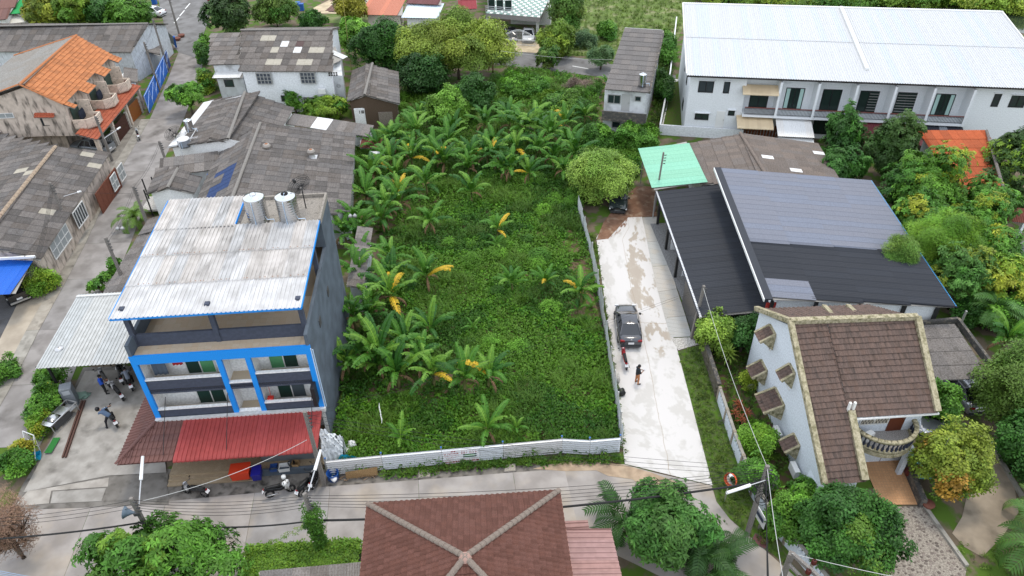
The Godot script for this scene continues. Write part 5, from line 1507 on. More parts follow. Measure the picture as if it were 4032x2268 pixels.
# ---------------------------------------------------------------- house in the foreground
func foreground_house():
	var deck = mat("roof underside")
	var t = thing("hip_roofed_house","foreground house with red brown tiled hip roof meeting at one point","house",V(-1.2,0,-18.7))
	var bt = tones("red brown roof tile",0.135,0.058,0.042,6,0.16,0.85,{"tex": "mottle","s": 0.9})
	var a = V(-6.1,5.5,-23.6); var b = V(3.75,5.5,-23.55); var c = V(3.7,5.5,-13.8); var d = V(-6.1,5.5,-13.8)
	var ap = V(-1.12,7.75,-18.7)
	var tm = tile_mesh()
	for q in [[b,a],[a,d],[c,b],[d,c]]:
		slope(t,"roof","roof_tile",q[0],q[1],ap,ap,0.27,0.33,tm,bt,deck)
	for q in [a,b,c,d]: ridge_cap(t,"hip_tile",q + V(0,0.07,0),ap + V(0,0.07,0),mat("weathered hip tile",0.25,0.205,0.17,0.95,{"tex": "mottle","s": 1.2}),0.15,0.34)
	var kn = nst(true)
	lathe(kn,ap,[[0.3,-0.05],[0.22,0.12],[0.0,0.2]],10)
	fin(kn,t,"finial",mat("pinkish finial",0.35,0.22,0.18,0.9))
	for q in [[a,b],[b,c],[d,a],[c,d]]:
		var s = nst()
		bar(s,q[0] + V(0,-0.06,0),q[1] + V(0,-0.06,0),0.1,0.2)
		fin(s,t,"fascia",mat("terracotta fascia",0.42,0.22,0.16,0.7))
	bmm(t,"wall",mat("cream wall"),-5.4,3.0,0,5.4,-22.9,-14.5)
	var pk = tones("dusty pink sheet",0.34,0.2,0.18,3,0.04,0.55,{"tex": "blotch","s": 0.3})
	var p = thing("pink_lean_to","dusty pink ribbed metal lean-to roof beside the hip roof","lean-to",V(5,0,-18))
	slope(p,"roof","roof_sheet",V(6.35,3.85,-14.0),V(6.2,3.85,-22.1),V(3.85,4.25,-22.2),V(3.85,4.25,-14.0),0.6,2.5,rib_mesh(2,0.05),pk,deck)
	slope(p,"roof","roof_sheet",V(5.2,3.4,-22.0),V(5.2,3.4,-23.1),V(3.85,3.5,-23.2),V(3.85,3.5,-22.0),0.5,1.4,rib_mesh(2,0.05),pk,deck)
	slope(p,"roof","roof_sheet",V(9.0,2.4,-16.0),V(8.9,2.4,-19.3),V(6.4,2.7,-19.3),V(6.4,2.7,-16.0),0.6,2.6,rib_mesh(2,0.05),pk,deck)
	bmm(p,"wall",mat("cream wall"),3.9,6.0,0,3.7,-21.8,-14.2)
	var g = thing("grey_sheet_roof","strip of grey corrugated roof beside the clipped hedge in the foreground","roof",V(-8,0,-19))
	slope(g,"roof","roof_sheet",V(-11.96,2.4,-20.88),V(-6.5,2.4,-20.94),V(-6.74,2.8,-22.03),V(-11.63,2.8,-21.9),0.92,1.15,wave_mesh(6,0.028,4),fibre(),deck)
	var gw = nst()
	prism(gw,[V2(-11.85,-21.79),V2(-7.23,-21.84),V2(-7.38,-22.32),V2(-12.04,-22.26)],0,2.3)
	fin(gw,g,"wall",mat("cream wall"))

# ---------------------------------------------------------------- houses along the top edge
func far_houses():
	var deck = mat("roof underside")
	var wht = mat("white painted wall")
	var t = thing("salmon_roofed_house","low house with salmon pink ribbed roof beyond the trees","house",V(-11.73,0,-124.06))
	slope(t,"roof","roof_sheet",V(-13.84,3.2,-112.59),V(-8.16,3.2,-111.47),V(-8.14,4,-119.12),V(-13.71,4,-119.89),0.76,6,rib_mesh(3,0.04),tones("salmon sheet",0.5,0.2,0.13,2,0.05),deck)
	slope(t,"roof","roof_sheet",V(-19.48,3,-115.54),V(-14.19,3,-113.68),V(-13.88,3.6,-121.34),V(-19.29,3.6,-122.08),0.76,4,rib_mesh(3,0.04),tones("dull brown sheet",0.2,0.12,0.1,2,0.05),deck)
	var s = nst()
	prism(s,[xz(V(-13.84,3.2,-112.59),0.4,-0.5),xz(V(-8.16,3.2,-111.47),-0.4,-0.5),xz(V(-8.14,4,-119.12),-0.4,0.5),xz(V(-13.71,4,-119.89),0.4,0.5)],0,3.0)
	fin(s,t,"wall",mat("cream interior wall"))
	var b = thing("pale_roofed_house","pale blue white roof with maroon roof behind it beyond the trees","house",V(-5.84,0,-121.2))
	slope(b,"roof","roof_sheet",V(-7.93,3,-110.97),V(-2.67,3,-109.91),V(-2.39,3.6,-113.99),V(-7.7,3.6,-115.91),0.76,4,rib_mesh(3,0.04),tones("pale blue white sheet",0.6,0.68,0.75,2,0.03),deck)
	slope(b,"roof","roof_sheet",V(-7.53,3.8,-115.2),V(-2.38,3.8,-113.71),V(-2.31,4.6,-117.44),V(-7.19,4.6,-118.11),0.76,4,rib_mesh(3,0.04),tones("maroon far sheet",0.16,0.07,0.07,2,0.05),deck)
	slope(b,"roof","roof_sheet",V(-0.04,3.8,-111.06),V(2.88,3.8,-111.05),V(3.02,4.6,-116.71),V(0.72,4.6,-117.02),0.76,4,rib_mesh(3,0.04),tones("crimson far sheet",0.24,0.04,0.045,2,0.05),deck)
	var s2 = nst()
	prism(s2,[xz(V(-7.93,3,-110.97),0.4,-0.5),xz(V(-2.67,3,-109.91),-0.4,-0.5),xz(V(-2.39,3.6,-113.99),-0.4,0.5),xz(V(-7.7,3.6,-115.91),0.4,0.5)],0,2.8)
	fin(s2,b,"wall",wht)
	# house with the tiled balcony over a carport
	var h = thing("balcony_house","house with patterned tiled balcony above an open carport","house",V(8.75,0,-111.58))
	var f0 = V(4.11,3.4,-110.13); var f1 = V(11.81,3.4,-107.08); var f2 = V(13.99,3.4,-115.3); var f3 = V(6.26,3.4,-118.44)
	var s3 = nst()
	prism(s3,[V2(f0.x,f0.z),V2(f1.x,f1.z),V2(f2.x,f2.z),V2(f3.x,f3.z)],2.75,3.38)
	var sl = fin(s3,h,"balcony_slab",mat("grey granite render",0.3,0.28,0.27,0.9,{"tex": "speck","s": 0.8}))
	var tw = mat("white floor tile",0.66,0.7,0.66,0.4)
	var tg = mat("green floor tile",0.16,0.28,0.22,0.4)
	for i in 16:
		for j in 10:
			var u0 = i / 16.0 + 0.003; var u1 = (i + 1) / 16.0 - 0.003; var v0 = j / 10.0 + 0.004; var v1 = (j + 1) / 10.0 - 0.004
			var g = func(u,v): return f0.lerp(f1,u).lerp(f3.lerp(f2,u),v) + V(0,0.0,0)
			var q = nst()
			quad(q,g.call(u0,v0),g.call(u1,v0),g.call(u1,v1),g.call(u0,v1))
			fin(q,sl,"floor_tile",tg if (i + j) % 2 == 0 else tw)
	var rl = nst()
	for y in [0.3,0.55,0.8,1.05]: tube(rl,[f0 + V(0,y,0.1),f1 + V(0,y,0.1)],0.03,4)
	for i in 7: tube(rl,[f0.lerp(f1,i / 6.0) + V(0,0,0.1),f0.lerp(f1,i / 6.0) + V(0,1.05,0.1)],0.04,4)
	fin(rl,h,"balcony_rail",mat("brushed steel",0.5,0.5,0.5,0.3,{"metal": 1.0}))
	var bw = nst()
	prism(bw,[V2(4.65,-119.82),V2(8.69,-118.48),V2(9.97,-134.82),V2(5.56,-137.96)],3.0,6.6)
	prism(bw,[V2(8.14,-115.41),V2(14.17,-113.86),V2(15.93,-124.66),V2(9.42,-127.78)],0,2.7)
	fin(bw,h,"wall",wht)
	T = Transform3D()
	var wz = V2(4.65,-119.82)
	for i in 3: window(h,V(4.99,4.4,-110.67).lerp(V(7.39,4.4,-109.96),i / 2.0) + V(0,0.2,0.6),V(0,0,1),1.0,1.5,mat("white window frame"),mat("dark green window glass",0.02,0.035,0.03,0.07),1)
	for c in [V(4.39,0,-111.06),V(11.63,0,-109.06)]: bmm(h,"column",wht,c.x - 0.2,c.x + 0.2,0,2.8,c.z - 0.2,c.z + 0.2)
	var g2 = thing("arched_gate","white barred arched gate in front of the carport with two cars","gate",V(8.85,0,-105.8))
	var ga = V(6.46,0,-106.27); var gb = V(10.96,0,-104.87)
	for i in 30:
		var u = (i + 0.5) / 30.0
		var q = nst()
		var p = ga.lerp(gb,u)
		tube(q,[p + V(0,0.1,0),p + V(0,1.35 + 0.75 * sin(PI * clampf(u * 1.15 - 0.05,0,1)),0)],0.018,4)
		fin(q,g2,"bar",mat("white tube"))
	var gt = nst()
	for k in 2:
		var arc = []
		for i in 13: arc.append(ga.lerp(gb,i / 12.0) + V(0,1.35 + k * 0.15 + 0.75 * sin(PI * clampf(i / 12.0 * 1.15 - 0.05,0,1)),0))
		tube(gt,arc,0.04,5)
	for y in [0.1,0.75,0.85]: tube(gt,[ga + V(0,y,0),gb + V(0,y,0)],0.035,5)
	fin(gt,g2,"rail",mat("white tube"))

# ---------------------------------------------------------------- fences round the lot
func fences():
	var zinc = tones("zinc sheet",0.66,0.67,0.68,3,0.04,0.45,{"metal": 0.1})
	var t = thing("sheet_fence","silver corrugated sheet fence along the front of the overgrown lot","fence",V(-0.74,0,-30.25))
	var tops = [V(-9.74,1.35,-30.09),V(-6.36,1.35,-30.21),V(-2.65,1.35,-30.31),V(1.19,1.35,-30.41),V(4.92,1.35,-30.51),V(6.64,1.35,-30.23),V(8.58,1.35,-30.27)]
	for i in 6:
		var a = tops[i] + V(0.03,0,0); var b = tops[i + 1]
		a.y = 1.42; b.y = 1.42
		var x = (b - a)
		var n = V(-x.z,0,x.x).normalized()
		var xf = Transform3D(Basis(V(0,-1.35,0),n,x.normalized() * x.length()),(a + b) / 2.0 + V(0,-0.68,0))
		part(t,"fence_sheet",rib_mesh(7,0.09),zinc[i % 3],xf)
	for i in 7:
		var p = tops[i]
		bmm(t,"fence_post",mat("galvanised"),p.x - 0.04,p.x + 0.04,0,1.5,p.z - 0.12,p.z - 0.05)
		bmm(t,"post_cap",mat("blue cap",0.05,0.15,0.4,0.6),p.x - 0.05,p.x + 0.05,1.5,1.58,p.z - 0.13,p.z - 0.04)
	var u = thing("side_fence","pale grey upright corrugated fence between the lot and the white alley","fence",V(9.29,0,-41.27))
	var pl = [V(10.24,0,-59.53),V(10.27,0,-55.78),V(10.26,0,-51.66),V(10.07,0,-47.67),V(9.84,0,-44.07),V(9.65,0,-41.24),V(9.43,0,-38.41),V(9.24,0,-36),V(9.07,0,-33.93),V(8.92,0,-32.17),V(8.76,0,-30.57)]
	for i in 10:
		var steps = 3
		for k in steps:
			var a = pl[i].lerp(pl[i + 1],k / float(steps)); var b = pl[i].lerp(pl[i + 1],(k + 1.03) / steps)
			var x = b - a
			var lean = rng.randf_range(-0.05,0.05)
			var up = V(lean,1.0,0).normalized()
			var h = rng.randf_range(1.65,1.8)
			var n = x.normalized().cross(up).normalized()
			part(u,"fence_sheet",wave_mesh(5,0.02,4),zinc[rng.randi() % 3],Transform3D(Basis(x,n,-up * h),(a + b) / 2.0 + up * h * 0.5))
		bmm(u,"fence_post",mat("galvanised"),pl[i].x + 0.05,pl[i].x + 0.12,0,1.7,pl[i].z - 0.04,pl[i].z + 0.04)
	sale_board(tops[2].lerp(tops[3],0.02),tops[2].lerp(tops[3],0.60))
	# boundary wall of the garden at the right
	var sw = thing("block_wall","dark weathered block wall between the verge and the garden","wall",V(16.51,0,-36.71))
	var da = [V(16.55,0,-39.49),V(16.35,0,-36.96),V(16.18,0,-34.39)]
	var bm = tones("weathered block",0.13,0.115,0.1,4,0.2,0.95,{"tex": "mottle","s": 0.9,"over": "moss","os": 0.4})
	for i in 2:
		var len = da[i].distance_to(da[i + 1])
		var cols = int(len / 0.42)
		for c in cols:
			for r in 6:
				var f = (c + (0.5 if r % 2 else 0.0)) / cols
				if f + 1.0 / cols > 1.04: continue
				var s = nst()
				bar(s,da[i].lerp(da[i + 1],f) + V(rng.randf_range(-0.012,0.012),0.11 + r * 0.2,0),da[i].lerp(da[i + 1],f + 0.95 / cols) + V(0,0.11 + r * 0.2,0),0.2,0.185)
				fin(s,sw,"block",bm[rng.randi() % 4])
		var cp = nst()
		bar(cp,da[i] + V(0,1.27,0),da[i + 1] + V(0,1.27,0),0.26,0.1)
		fin(cp,sw,"coping",mat("blackened concrete"))
	var gw = thing("garden_wall","pale blue white garden wall with pierced block band beside the verge","wall",V(16.22,0,-30.48))
	var ga = [V(16.14,0,-34.09),V(16.01,0,-32.14),V(15.89,0,-30.25),V(15.83,0,-28.33),V(15.84,0,-26.3),V(16.07,0,-24.61),V(16.57,0,-22.93),V(17.26,0,-21.01),V(17.9,0,-19.21)]
	for i in 8:
		var s = nst()
		bar(s,ga[i] + V(0,0.42,0),ga[i + 1] + V(0,0.42,0),0.12,0.84)
		fin(s,gw,"wall_panel",mat("pale blue white wall"))
		var cp = nst()
		bar(cp,ga[i] + V(0,1.22,0),ga[i + 1] + V(0,1.22,0),0.18,0.1)
		fin(cp,gw,"coping",mat("old light concrete 1"))
		bmm(gw,"pier",mat("pier render",0.36,0.31,0.24,0.95,{"tex": "mottle","s": 0.8}),ga[i].x - 0.1,ga[i].x + 0.1,0,1.3,ga[i].z - 0.1,ga[i].z + 0.1)
		for k in 7:
			var q = nst()
			var p = ga[i].lerp(ga[i + 1],(k + 0.5) / 7.0)
			var dd = (ga[i + 1] - ga[i]).normalized()
			bar(q,p - dd * 0.08 + V(0,1.0,0),p + dd * 0.08 + V(0,1.0,0),0.1,0.3)
			fin(q,gw,"pierced_block",mat("pale blue white wall"))
	var bd = thing("notice_board","tilted white notice board with dark print against the garden wall","sign",V(15.59,0,-24.33))
	var bs = nst()
	bar(bs,V(15.33,1,-24.8),V(15.51,1,-23.59),0.04,0.9)
	fin(bs,bd,"board",mat("white appliance enamel"))
	var bp = nst()
	bar(bp,V(15.27,1.15,-24.7) + V(-0.03,0,0.03),V(15.43,1.15,-23.7) + V(-0.03,0,0.03),0.02,0.25)
	fin(bp,bd,"print",mat("dark print",0.03,0.04,0.07,0.8))
	var st = nst()
	tube(st,[V(15.57,0,-24.01),V(15.57,0,-24.01) + V(0,1.0,0)],0.14,8)
	fin(st,bd,"stump",mat("pole concrete",0.24,0.22,0.2,0.95,{"tex": "mottle","s": 0.8}))

var glyph := {
	"kh": [[.25,.15,.1,.2,.15,.34,.3,.3,.25,.15],[.3,.3,.2,.5,.2,.95,.85,.95,.85,.1]],"aa": [[.2,.38,.35,.15,.65,.15,.75,.35,.75,.97]],
	"y": [[.3,.18,.15,.2,.15,.32,.3,.32,.14,.55,.28,.62,.16,.72,.16,.95,.85,.95,.85,.12]],"th": [[.08,.18,.25,.15,.25,.97],[.25,.45,.6,.14,.85,.28,.85,.97]],
	"d": [[.45,.5,.3,.55,.38,.68,.5,.6,.45,.5],[.28,.97,.1,.5,.3,.15,.7,.15,.9,.4,.9,.97]],"n": [[.08,.18,.25,.15,.25,.95,.6,.7,.85,.95,.85,.12]],
	"t": [[.45,.55,.3,.6,.38,.72,.5,.64,.45,.55],[.28,.97,.1,.5,.25,.15,.5,.3,.72,.15,.9,.4,.9,.97]],"r": [[.25,.2,.75,.15],[.28,.2,.3,.42,.75,.5,.75,.9,.6,.97,.5,.86,.7,.82]],
	"w": [[.2,.25,.6,.12,.82,.4,.78,.9,.62,.97,.52,.86,.72,.8]],".": [[.1,.95,.2,.95]],"i": [[.0,-.08,.4,-.28,.85,-.08,.0,-.08]],"ii": [[.0,-.08,.4,-.28,.8,-.08,.0,-.08],[.8,-.08,.8,-.34],[.8,-.5,.8,-.7]],
	"o": [[.2,.3,.5,.14,.85,.35,.85,.95,.3,.95,.15,.7,.35,.6]],"e": [[.3,.12,.3,.95,.5,.85]],"k": [[.15,.97,.15,.4,.35,.15,.75,.15,.88,.4,.88,.97]],
	"0": [[.2,.2,.5,.05,.8,.2,.8,.8,.5,.95,.2,.8,.2,.2]],"1": [[.3,.25,.55,.08,.55,.95]],"2": [[.15,.3,.3,.08,.7,.08,.85,.3,.15,.95,.88,.95]],"3": [[.15,.15,.6,.06,.82,.25,.5,.48,.85,.7,.6,.95,.15,.85]],
	"4": [[.7,.95,.7,.05,.12,.65,.9,.65]],"5": [[.82,.06,.25,.06,.2,.45,.6,.4,.85,.65,.6,.95,.15,.86]],"9": [[.8,.4,.5,.5,.2,.3,.5,.06,.8,.25,.78,.7,.4,.95]],"-": [[.2,.55,.7,.55]],
}

func strokes(im: Image,items,x: float,y: float,w: float,h: float,c: Color,pen: float):
	var cx = x
	for k in items:
		if k == " ": cx += w * 0.6; continue
		var over = k in ["i","ii"]
		var ox = cx - w if over else cx
		for line in glyph[k]:
			var m = line.size() / 2
			for i in m - 1:
				var a = V2(ox + line[i * 2] * w * 0.85,y + line[i * 2 + 1] * h); var b = V2(ox + line[i * 2 + 2] * w * 0.85,y + line[i * 2 + 3] * h)
				var n = int(a.distance_to(b)) + 1
				for q in n + 1:
					var p = a.lerp(b,float(q) / n)
					im.fill_rect(Rect2i(int(p.x - pen / 2),int(p.y - pen / 2),int(maxf(1,pen)),int(maxf(1,pen))),c)
		if not over: cx += w * (0.45 if k in [".","-","e"] else 1.0)

func sale_board(a: Vector3,b: Vector3):
	var im := Image.create(1024,400,false,Image.FORMAT_RGB8)
	im.fill(Color(0.93,0.93,0.95))
	var red = Color(0.62,0.06,0.12)
	strokes(im,["kh","aa","y","th","ii","d","i","n"],22,62,72,74,red,13)
	strokes(im,["2","2","1"],520,62,66,74,red,13)
	strokes(im,["t","r","w","."],760,62,70,74,red,13)
	strokes(im,["e","n","i","o","th","ii","o","aa","w","n","aa","k","d","o","r"],30,176,34,38,Color(0.6,0.2,0.25),5)
	strokes(im,["w","aa","y","e","k","i","y","w","r"],120,244,32,34,Color(0.6,0.2,0.25),5)
	strokes(im,["kh","n","aa","d","th","ii","d","i","n","t","aa","m","r"].filter(func(q): return glyph.has(q)),30,302,26,20,Color(0.6,0.2,0.25),3)
	im.fill_rect(Rect2i(570,160,390,110),Color(0.02,0.22,0.17))
	im.fill_rect(Rect2i(630,190,280,52),Color(0.45,0.72,0.4))
	for x in [490,520,545]: im.fill_rect(Rect2i(x,150,3,130),Color(0.4,0.4,0.42))
	im.fill_rect(Rect2i(490,300,510,3),Color(0.4,0.4,0.42))
	im.fill_rect(Rect2i(0,330,1024,70),Color(0.68,0.05,0.1))
	strokes(im,["t","i","d","t","o"," ","0","9","3","-","2","2","4","4","4","1","5"],24,340,62,50,Color(0.95,0.93,0.93),9)
	var m := StandardMaterial3D.new()
	m.resource_name = "printed vinyl"
	m.albedo_texture = ImageTexture.create_from_image(im)
	m.roughness = 0.6
	m.cull_mode = BaseMaterial3D.CULL_DISABLED
	var t = thing("sale_board","white land sale board with dark red lettering on the corrugated fence","sign",(a + b) / 2.0)
	var s := SurfaceTool.new()
	s.begin(Mesh.PRIMITIVE_TRIANGLES)
	var o = V(0,0,0.06)
	var q = [a + o,b + o,b + o,a + o]
	for i in 4: q[i].y = 1.36 if i < 2 else 0.18
	var uv = [V2(0,0),V2(1,0),V2(1,1),V2(0,1)]
	for i in [0,1,2,0,2,3]:
		s.set_uv(uv[i]); s.add_vertex(W * q[i])
	s.generate_normals()
	part(t,"printed_face",s.commit(),m)
	var bk = nst()
	bar(bk,(q[0] + q[3]) / 2.0 + V(0,0,-0.02),(q[1] + q[2]) / 2.0 + V(0,0,-0.02),0.02,1.17)
	fin(bk,t,"backing",mat("white appliance enamel"))

# ---------------------------------------------------------------- poles, cables, lamps, small street things
func pole(n,label,base: Vector3,h,grp := "",lean := Vector3.ZERO,r := 0.13):
	var t = thing(n,label,"utility pole",base,0.0,grp)
	var s = nst()
	var top = base + V(0,h,0) + lean
	bar(s,base,base.lerp(top,0.5),r * 1.9,r * 1.5)
	bar(s,base.lerp(top,0.5),top,r * 1.55,r * 1.25)
	fin(s,t,"shaft",mat("pole concrete",0.24,0.22,0.2,0.95,{"tex": "mottle","s": 0.8}))
	var f = nst()
	for k in 4:
		var p = base.lerp(top,0.96 - k * 0.045)
		bx(f,p + V(0.16,0,0.1),V(0.16,0.06,0.06))
		lathe(f,p + V(0.24,-0.04,0.1),[[0.03,0],[0.05,0.03],[0.03,0.09]],8)
	fin(f,t,"insulator",mat("dark steel",0.08,0.08,0.08,0.6))
	return t

func cable(a: Vector3,b: Vector3,sag,r,label := "thin black overhead cable strung between street poles",grp := "overhead cables",m = null):
	var t = thing("overhead_cable",label,"cable",a,0.0,grp)
	var pts = []
	for i in 15:
		var u = i / 14.0
		pts.append(a.lerp(b,u) - V(0,sag * 4.0 * u * (1.0 - u),0))
	var s = nst(true)
	tube(s,pts,r,4)
	fin(s,t,"wire",m if m else mat("black cable",0.02,0.02,0.02,0.7))

func foot(v: Vector3) -> Vector3:
	return V(v.x,0,v.z)

func span(a,b,sag,r,from,to):
	cable(a,b,sag,r,"thin black overhead cable between %s and %s" % [from,to],"cables between %s and %s" % [from,to])

func tube_lamp(label,foot: Vector3,tip: Vector3,frac := 0.55):
	var t = thing("street_lamp",label,"street lamp",foot)
	var s = nst()
	tube(s,[foot,foot.lerp(tip,frac)],0.03,5)
	fin(s,t,"arm",mat("galvanised"))
	var l = nst(true)
	tube(l,[foot.lerp(tip,frac),foot.lerp(tip,frac + 0.03),tip],0.1,8,0.085)
	fin(l,t,"lamp_cover",mat("white lamp cover",0.78,0.78,0.77,0.35))

func street_things():
	var g = "concrete utility poles"
	var p1 = V(-9.9,0,-29.33)
	pole("utility_pole","tall concrete pole in front of the red awning",p1,6.6,g)
	var p2 = foot(V(-9.15,6.1,-24))
	var vine = pole("utility_pole","ivy wrapped concrete pole beside the clipped hedge",p2,6.1,g,V(-0.1,0,-0.1))
	var p3 = V(-36.3,0,-59.3)
	pole("utility_pole","concrete pole at the corner of the low grey roofed house",p3,6.0,g)
	var p4 = foot(V(-28.03,6.2,-49.47))
	pole("utility_pole","concrete pole rising behind the narrow street shed",p4,6.2,g)
	var p5 = foot(V(-29.66,5,-59.77))
	pole("utility_pole","concrete pole beside the white porch",p5,5.0,g)
	var p6 = foot(V(-30.07,5,-68.73))
	pole("utility_pole","concrete pole near the black dish of the gabled house",p6,5.0,g)
	var p7 = V(-39.07,0,-94.32)
	pole("utility_pole","concrete pole at the middle of the blue fence",p7,6.4,g)
	var p8 = V(-40.06,0,-101.64)
	pole("utility_pole","tall concrete pole at the far end of the blue fence",p8,7.0,g)
	var p9 = V(-42.6,0,-116.33)
	pole("utility_pole","concrete pole standing on the asphalt square",p9,6.0,g)
	var p10 = V(17.47,0,-58.7)
	pole("utility_pole","pale pole at the corner of the mint green roof",p10,6.2,g,V(0.25,0,0),0.1)
	var p11 = V(16.09,0,-40.52)
	pole("utility_pole","concrete pole at the corner of the charcoal carport roof",p11,5.0,g,V(0.25,0,0))
	var p12 = foot(V(14.64,6.2,-23.61))
	pole("utility_pole","cable laden black pole beside the garden wall",p12,6.2,g)
	var p14 = foot(V(-18.34,5.6,-25.01))
	pole("utility_pole","concrete pole with grey horn loudspeaker rising from the mango tree",p14,5.6,g)
	var p16 = V(-38.41,0,-75.04)
	pole("utility_pole","concrete pole at the corner of the orange roofed row",p16,5.2,g)
	var p17 = V(-27.25,0,-23.59)
	pole("utility_pole","concrete pole at the bare brown bush",p17,6.5,g)
	# double pole in the bottom right corner
	var hp = thing("transformer_frame","weathered concrete double pole frame with brown insulators by the cobbled path","utility pole",V(15.33,0,-20.34))
	var hs = nst()
	bar(hs,V(14.95,0,-19.91),V(14.52,5,-19.29),0.3,0.26)
	bar(hs,V(14.52,5,-19.29),V(15.52,5,-17.59),0.16,0.2)
	bar(hs,V(14.43,4.4,-19.08),V(15.2,4.4,-17.37),0.14,0.16)
	fin(hs,hp,"beams",mat("pole concrete"))
	for q in [V(15.33,5,-18.67),V(14.87,5,-18.21),V(14.5,4.6,-18.12)]:
		var s = nst(true)
		for k in 3: lathe(s,q + V(0,k * 0.1,0),[[0.04,0],[0.13,0.03],[0.05,0.08]],10)
		fin(s,hp,"insulator",mat("brown glaze",0.09,0.02,0.015,0.25))
	# ivy on the pole
	# lamps
	tube_lamp("white tube street lamp on a long arm from the ivy wrapped pole",V(-9.06,6.1,-24.22),V(-8.55,6.9,-26.2),0.5)
	tube_lamp("rust tipped white tube street lamp over the parking apron",V(-18.02,5.2,-24.9),V(-18.25,6.2,-27.24),0.5)
	tube_lamp("white tube street lamp on the cable laden pole",V(14.57,5.4,-23.32),V(12.25,5.6,-22.58),0.4)
	tube_lamp("small white lamp head on an arm above the brown gate",V(-35.78,5,-69.98),V(-34.59,5.4,-71.55),0.8)
	tube_lamp("small lamp on an arm above the low grey roofed house",V(-34.74,5.4,-57.82),V(-33.35,5.6,-58.21),0.8)
	var hn = thing("horn_loudspeaker","grey blue horn loudspeaker on the pole above the mango tree","loudspeaker",V(-18.52,4.4,-25.04))
	var ls = nst(true)
	var hb = Basis(Vector3.FORWARD,deg_to_rad(-80)) * Basis(Vector3.RIGHT,0.4)
	lathe(ls,V(-18.5,4.4,-24.99),[[0.06,0.0],[0.09,0.15],[0.22,0.4],[0.34,0.55],[0.33,0.56],[0.2,0.42],[0.05,0.2]],18,Basis(Vector3.BACK,deg_to_rad(80)))
	fin(ls,hn,"horn",mat("grey blue enamel",0.12,0.16,0.2,0.5))
	var lb = nst()
	bx(lb,V(-18.41,4.35,-24.96),V(0.3,0.2,0.2))
	fin(lb,hn,"driver",mat("dark steel"))
	# convex mirror
	var cm = thing("traffic_mirror","round convex traffic mirror with orange hood on the verge","mirror",V(14.1,0,-26))
	var cs = nst()
	tube(cs,[V(14.1,0,-26),V(14.1,0,-26) + V(0.0,2.4,0)],0.035,6)
	fin(cs,cm,"post",mat("galvanised"))
	var mc = V(14.1,0,-26) + V(0,2.2,0.1)
	var mb = Basis(Vector3.RIGHT,deg_to_rad(70)) 
	mb = Basis(Vector3.UP,deg_to_rad(-60)) * mb
	var ms = nst(true)
	lathe(ms,mc,[[0.0,0.08],[0.2,0.06],[0.38,0.0]],20,mb)
	fin(ms,cm,"mirror_glass",mat("mirror",0.8,0.8,0.8,0.05,{"metal": 1.0}))
	var mo = nst(true)
	lathe(mo,mc,[[0.38,-0.04],[0.42,0.02],[0.4,0.12],[0.38,0.02]],20,mb)
	lathe(mo,mc,[[0.0,-0.06],[0.4,-0.04]],20,mb)
	fin(mo,cm,"orange_rim",mat("orange plastic",0.6,0.1,0.03,0.5))
	# cables
	var t1 = p1 + V(0,6.4,0); var t2 = p2 + V(-0.1,5.9,-0.1); var t12 = p12 + V(0,5.9,0); var t14 = p14 + V(0,5.4,0)
	var loud = "horn loudspeaker pole"; var ivy = "ivy wrapped pole"; var laden = "cable laden pole"
	for k in 5:
		span(t14 + V(0.1,-0.22 * k,0),t2 + V(0.1,-0.22 * k,0),0.35 + 0.06 * k,0.014,loud,ivy)
		span(t2 + V(0.1,-0.22 * k,0),t12 + V(0,-0.2 * k,0),0.5 + 0.1 * k,0.014,ivy,laden)
	for k in 3: span(t14 + V(-0.1,-0.3 * k,0),V(-26.94,5.6,-24.41) + V(0,-0.3 * k,0),0.3,0.014,loud,"bare brown bush")
	for k in 3: span(t1 + V(0,-0.3 * k,0),t12 + V(0,0.1 - 0.3 * k,-0.1),0.6 + 0.1 * k,0.012,"red awning pole",laden)
	for k in 2: span(t1 + V(0,-0.3 * k,0),p11 + V(0.2,4.9 - 0.2 * k,0),0.4,0.008,"red awning pole","carport pole")
	cable(t2 + V(0,-2.1,0.0),t12 + V(0,-1.0,0.0),0.7,0.075,"thick black cable bundle along the street to the cable laden pole","thick cable bundles")
	cable(t14 + V(0,-1.5,0.3),t2 + V(0,-2.1,0.0),0.5,0.055,"thick black cable bundle behind the mango tree","thick cable bundles")
	cable(V(-29.1,4.2,-24.27),t14 + V(0,-1.5,0.3),0.3,0.06,"thick black cable bundle by the bare brown bush","thick cable bundles")
	for k in 2: span(p4 + V(0,6.0 - 0.25 * k,0),p5 + V(0,4.9 - 0.25 * k,0),0.3,0.012,"street shed pole","white porch pole")
	for k in 2: span(p5 + V(0,4.9 - 0.25 * k,0),p6 + V(0,4.9 - 0.25 * k,0),0.3,0.012,"white porch pole","gabled house pole")
	for k in 4: span(p3 + V(0,5.8 - 0.2 * k,0),V(-34,4.2,-48.04) + V(0,-0.15 * k,0),0.5,0.016,"grey roofed house pole","blue canopy")
	for k in 3: span(p3 + V(0,5.8 - 0.2 * k,0),p16 + V(0,5.0 - 0.2 * k,0),0.5,0.012,"grey roofed house pole","orange roofed row")
	for k in 2: span(p16 + V(0,5.0 - 0.2 * k,0),p7 + V(0,6.0 - 0.2 * k,0),0.5,0.012,"orange roofed row","blue fence")
	for k in 2: span(p7 + V(0,6.2 - 0.2 * k,0),p8 + V(0,6.8 - 0.2 * k,0),0.3,0.012,"two poles","the blue fence")
	span(p3 + V(0,5.6,0),p5 + V(0,4.3,0),0.3,0.01,"grey roofed house pole","white porch pole")
	var wm = mat("pale cable",0.5,0.5,0.48,0.7)
	cable(p11 + V(0.2,4.9,0),t12 + V(0,0.2,0),0.5,0.016,"pale cable sagging from carport pole to cable laden pole","pale cables",wm)
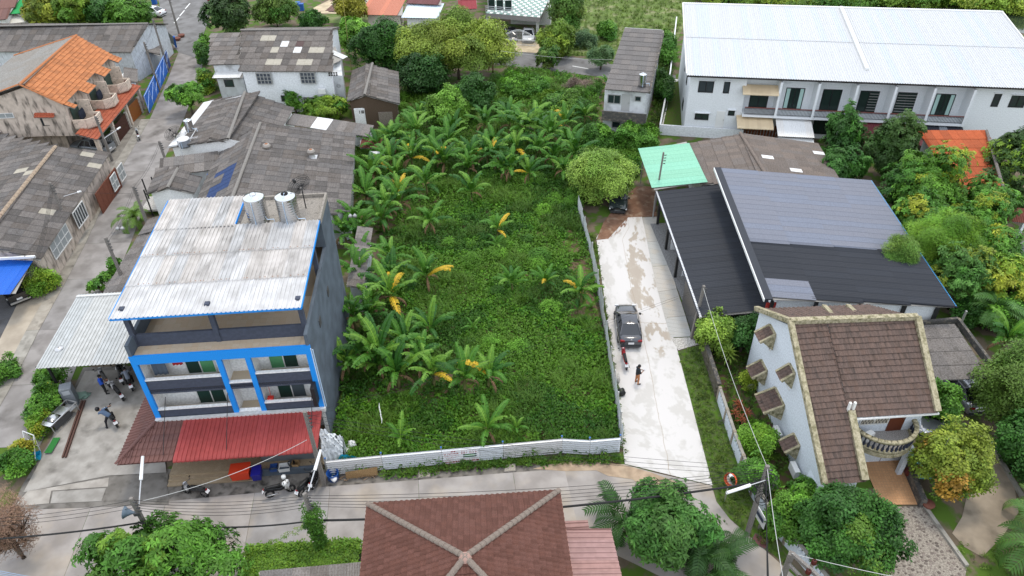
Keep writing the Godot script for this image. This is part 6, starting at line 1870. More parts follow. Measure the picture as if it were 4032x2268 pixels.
	cable(t12 + V(0,0.2,0),V(13.44,4.5,-16.31),0.3,0.018,"pale cable dropping from the cable laden pole","pale cables",wm)
	cable(V(14.47,5.1,-19.23),V(26.15,5,-15.69),0.4,0.018,"pale cable running over the cobbled path","pale cables",wm)
	cable(t1 + V(-0.2,-1.8,0.3),t14 + V(0.2,-0.6,-0.4),0.5,0.02,"pale cable in front of the shop","pale cables",wm)
	for k in 3: cable(t12 + V(0.05 * k,-0.4 * k,0),V(12.12,3,-14.64) + V(0.1 * k,0,0),0.2,0.02,"black cable dropping across the road from the cable laden pole","dropping cables")
	cable(V(19.59,4,-87.63),V(5.12,4.5,-91.09),0.3,0.015,"pale line across the far road","pale cables",wm)
	for k in 3: cable(V(-25.11,3.6,-22.79) + V(0,-0.03 * k,0.08 * k),V(-20.49,2,-22.51) + V(0,0,0.05 * k),0.2,0.012,"light blue rope by the bare brown bush","light blue ropes",mat("light blue rope",0.3,0.45,0.65,0.8))
	# tangle of cable on the black pole
	var tg = thing("cable_tangle","tangled black cable coils on the pole by the garden wall","cables",t12 + V(0,-1.0,0))
	var ts = nst(true)
	for k in 16:
		var pts = []
		var c = t12 + V(rng.randf_range(-0.5,0.5),rng.randf_range(-2.4,-0.3),rng.randf_range(-0.2,0.3))
		var r = rng.randf_range(0.15,0.5)
		var b = Basis(V(rng.randf(),rng.randf(),rng.randf()).normalized(),rng.randf() * TAU)
		for i in 13: pts.append(c + b * V(cos(i * 0.52) * r,sin(i * 0.52) * r,0.03 * i))
		tube(ts,pts,0.02,4)
	fin(ts,tg,"coils",mat("black cable"))
	# things in the road
	var mh = thing("manhole_cover","round grey manhole cover in the street before the hip roof","manhole",V(7.4,0.03,-26.95))
	var mm = nst()
	lathe(mm,V(7.4,0.022,-26.96),[[0.46,0.0],[0.45,0.02],[0.0,0.024]],24)
	fin(mm,mh,"cover",mat("cast iron",0.11,0.1,0.095,0.7,{"tex": "speck","s": 2.0}))
	for q in [[V(1.53,0,-29.63),"concrete drain cover below the sale board fence"],[V(-3.79,0,-29.65),"concrete drain cover near the weedy left half of the fence"]]:
		var d = thing("drain_cover",q[1],"drain cover",q[0])
		box(d,"rim",mat("pole concrete"),q[0] + V(0,0.03,0),V(0.78,0.06,0.62))
		box(d,"lid",mat("pale lid",0.42,0.38,0.32,0.95,{"tex": "mottle","s": 0.8}),q[0] + V(0,0.045,0),V(0.66,0.06,0.5))
	var gd = thing("drain_grate","red brown slotted drain grate at the road edge","drain grate",V(15.29,0,-23.2),deg_to_rad(-40))
	T = gd.transform
	box(gd,"frame",mat("dark steel",0.08,0.08,0.08,0.6),V(0,0.025,0),V(0.85,0.02,0.7))
	for i in 9: box(gd,"bar",mat("maroon bar",0.16,0.04,0.04,0.7),V(-0.36 + i * 0.09,0.045,0),V(0.05,0.03,0.62))
	T = Transform3D()
	var br = thing("blue_barrel","blue slatted plastic waste basket at the left end of the silver fence","basket",V(-9.4,0,-29.79))
	var bs = nst()
	lathe(bs,V(-9.4,0,-29.79),[[0.26,0.0],[0.36,0.62],[0.39,0.64],[0.37,0.66],[0.33,0.6],[0.24,0.05],[0.0,0.05]],20)
	fin(bs,br,"tub",mat("blue plastic",0.02,0.1,0.36,0.5))
	var rb = nst()
	for i in 16: bx(rb,V(-9.4,0,-29.79) + V(cos(i * TAU / 16) * 0.34,0.33,sin(i * TAU / 16) * 0.34),V(0.025,0.55,0.025))
	fin(rb,br,"rib",mat("blue plastic"))
	blob(br,V(-9.29,0.42,-29.46),V(0.2,0.12,0.2),mat("white plastic bag",0.7,0.7,0.7,0.6),2,"rubbish")
	var cb = thing("cardboard_sheet","tan cardboard sheet leaning on the fence beside the waste basket","cardboard",V(-7.59,0,-30.09))
	var cs2 = nst()
	quad(cs2,V(-8.58,0.75,-29.64),V(-6.64,0.75,-29.89),V(-6.69,0.05,-29.78),V(-8.6,0.05,-29.68))
	fin(cs2,cb,"board",mat("cardboard",0.42,0.27,0.13,0.9,{"tex": "mottle","s": 0.8}))
	var gb = thing("rubbish_bag","black rubbish bag at the edge of the white alley","bag",V(9.72,0,-35.45))
	blob(gb,V(9.67,0.25,-35.28),V(0.32,0.27,0.3),mat("black plastic",0.015,0.015,0.015,0.4),9)
	var ct = thing("concrete_lump","broken pale concrete block against the side fence","rubble",V(9.69,0,-36.87))
	blob(ct,V(9.63,0.3,-36.65),V(0.22,0.4,0.4),mat("pale slab"),12,"block",0.5)
	var dt = thing("debris","pile of dry twigs and rubble beside the waste basket","debris",V(-8.42,0,-29.77))
	var ds = nst()
	for i in 40:
		var p = V(-8.94,0.05,-29.68).lerp(V(-6.69,0.05,-29.75),rng.randf()) + V(0,rng.randf() * 0.1,rng.randf_range(-0.25,0.1))
		bar(ds,p,p + V(rng.randf_range(-0.3,0.3),rng.randf() * 0.08,rng.randf_range(-0.2,0.2)),0.03,0.03)
	fin(ds,dt,"twigs",mat("dry twig",0.28,0.19,0.12,0.9)).set_meta("kind","stuff")
	var rl = thing("white_railing","white lattice railing beside the mango tree","railing",V(-13.9,0,-24.81))
	var rs = nst()
	for i in 7: bar(rs,V(-14.18,0.1,-24.58).lerp(V(-13.38,0.1,-24.76),i / 6.0),V(-13.83,1,-23.98).lerp(V(-13.05,1,-24.15),clampf(i / 6.0 + 0.15,0,1)),0.03,0.03)
	bar(rs,V(-13.83,1,-23.98),V(-13.05,1,-24.15),0.06,0.06)
	fin(rs,rl,"lattice",mat("bright white wall"))
	# things by the asphalt square
	for q in [[V(-42.03,0,-115.53),"potted plant in a clay pot beside the asphalt square pole"],[V(-42.23,0,-114.13),"broad clay pot at the corner of the blue fence"]]:
		var p = thing("plant_pot",q[1],"plant pot",q[0])
		var s = nst(true)
		lathe(s,q[0],[[0.3,0],[0.5,0.35],[0.48,0.45],[0.4,0.42],[0.0,0.38]],14)
		fin(s,p,"pot",mat("red clay",0.16,0.06,0.04,0.8))
	for q in [[V(-51.53,0,-133.74),"blue wheeled bin beside the white car"],[V(-26.28,0,-127.7),"blue bin on the cream yard paving"],[V(-25.62,0,-126.75),"second blue bin on the cream yard paving"]]:
		var bn = thing("blue_bin",q[1],"bin",q[0])
		box(bn,"body",mat("blue plastic"),q[0] + V(0,0.5,0),V(0.7,1.0,0.7))
		box(bn,"lid",mat("blue plastic"),q[0] + V(0,1.05,0),V(0.78,0.1,0.78))

# ---------------------------------------------------------------- shop front, parking apron, terrace things
func crate(n,label,cat,c: Vector3,size: Vector3,m,turn := 0.0,lid_m = null):
	var t = thing(n,label,cat,c,turn,"",true)
	var s = nst()
	var a = size * 0.5
	var pb = [V(-a.x * 0.9,0,-a.z * 0.9),V(a.x * 0.9,0,-a.z * 0.9),V(a.x * 0.9,0,a.z * 0.9),V(-a.x * 0.9,0,a.z * 0.9)]
	var pt = [V(-a.x,size.y,-a.z),V(a.x,size.y,-a.z),V(a.x,size.y,a.z),V(-a.x,size.y,a.z)]
	for i in 4: quad(s,pb[i],pb[(i + 1) % 4],pt[(i + 1) % 4],pt[i])
	if lid_m == null:
		for i in 4: quad(s,pb[i] * 0.92 + V(0,0.02,0),pb[(i + 1) % 4] * 0.92 + V(0,0.02,0),pt[(i + 1) % 4] * V(0.92,1,0.92),pt[i] * V(0.92,1,0.92))
	quad(s,pb[0],pb[1],pb[2],pb[3])
	fin(s,t,"tub",m)
	if lid_m:
		box(t,"lid",lid_m,V(0,size.y + 0.04,0),V(size.x * 1.05,0.09,size.z * 1.05))
	T = Transform3D()
	return t

func shop_and_yard():
	var red = mat("red plastic",0.5,0.03,0.02,0.4)
	var navy = mat("navy plastic",0.015,0.015,0.2,0.4)
	crate("red_cooler_box","large red cooler box at the shop front","cooler box",V(-14.97,0.5,-30.18),V(1.15,0.62,0.8),mat("red cooler plastic",0.55,0.045,0.015,0.5),0.05,mat("red cooler plastic"))
	crate("blue_cooler_box","dark blue cooler box beside the red cooler","cooler box",V(-13.98,0.5,-30.03),V(0.55,0.5,0.75),navy,0.1,navy)
	var w = thing("shop_counter_wall","low slate grey wall along the shop front","wall",V(-13.11,0,-30.13))
	bmm(w,"wall",mat("slate grey render"),-15.2,-10.4,0,0.5,-30.6,-30.4)
	var t = thing("shop_counter","dark granite topped shop counter under the red awning","counter",V(-12.5,0.3,-31.23))
	bmm(t,"worktop",mat("black granite",0.015,0.014,0.013,0.2),-14.1,-10.3,1.05,1.12,-32.2,-31.2)
	bmm(t,"front_panel",mat("grey panel",0.16,0.17,0.18,0.6),-14.0,-10.4,0.32,1.05,-31.35,-31.27)
	var items = [["food_tray","tray of packaged food on the shop counter","tray",V(-13.5,1.12,-31.5),V(0.4,0.12,0.3),mat("pink tray",0.5,0.12,0.12,0.6)],["food_basket","pale green basket of packets on the shop counter","basket",V(-12.9,1.12,-31.45),V(0.42,0.16,0.34),mat("aqua basket",0.3,0.6,0.5,0.5)],["green_basket","bright green plastic basket on the shop counter","basket",V(-12.1,1.12,-31.6),V(0.36,0.2,0.34),mat("lime plastic",0.12,0.6,0.04,0.4)],["napkin_box","yellow and white box at the back of the shop counter","box",V(-13.8,1.12,-32.0),V(0.36,0.2,0.25),mat("yellow card",0.6,0.42,0.06,0.7)],["paper_pad","white paper pad lying on the shop counter","paper",V(-11.6,1.12,-31.8),V(0.24,0.02,0.3),mat("white appliance enamel")]]
	for i in items:
		crate(i[0],i[1],i[2],i[3],i[4],i[5],0.1)
	for i in 4:
		var c = V(-11.35 + i * 0.32,1.12,-31.45)
		var p = thing("white_bowl","white lidded bowl in a row on the shop counter","bowl",c,0.0,"white bowls on the shop counter")
		var s = nst(true)
		lathe(s,c,[[0.1,0],[0.14,0.14],[0.15,0.15],[0.0,0.17]],14)
		fin(s,p,"bowl",mat("white appliance enamel"))
	var dc = thing("display_case","glass fronted display case at the end of the shop counter","display case",V(-10.4,1.12,-31.5))
	var ds = nst()
	for y in [1.14,1.7]:
		for z in [-31.9,-31.2]: bar(ds,V(-10.9,y,z),V(-9.95,y,z),0.04,0.04)
		for x in [-10.9,-9.95]: bar(ds,V(x,y,-31.9),V(x,y,-31.2),0.04,0.04)
	for x in [-10.9,-9.95]:
		for z in [-31.9,-31.2]: bar(ds,V(x,1.12,z),V(x,1.72,z),0.04,0.04)
	fin(ds,dc,"frame",mat("brushed steel",0.5,0.5,0.5,0.3,{"metal": 1.0}))
	bmm(dc,"shelf",mat("brushed steel"),-10.88,-9.97,1.38,1.4,-31.88,-31.22)
	crate("white_crate","white crate of bottles on the shop step","crate",V(-12.45,0.36,-30.55),V(0.7,0.3,0.5),mat("white appliance enamel"),0.08)
	crate("blue_crate","dark blue crate of bottles beside the white crate","crate",V(-13.12,0.36,-30.61),V(0.45,0.25,0.5),mat("blue crate plastic",0.03,0.08,0.25,0.5),0.08)
	crate("cardboard_box","open cardboard carton beside the white crate","carton",V(-11.79,0.36,-30.74),V(0.45,0.35,0.4),mat("cardboard"),-0.1)
	var bk = thing("black_bucket","black bucket between crate and carton","bucket",V(-12.04,0.36,-30.76))
	var bks = nst(true)
	lathe(bks,V(-12.04,0.36,-30.76),[[0.17,0],[0.22,0.34],[0.2,0.34],[0.15,0.05],[0,0.05]],14)
	fin(bks,bk,"pail",mat("black plastic"))
	# white tarpaulin and scraps beside the block
	var tp = thing("white_tarpaulin","crumpled white tarpaulin heap beside the slate wall","tarpaulin",V(-9.98,0,-32.22))
	var f := FastNoiseLite.new()
	f.seed = 4; f.frequency = 0.55
	var s = nst(true)
	var c0 = V(-10.03,2.9,-31.4); var c1 = V(-8.74,1.9,-31.52); var c2 = V(-8.83,0.9,-30.88); var c3 = V(-9.97,1.2,-30.57)
	var n = 16
	var hgt = func(i,j):
		var u = i / float(n); var v = j / float(n)
		var p = c0.lerp(c1,u).lerp(c3.lerp(c2,u),v)
		return p + V(0,0.3 * f.get_noise_2d(i * 0.6,j * 0.6) + 0.35 * sin(PI * u) * sin(PI * v),0.2 * f.get_noise_2d(j * 1.1,i))
	for i in n:
		for j in n: quad(s,hgt.call(i,j),hgt.call(i + 1,j),hgt.call(i + 1,j + 1),hgt.call(i,j + 1))
	for i in n:
		var a = hgt.call(i,n); var b = hgt.call(i + 1,n)
		quad(s,a,b,V(b.x,0,b.z + 0.1),V(a.x,0,a.z + 0.1))
		a = hgt.call(n,i); b = hgt.call(n,i + 1)
		quad(s,a,b,V(b.x + 0.1,0,b.z),V(a.x + 0.1,0,a.z))
	fin(s,tp,"sheet",mat("white tarpaulin",0.72,0.75,0.77,0.6,{"tex": "blotch","s": 0.8}))
	var cy = thing("cyan_sheet","bright cyan plastic sheet lying behind the silver fence","plastic sheet",V(-8.37,0.9,-30.68))
	var q = nst(true)
	for i in 6:
		for j in 3:
			var g = func(a,b): return V(-9.17,0.6,-30.81).lerp(V(-7.83,0.5,-30.83),a / 6.0).lerp(V(-8.84,1.1,-30.8).lerp(V(-8.13,0.9,-30.72),a / 6.0),b / 3.0) + V(0,0.06 * sin(a * 2.0 + b),0)
			quad(q,g.call(i,j),g.call(i + 1,j),g.call(i + 1,j + 1),g.call(i,j + 1))
	fin(q,cy,"sheet",mat("cyan plastic",0.02,0.42,0.65,0.45))
	for k in 7:
		var p = V(-9.39,0.2,-31.35).lerp(V(-8.6,0.3,-32.17),rng.randf()) + V(rng.randf_range(-0.6,0.4),0,rng.randf_range(-0.4,0.4))
		var wb = thing("white_bag","torn white plastic bag beside the tarpaulin heap","bag",p,0.0,"white bags beside the tarpaulin")
		blob(wb,p + V(0,0.2,0),V(0.35,0.22,0.3) * rng.randf_range(0.6,1.1),mat("white plastic bag",0.7,0.7,0.7,0.6),20 + k,"bag",0.6)
	# parking apron: fridge, sink stand, beams, sheet, frame
	var fr = thing("grey_fridge","old grey fridge standing on the parking apron","fridge",V(-28.27,0,-38.01),deg_to_rad(18),"",true)
	box(fr,"body",mat("grey enamel",0.22,0.24,0.26,0.45,{"tex": "blotch","s": 0.8}),V(0,0.85,0),V(0.75,1.6,0.7))
	box(fr,"door",mat("grey enamel"),V(0,0.85,0.38),V(0.72,1.55,0.05))
	box(fr,"panel",mat("pale grey enamel",0.42,0.44,0.46,0.45),V(0,1.35,0.41),V(0.45,0.35,0.02))
	T = Transform3D()
	var sk = thing("sink_stand","stainless sink stand with basins on the parking apron","sink",V(-28.27,0,-36.24),deg_to_rad(-21),"",true)
	var st = mat("brushed steel")
	var top = nst()
	for e in [[V(-0.42,0.9,0),V(0.06,0.06,2.3)],[V(0.42,0.9,0),V(0.06,0.06,2.3)],[V(0,0.9,-1.15),V(0.9,0.06,0.06)],[V(0,0.9,1.15),V(0.9,0.06,0.06)],[V(0,0.89,-0.25),V(0.8,0.03,0.7)],[V(0,0.89,1.0),V(0.8,0.03,0.3)],[V(0,0.6,-0.8),V(0.8,0.02,0.6)]]: bx(top,e[0],e[1])
	fin(top,sk,"worktop",mat("bright steel",0.66,0.67,0.68,0.3,{"metal": 0.9}))
	var bas = nst(true)
	lathe(bas,V(0,0.7,0.5),[[0.36,0.22],[0.34,0.2],[0.28,0.04],[0.0,0.0]],18)
	fin(bas,sk,"basin",mat("brushed steel"))
	for x in [-0.4,0.4]:
		for z in [-1.1,1.1]: box(sk,"leg",mat("galvanised"),V(x,0.43,z),V(0.05,0.86,0.05))
	box(sk,"side_panel",mat("dark steel"),V(0.38,0.5,0.2),V(0.03,0.5,1.4))
	T = Transform3D()
	var bmb = thing("steel_beams","pair of rusty steel channels lying on the parking apron","beams",V(-27.42,0.07,-35.46))
	var b0 = V(-27.67,0.13,-38.06); var b1 = V(-26.99,0.13,-33.01)
	for k in 2:
		var bs = nst()
		bar(bs,b0 + V(0.18 * k,0,0.02),b1 + V(0.18 * k,0,0.02),0.12,0.1)
		bar(bs,b0 + V(0.18 * k + 0.05,0.05,0.02),b1 + V(0.18 * k + 0.05,0.05,0.02),0.02,0.06)
		fin(bs,bmb,"channel",mat("rusty steel",0.13,0.07,0.055,0.9,{"tex": "mottle","s": 0.8}))
	var gsx = thing("green_sheet","small green corrugated sheet lying on the parking apron","sheet",V(-28.07,0.1,-34.06))
	slope(gsx,"backing","corrugated_sheet",V(-28.28,0.1,-33.45),V(-27.77,0.1,-33.44),V(-27.85,0.1,-34.65),V(-28.36,0.1,-34.69),1.2,2.5,wave_mesh(9,0.02,4),[mat("green plastic sheet",0.03,0.2,0.04,0.5)],mat("green plastic sheet"),null,0.08)
	var ld = thing("tube_frame","white and blue tube frame with a cyan tub by the planted edge","frame",V(-28.99,0,-33.63))
	var ls = nst()
	var la = V(-29.55,0.1,-34.33); var lb = V(-28.67,0.1,-33.68)
	for e in [[la,la + V(0,1.3,0)],[lb,lb + V(0,1.3,-0.2)],[la + V(0,1.3,0),lb + V(0,1.3,-0.2)],[la + V(0,0.5,0),lb + V(0,0.5,0)],[la + V(0.2,0,1.0),la + V(0,1.3,0)],[lb + V(0.1,0,1.0),lb + V(0,1.3,-0.2)]]: tube(ls,[e[0],e[1]],0.03,5)
	fin(ls,ld,"frame",mat("white tube",0.65,0.66,0.66,0.5))
	crate("cyan_tub","cyan plastic tub beside the tube frame","tub",V(-28.71,0.07,-33.16),V(0.6,0.3,0.55),mat("cyan plastic"),0.3)
	var gc = thing("green_cloth","pale green cloth draped in folds beside the grey fridge","cloth",V(-27.94,0.07,-38.64))
	blob(gc,V(-27.92,0.15,-38.6),V(0.6,0.14,0.35),mat("pale green cloth",0.2,0.3,0.24,0.9),31,"cloth",0.8)
	var wb2 = thing("white_bucket","white bucket under the sink stand end","bucket",V(-28.83,0.07,-36.02))
	var ws = nst(true)
	lathe(ws,V(-28.83,0.07,-36.02),[[0.16,0],[0.2,0.34],[0.19,0.36],[0,0.36]],14)
	fin(ws,wb2,"pail",mat("white appliance enamel"))
	# terrace furniture
	for e in [[V(24.73,0.07,-28.34),0.4,"brown wooden chair nearest the steps of the tiled terrace"],[V(25.83,0.07,-28.46),-0.2,"brown wooden chair at the balcony column on the tiled terrace"],[V(24.31,0.07,-28.64),1.0,"brown wooden chair in the shade under the curved balcony"]]:
		chair(e[0],e[1],e[2])
	var pl = thing("painted_pond_rim","turquoise patterned tiled pond edge beside the terrace","pond",V(26.56,0,-27.45))
	var pq = nst()
	quad(pq,V(26.28,0.35,-28.22),V(27.31,0.35,-28.13),V(26.92,0.35,-26.23),V(25.97,0.35,-26.32))
	fin(pq,pl,"tiled_rim",mat("turquoise tile",0.14,0.5,0.5,0.4,{"tex": "mottle","s": 1.2}))
	var pw = nst()
	bar(pw,V(26.07,0.35,-28.3),V(25.45,0.35,-24.56),0.35,0.7)
	fin(pw,pl,"kerb",mat("blackened concrete"))
	var jar = thing("clay_jar","dark glazed water jar on the terrace edge","jar",V(25.8,0.07,-26.82))
	var js = nst(true)
	lathe(js,V(25.8,0.07,-26.82),[[0.18,0],[0.32,0.3],[0.3,0.5],[0.2,0.62],[0.22,0.66],[0.17,0.64],[0,0.55]],16)
	fin(js,jar,"body",mat("brown glaze",0.09,0.02,0.015,0.25))
	crate("red_box","small dark red box on the pond edge","box",V(26.35,0.36,-26.9),V(0.35,0.3,0.3),mat("dark red plastic",0.28,0.02,0.03,0.4),0.2,mat("dark red plastic"))
	var pot = thing("terrace_pot","clay plant pot at the corner of terrace and cobbled path","plant pot",V(25.78,0.03,-24.54))
	var ps = nst(true)
	lathe(ps,V(25.78,0.03,-24.54),[[0.2,0],[0.36,0.35],[0.32,0.4],[0,0.36]],14)
	fin(ps,pot,"pot",mat("red clay",0.16,0.06,0.04,0.8))
	var ks = thing("path_kerb","long low concrete kerb between cobbled path and sandy drive","kerb",V(25.76,0,-22.84))
	for e in [[V(25.63,0.1,-24.61),V(25.68,0.1,-23.52)],[V(25.68,0.1,-23.52),V(25.8,0.1,-22.05)],[V(25.8,0.1,-22.05),V(25.9,0.1,-20.66)],[V(32.28,0.1,-28.92),V(31.95,0.1,-26.73)],[V(31.95,0.1,-26.73),V(31.69,0.1,-24.69)]]:
		var k = nst()
		bar(k,e[0],e[1],0.22,0.22)
		fin(k,ks,"kerb_stone",mat("old light concrete 1"))
	var gcx = thing("garden_chair","pale blue folding chair in the narrow side garden","chair",V(21.03,0,-37.85))
	var gs2 = nst()
	var gp = V(21.03,0,-37.85)
	for e in [[V(-0.2,0,0.2),V(0.2,0.45,-0.2)],[V(0.2,0,0.2),V(-0.2,0.45,-0.2)],[V(-0.2,0.45,0.2),V(0.2,0.45,0.2)],[V(-0.2,0.45,-0.2),V(-0.2,0.9,-0.25)],[V(0.2,0.45,-0.2),V(0.2,0.9,-0.25)],[V(-0.2,0.9,-0.25),V(0.2,0.9,-0.25)]]: tube(gs2,[gp + e[0],gp + e[1]],0.025,5)
	fin(gs2,gcx,"frame",mat("pale blue tube",0.4,0.55,0.8,0.5))

func chair(at: Vector3,turn,label):
	var t = thing("wooden_chair",label,"chair",at,turn,"",true)
	var m = mat("brown varnished wood",0.12,0.04,0.015,0.4)
	for i in 4: box(t,"seat_slat",m,V(0,0.43,-0.2 + i * 0.13),V(0.5,0.03,0.11))
	for i in 4: box(t,"back_slat",m,V(-0.18 + i * 0.12,0.72,-0.27),V(0.08,0.5,0.03))
	for x in [-0.24,0.24]:
		box(t,"leg",m,V(x,0.215,0.22),V(0.05,0.43,0.05))
		box(t,"leg",m,V(x,0.5,-0.27),V(0.05,1.0,0.05))
		box(t,"arm",m,V(x,0.66,0.0),V(0.06,0.03,0.55))
	T = Transform3D()

# ---------------------------------------------------------------- vehicles
func facing(front: Vector3,rear: Vector3) -> float:   # turn that points a thing's -z from rear to front
	return atan2(-(front.x - rear.x),-(front.z - rear.z))

func wheel(t,c: Vector3,r,w,rim_m):
	var b = Basis(Vector3.BACK,PI / 2)
	var s = nst(true)
	lathe(s,c,[[r * 0.66,-w / 2],[r * 0.93,-w / 2],[r,-w * 0.3],[r,w * 0.3],[r * 0.93,w / 2],[r * 0.66,w / 2]],20,b)
	var o = fin(s,t,"wheel",mat("tyre rubber",0.02,0.02,0.02,0.8))
	var q = nst()
	for sd in [-1.0,1.0]:
		for k in 5:
			var a = TAU * k / 5.0
			var d = V(0,cos(a),sin(a)); var e = V(0,cos(a + 0.5),sin(a + 0.5))
			tri(q,c + V(sd * w * 0.42,0,0),c + d * r * 0.66 + V(sd * w * 0.4,0,0),c + e * r * 0.66 + V(sd * w * 0.4,0,0))
	fin(q,o,"rim",rim_m)

func car(n,label,front: Vector3,rear: Vector3,paint,kind := "sedan",length := 4.6):
	var mid = (front + rear) / 2.0
	mid.y = 0.0
	var t = thing(n,label,"pickup" if kind == "pickup" else "car",mid,facing(front,rear),"",true)
	var k = length / 4.6
	var st = [[-2.3,0.60,0.60],[-2.22,0.74,0.68],[-1.9,0.84,0.76],[-1.4,0.89,0.84],[-0.9,0.91,0.92],[0.0,0.92,0.95],[0.9,0.92,0.97],[1.6,0.90,1.0],[2.05,0.85,1.0],[2.24,0.78,0.92],[2.3,0.66,0.62]]
	if kind == "pickup": st = [[-2.3,0.72,0.72],[-2.2,0.82,0.86],[-1.8,0.88,0.95],[-0.9,0.9,1.0],[0.4,0.9,1.02],[0.6,0.9,1.0],[2.2,0.9,1.0],[2.3,0.88,0.98]]
	var s = nst(true)
	var prev = []
	for e in st:
		var z = e[0] * k; var w = e[1]; var y = e[2]
		var half = [[0.0,y + 0.03],[w * 0.6,y + 0.02],[w * 0.88,y - 0.03],[w * 0.97,y - 0.14],[w,y * 0.6],[w * 0.97,0.34],[w * 0.88,0.22]]
		var cur = []
		for p in half: cur.append(V(p[0],p[1],z))
		for i in range(half.size() - 1,0,-1): cur.append(V(-half[i][0],half[i][1],z))
		if prev:
			for i in cur.size(): quad(s,prev[i],prev[(i + 1) % cur.size()],cur[(i + 1) % cur.size()],cur[i])
		if e == st[0] or e == st[-1]:
			for i in range(1,cur.size() - 1): tri(s,cur[0],cur[i],cur[i + 1])
		prev = cur
	fin(s,t,"body",paint)
	var bf = [0.80,0.93,-1.05 * k]; var br = [0.76,1.0,1.72 * k]; var rf = [0.58,1.42,-0.15 * k]; var rr = [0.55,1.41,0.95 * k]
	if kind == "pickup":
		bf = [0.80,1.0,-1.0 * k]; br = [0.78,1.02,0.62 * k]; rf = [0.62,1.62,-0.4 * k]; rr = [0.62,1.62,0.5 * k]
	var P = func(a,sx): return V(a[0] * sx,a[1],a[2])
	var gm = mat("tinted car glass",0.018,0.02,0.024,0.04,{"spec": 0.6})
	for q in [["windscreen",bf,rf],["rear_window",br,rr]]:
		var g = nst(true)
		for i in 6:
			var h = func(u,v):
				var a = P.call(q[1],lerpf(-1,1,u)); var b = P.call(q[2],lerpf(-1,1,u))
				var p = a.lerp(b,v)
				var bulge = (1.0 - pow(u * 2 - 1,2)) * 0.07
				return p + V(0,bulge * 0.5,bulge * (-1.0 if q[0] == "windscreen" else 1.0))
			for j in 3: quad(g,h.call(i / 6.0,j / 3.0),h.call((i + 1) / 6.0,j / 3.0),h.call((i + 1) / 6.0,(j + 1) / 3.0),h.call(i / 6.0,(j + 1) / 3.0))
		fin(g,t,q[0],gm)
	for sx in [-1.0,1.0]:
		var g = nst()
		quad(g,P.call(bf,sx),P.call(br,sx),P.call(rr,sx),P.call(rf,sx))
		fin(g,t,"side_window",gm)
		var pl = nst()
		for e in [[bf,rf],[br,rr]]: bar(pl,P.call(e[0],sx),P.call(e[1],sx),0.07,0.09)
		bar(pl,P.call(rf,sx),P.call(rr,sx),0.06,0.06)
		var mb = P.call(bf,sx).lerp(P.call(br,sx),0.5); var mt = P.call(rf,sx).lerp(P.call(rr,sx),0.45)
		bar(pl,mb + V(sx * 0.01,0,0),mt + V(sx * 0.01,0,0),0.03,0.07)
		fin(pl,t,"pillar",paint)
		var mi = nst(true)
		lathe(mi,V(sx * 0.97,0.98,-0.75 * k),[[0.0,-0.06],[0.09,-0.04],[0.1,0.05],[0.0,0.09]],8)
		fin(mi,t,"mirror",mat("black plastic",0.015,0.015,0.015,0.4))
		var lm = nst()
		bx(lm,V(sx * 0.68,0.66,-2.2 * k),V(0.28,0.12,0.14))
		fin(lm,t,"headlight",mat("lamp glass",0.6,0.6,0.6,0.15))
		var tl = nst()
		bx(tl,V(sx * 0.64,0.86 if kind != "pickup" else 0.8,2.24 * k),V(0.32 if kind != "pickup" else 0.13,0.13 if kind != "pickup" else 0.3,0.12))
		fin(tl,t,"tail_light",mat("red lamp",0.25,0.01,0.012,0.2))
		var hs = nst()
		for zz in [-0.25,0.75]: bx(hs,V(sx * 0.925,0.86,zz * k),V(0.03,0.03,0.16))
		fin(hs,t,"door_handle",mat("brushed steel"))
		for zz in [-1.42,1.38]: wheel(t,V(sx * 0.8,0.32,zz * k),0.32,0.2,mat("brushed steel"))
	var rs = nst(true)
	for i in 6:
		for j in 6:
			var h = func(a,b):
				var u = a / 6.0; var v = b / 6.0
				var p = P.call(rf,lerpf(-1.0,1.0,u)).lerp(P.call(rr,lerpf(-1.0,1.0,u)),v)
				return p + V(0,0.06 * (1 - pow(u * 2 - 1,4)) * (1 - pow(v * 2 - 1,4)) + 0.012,0)
			quad(rs,h.call(i,j),h.call(i + 1,j),h.call(i + 1,j + 1),h.call(i,j + 1))
	var roof = fin(rs,t,"roof",paint)
	if kind == "sedan":
		var an = nst()
		bx(an,V(0,1.5,0.78 * k),V(0.03,0.1,0.2))
		fin(an,roof,"antenna",mat("black plastic"))
		var em = nst()
		bx(em,V(0,0.97,2.26 * k),V(0.1,0.07,0.03))
		fin(em,t,"emblem",mat("brushed steel"))
	else:
		box(t,"cargo_bed",mat("black bed liner",0.012,0.012,0.012,0.8),V(0,0.93,1.45 * k),V(1.45,0.2,1.5 * k))
		for sx in [-0.8,0.8]: box(t,"bed_rail",paint,V(sx,1.06,1.45 * k),V(0.1,0.08,1.6 * k))
		box(t,"tailgate",paint,V(0,0.85,2.28 * k),V(1.5,0.5,0.06))
	box(t,"rear_bumper",mat("dark bumper",0.04,0.042,0.045,0.5) if kind != "pickup" else mat("galvanised"),V(0,0.42,2.27 * k),V(1.5,0.16,0.14))
	box(t,"front_bumper",mat("dark bumper",0.04,0.042,0.045,0.5),V(0,0.38,-2.26 * k),V(1.4,0.2,0.12))
	box(t,"number_plate",mat("number plate",0.72,0.72,0.72,0.5),V(0,0.66,2.31 * k),V(0.42,0.16,0.03))
	T = Transform3D()
	return t

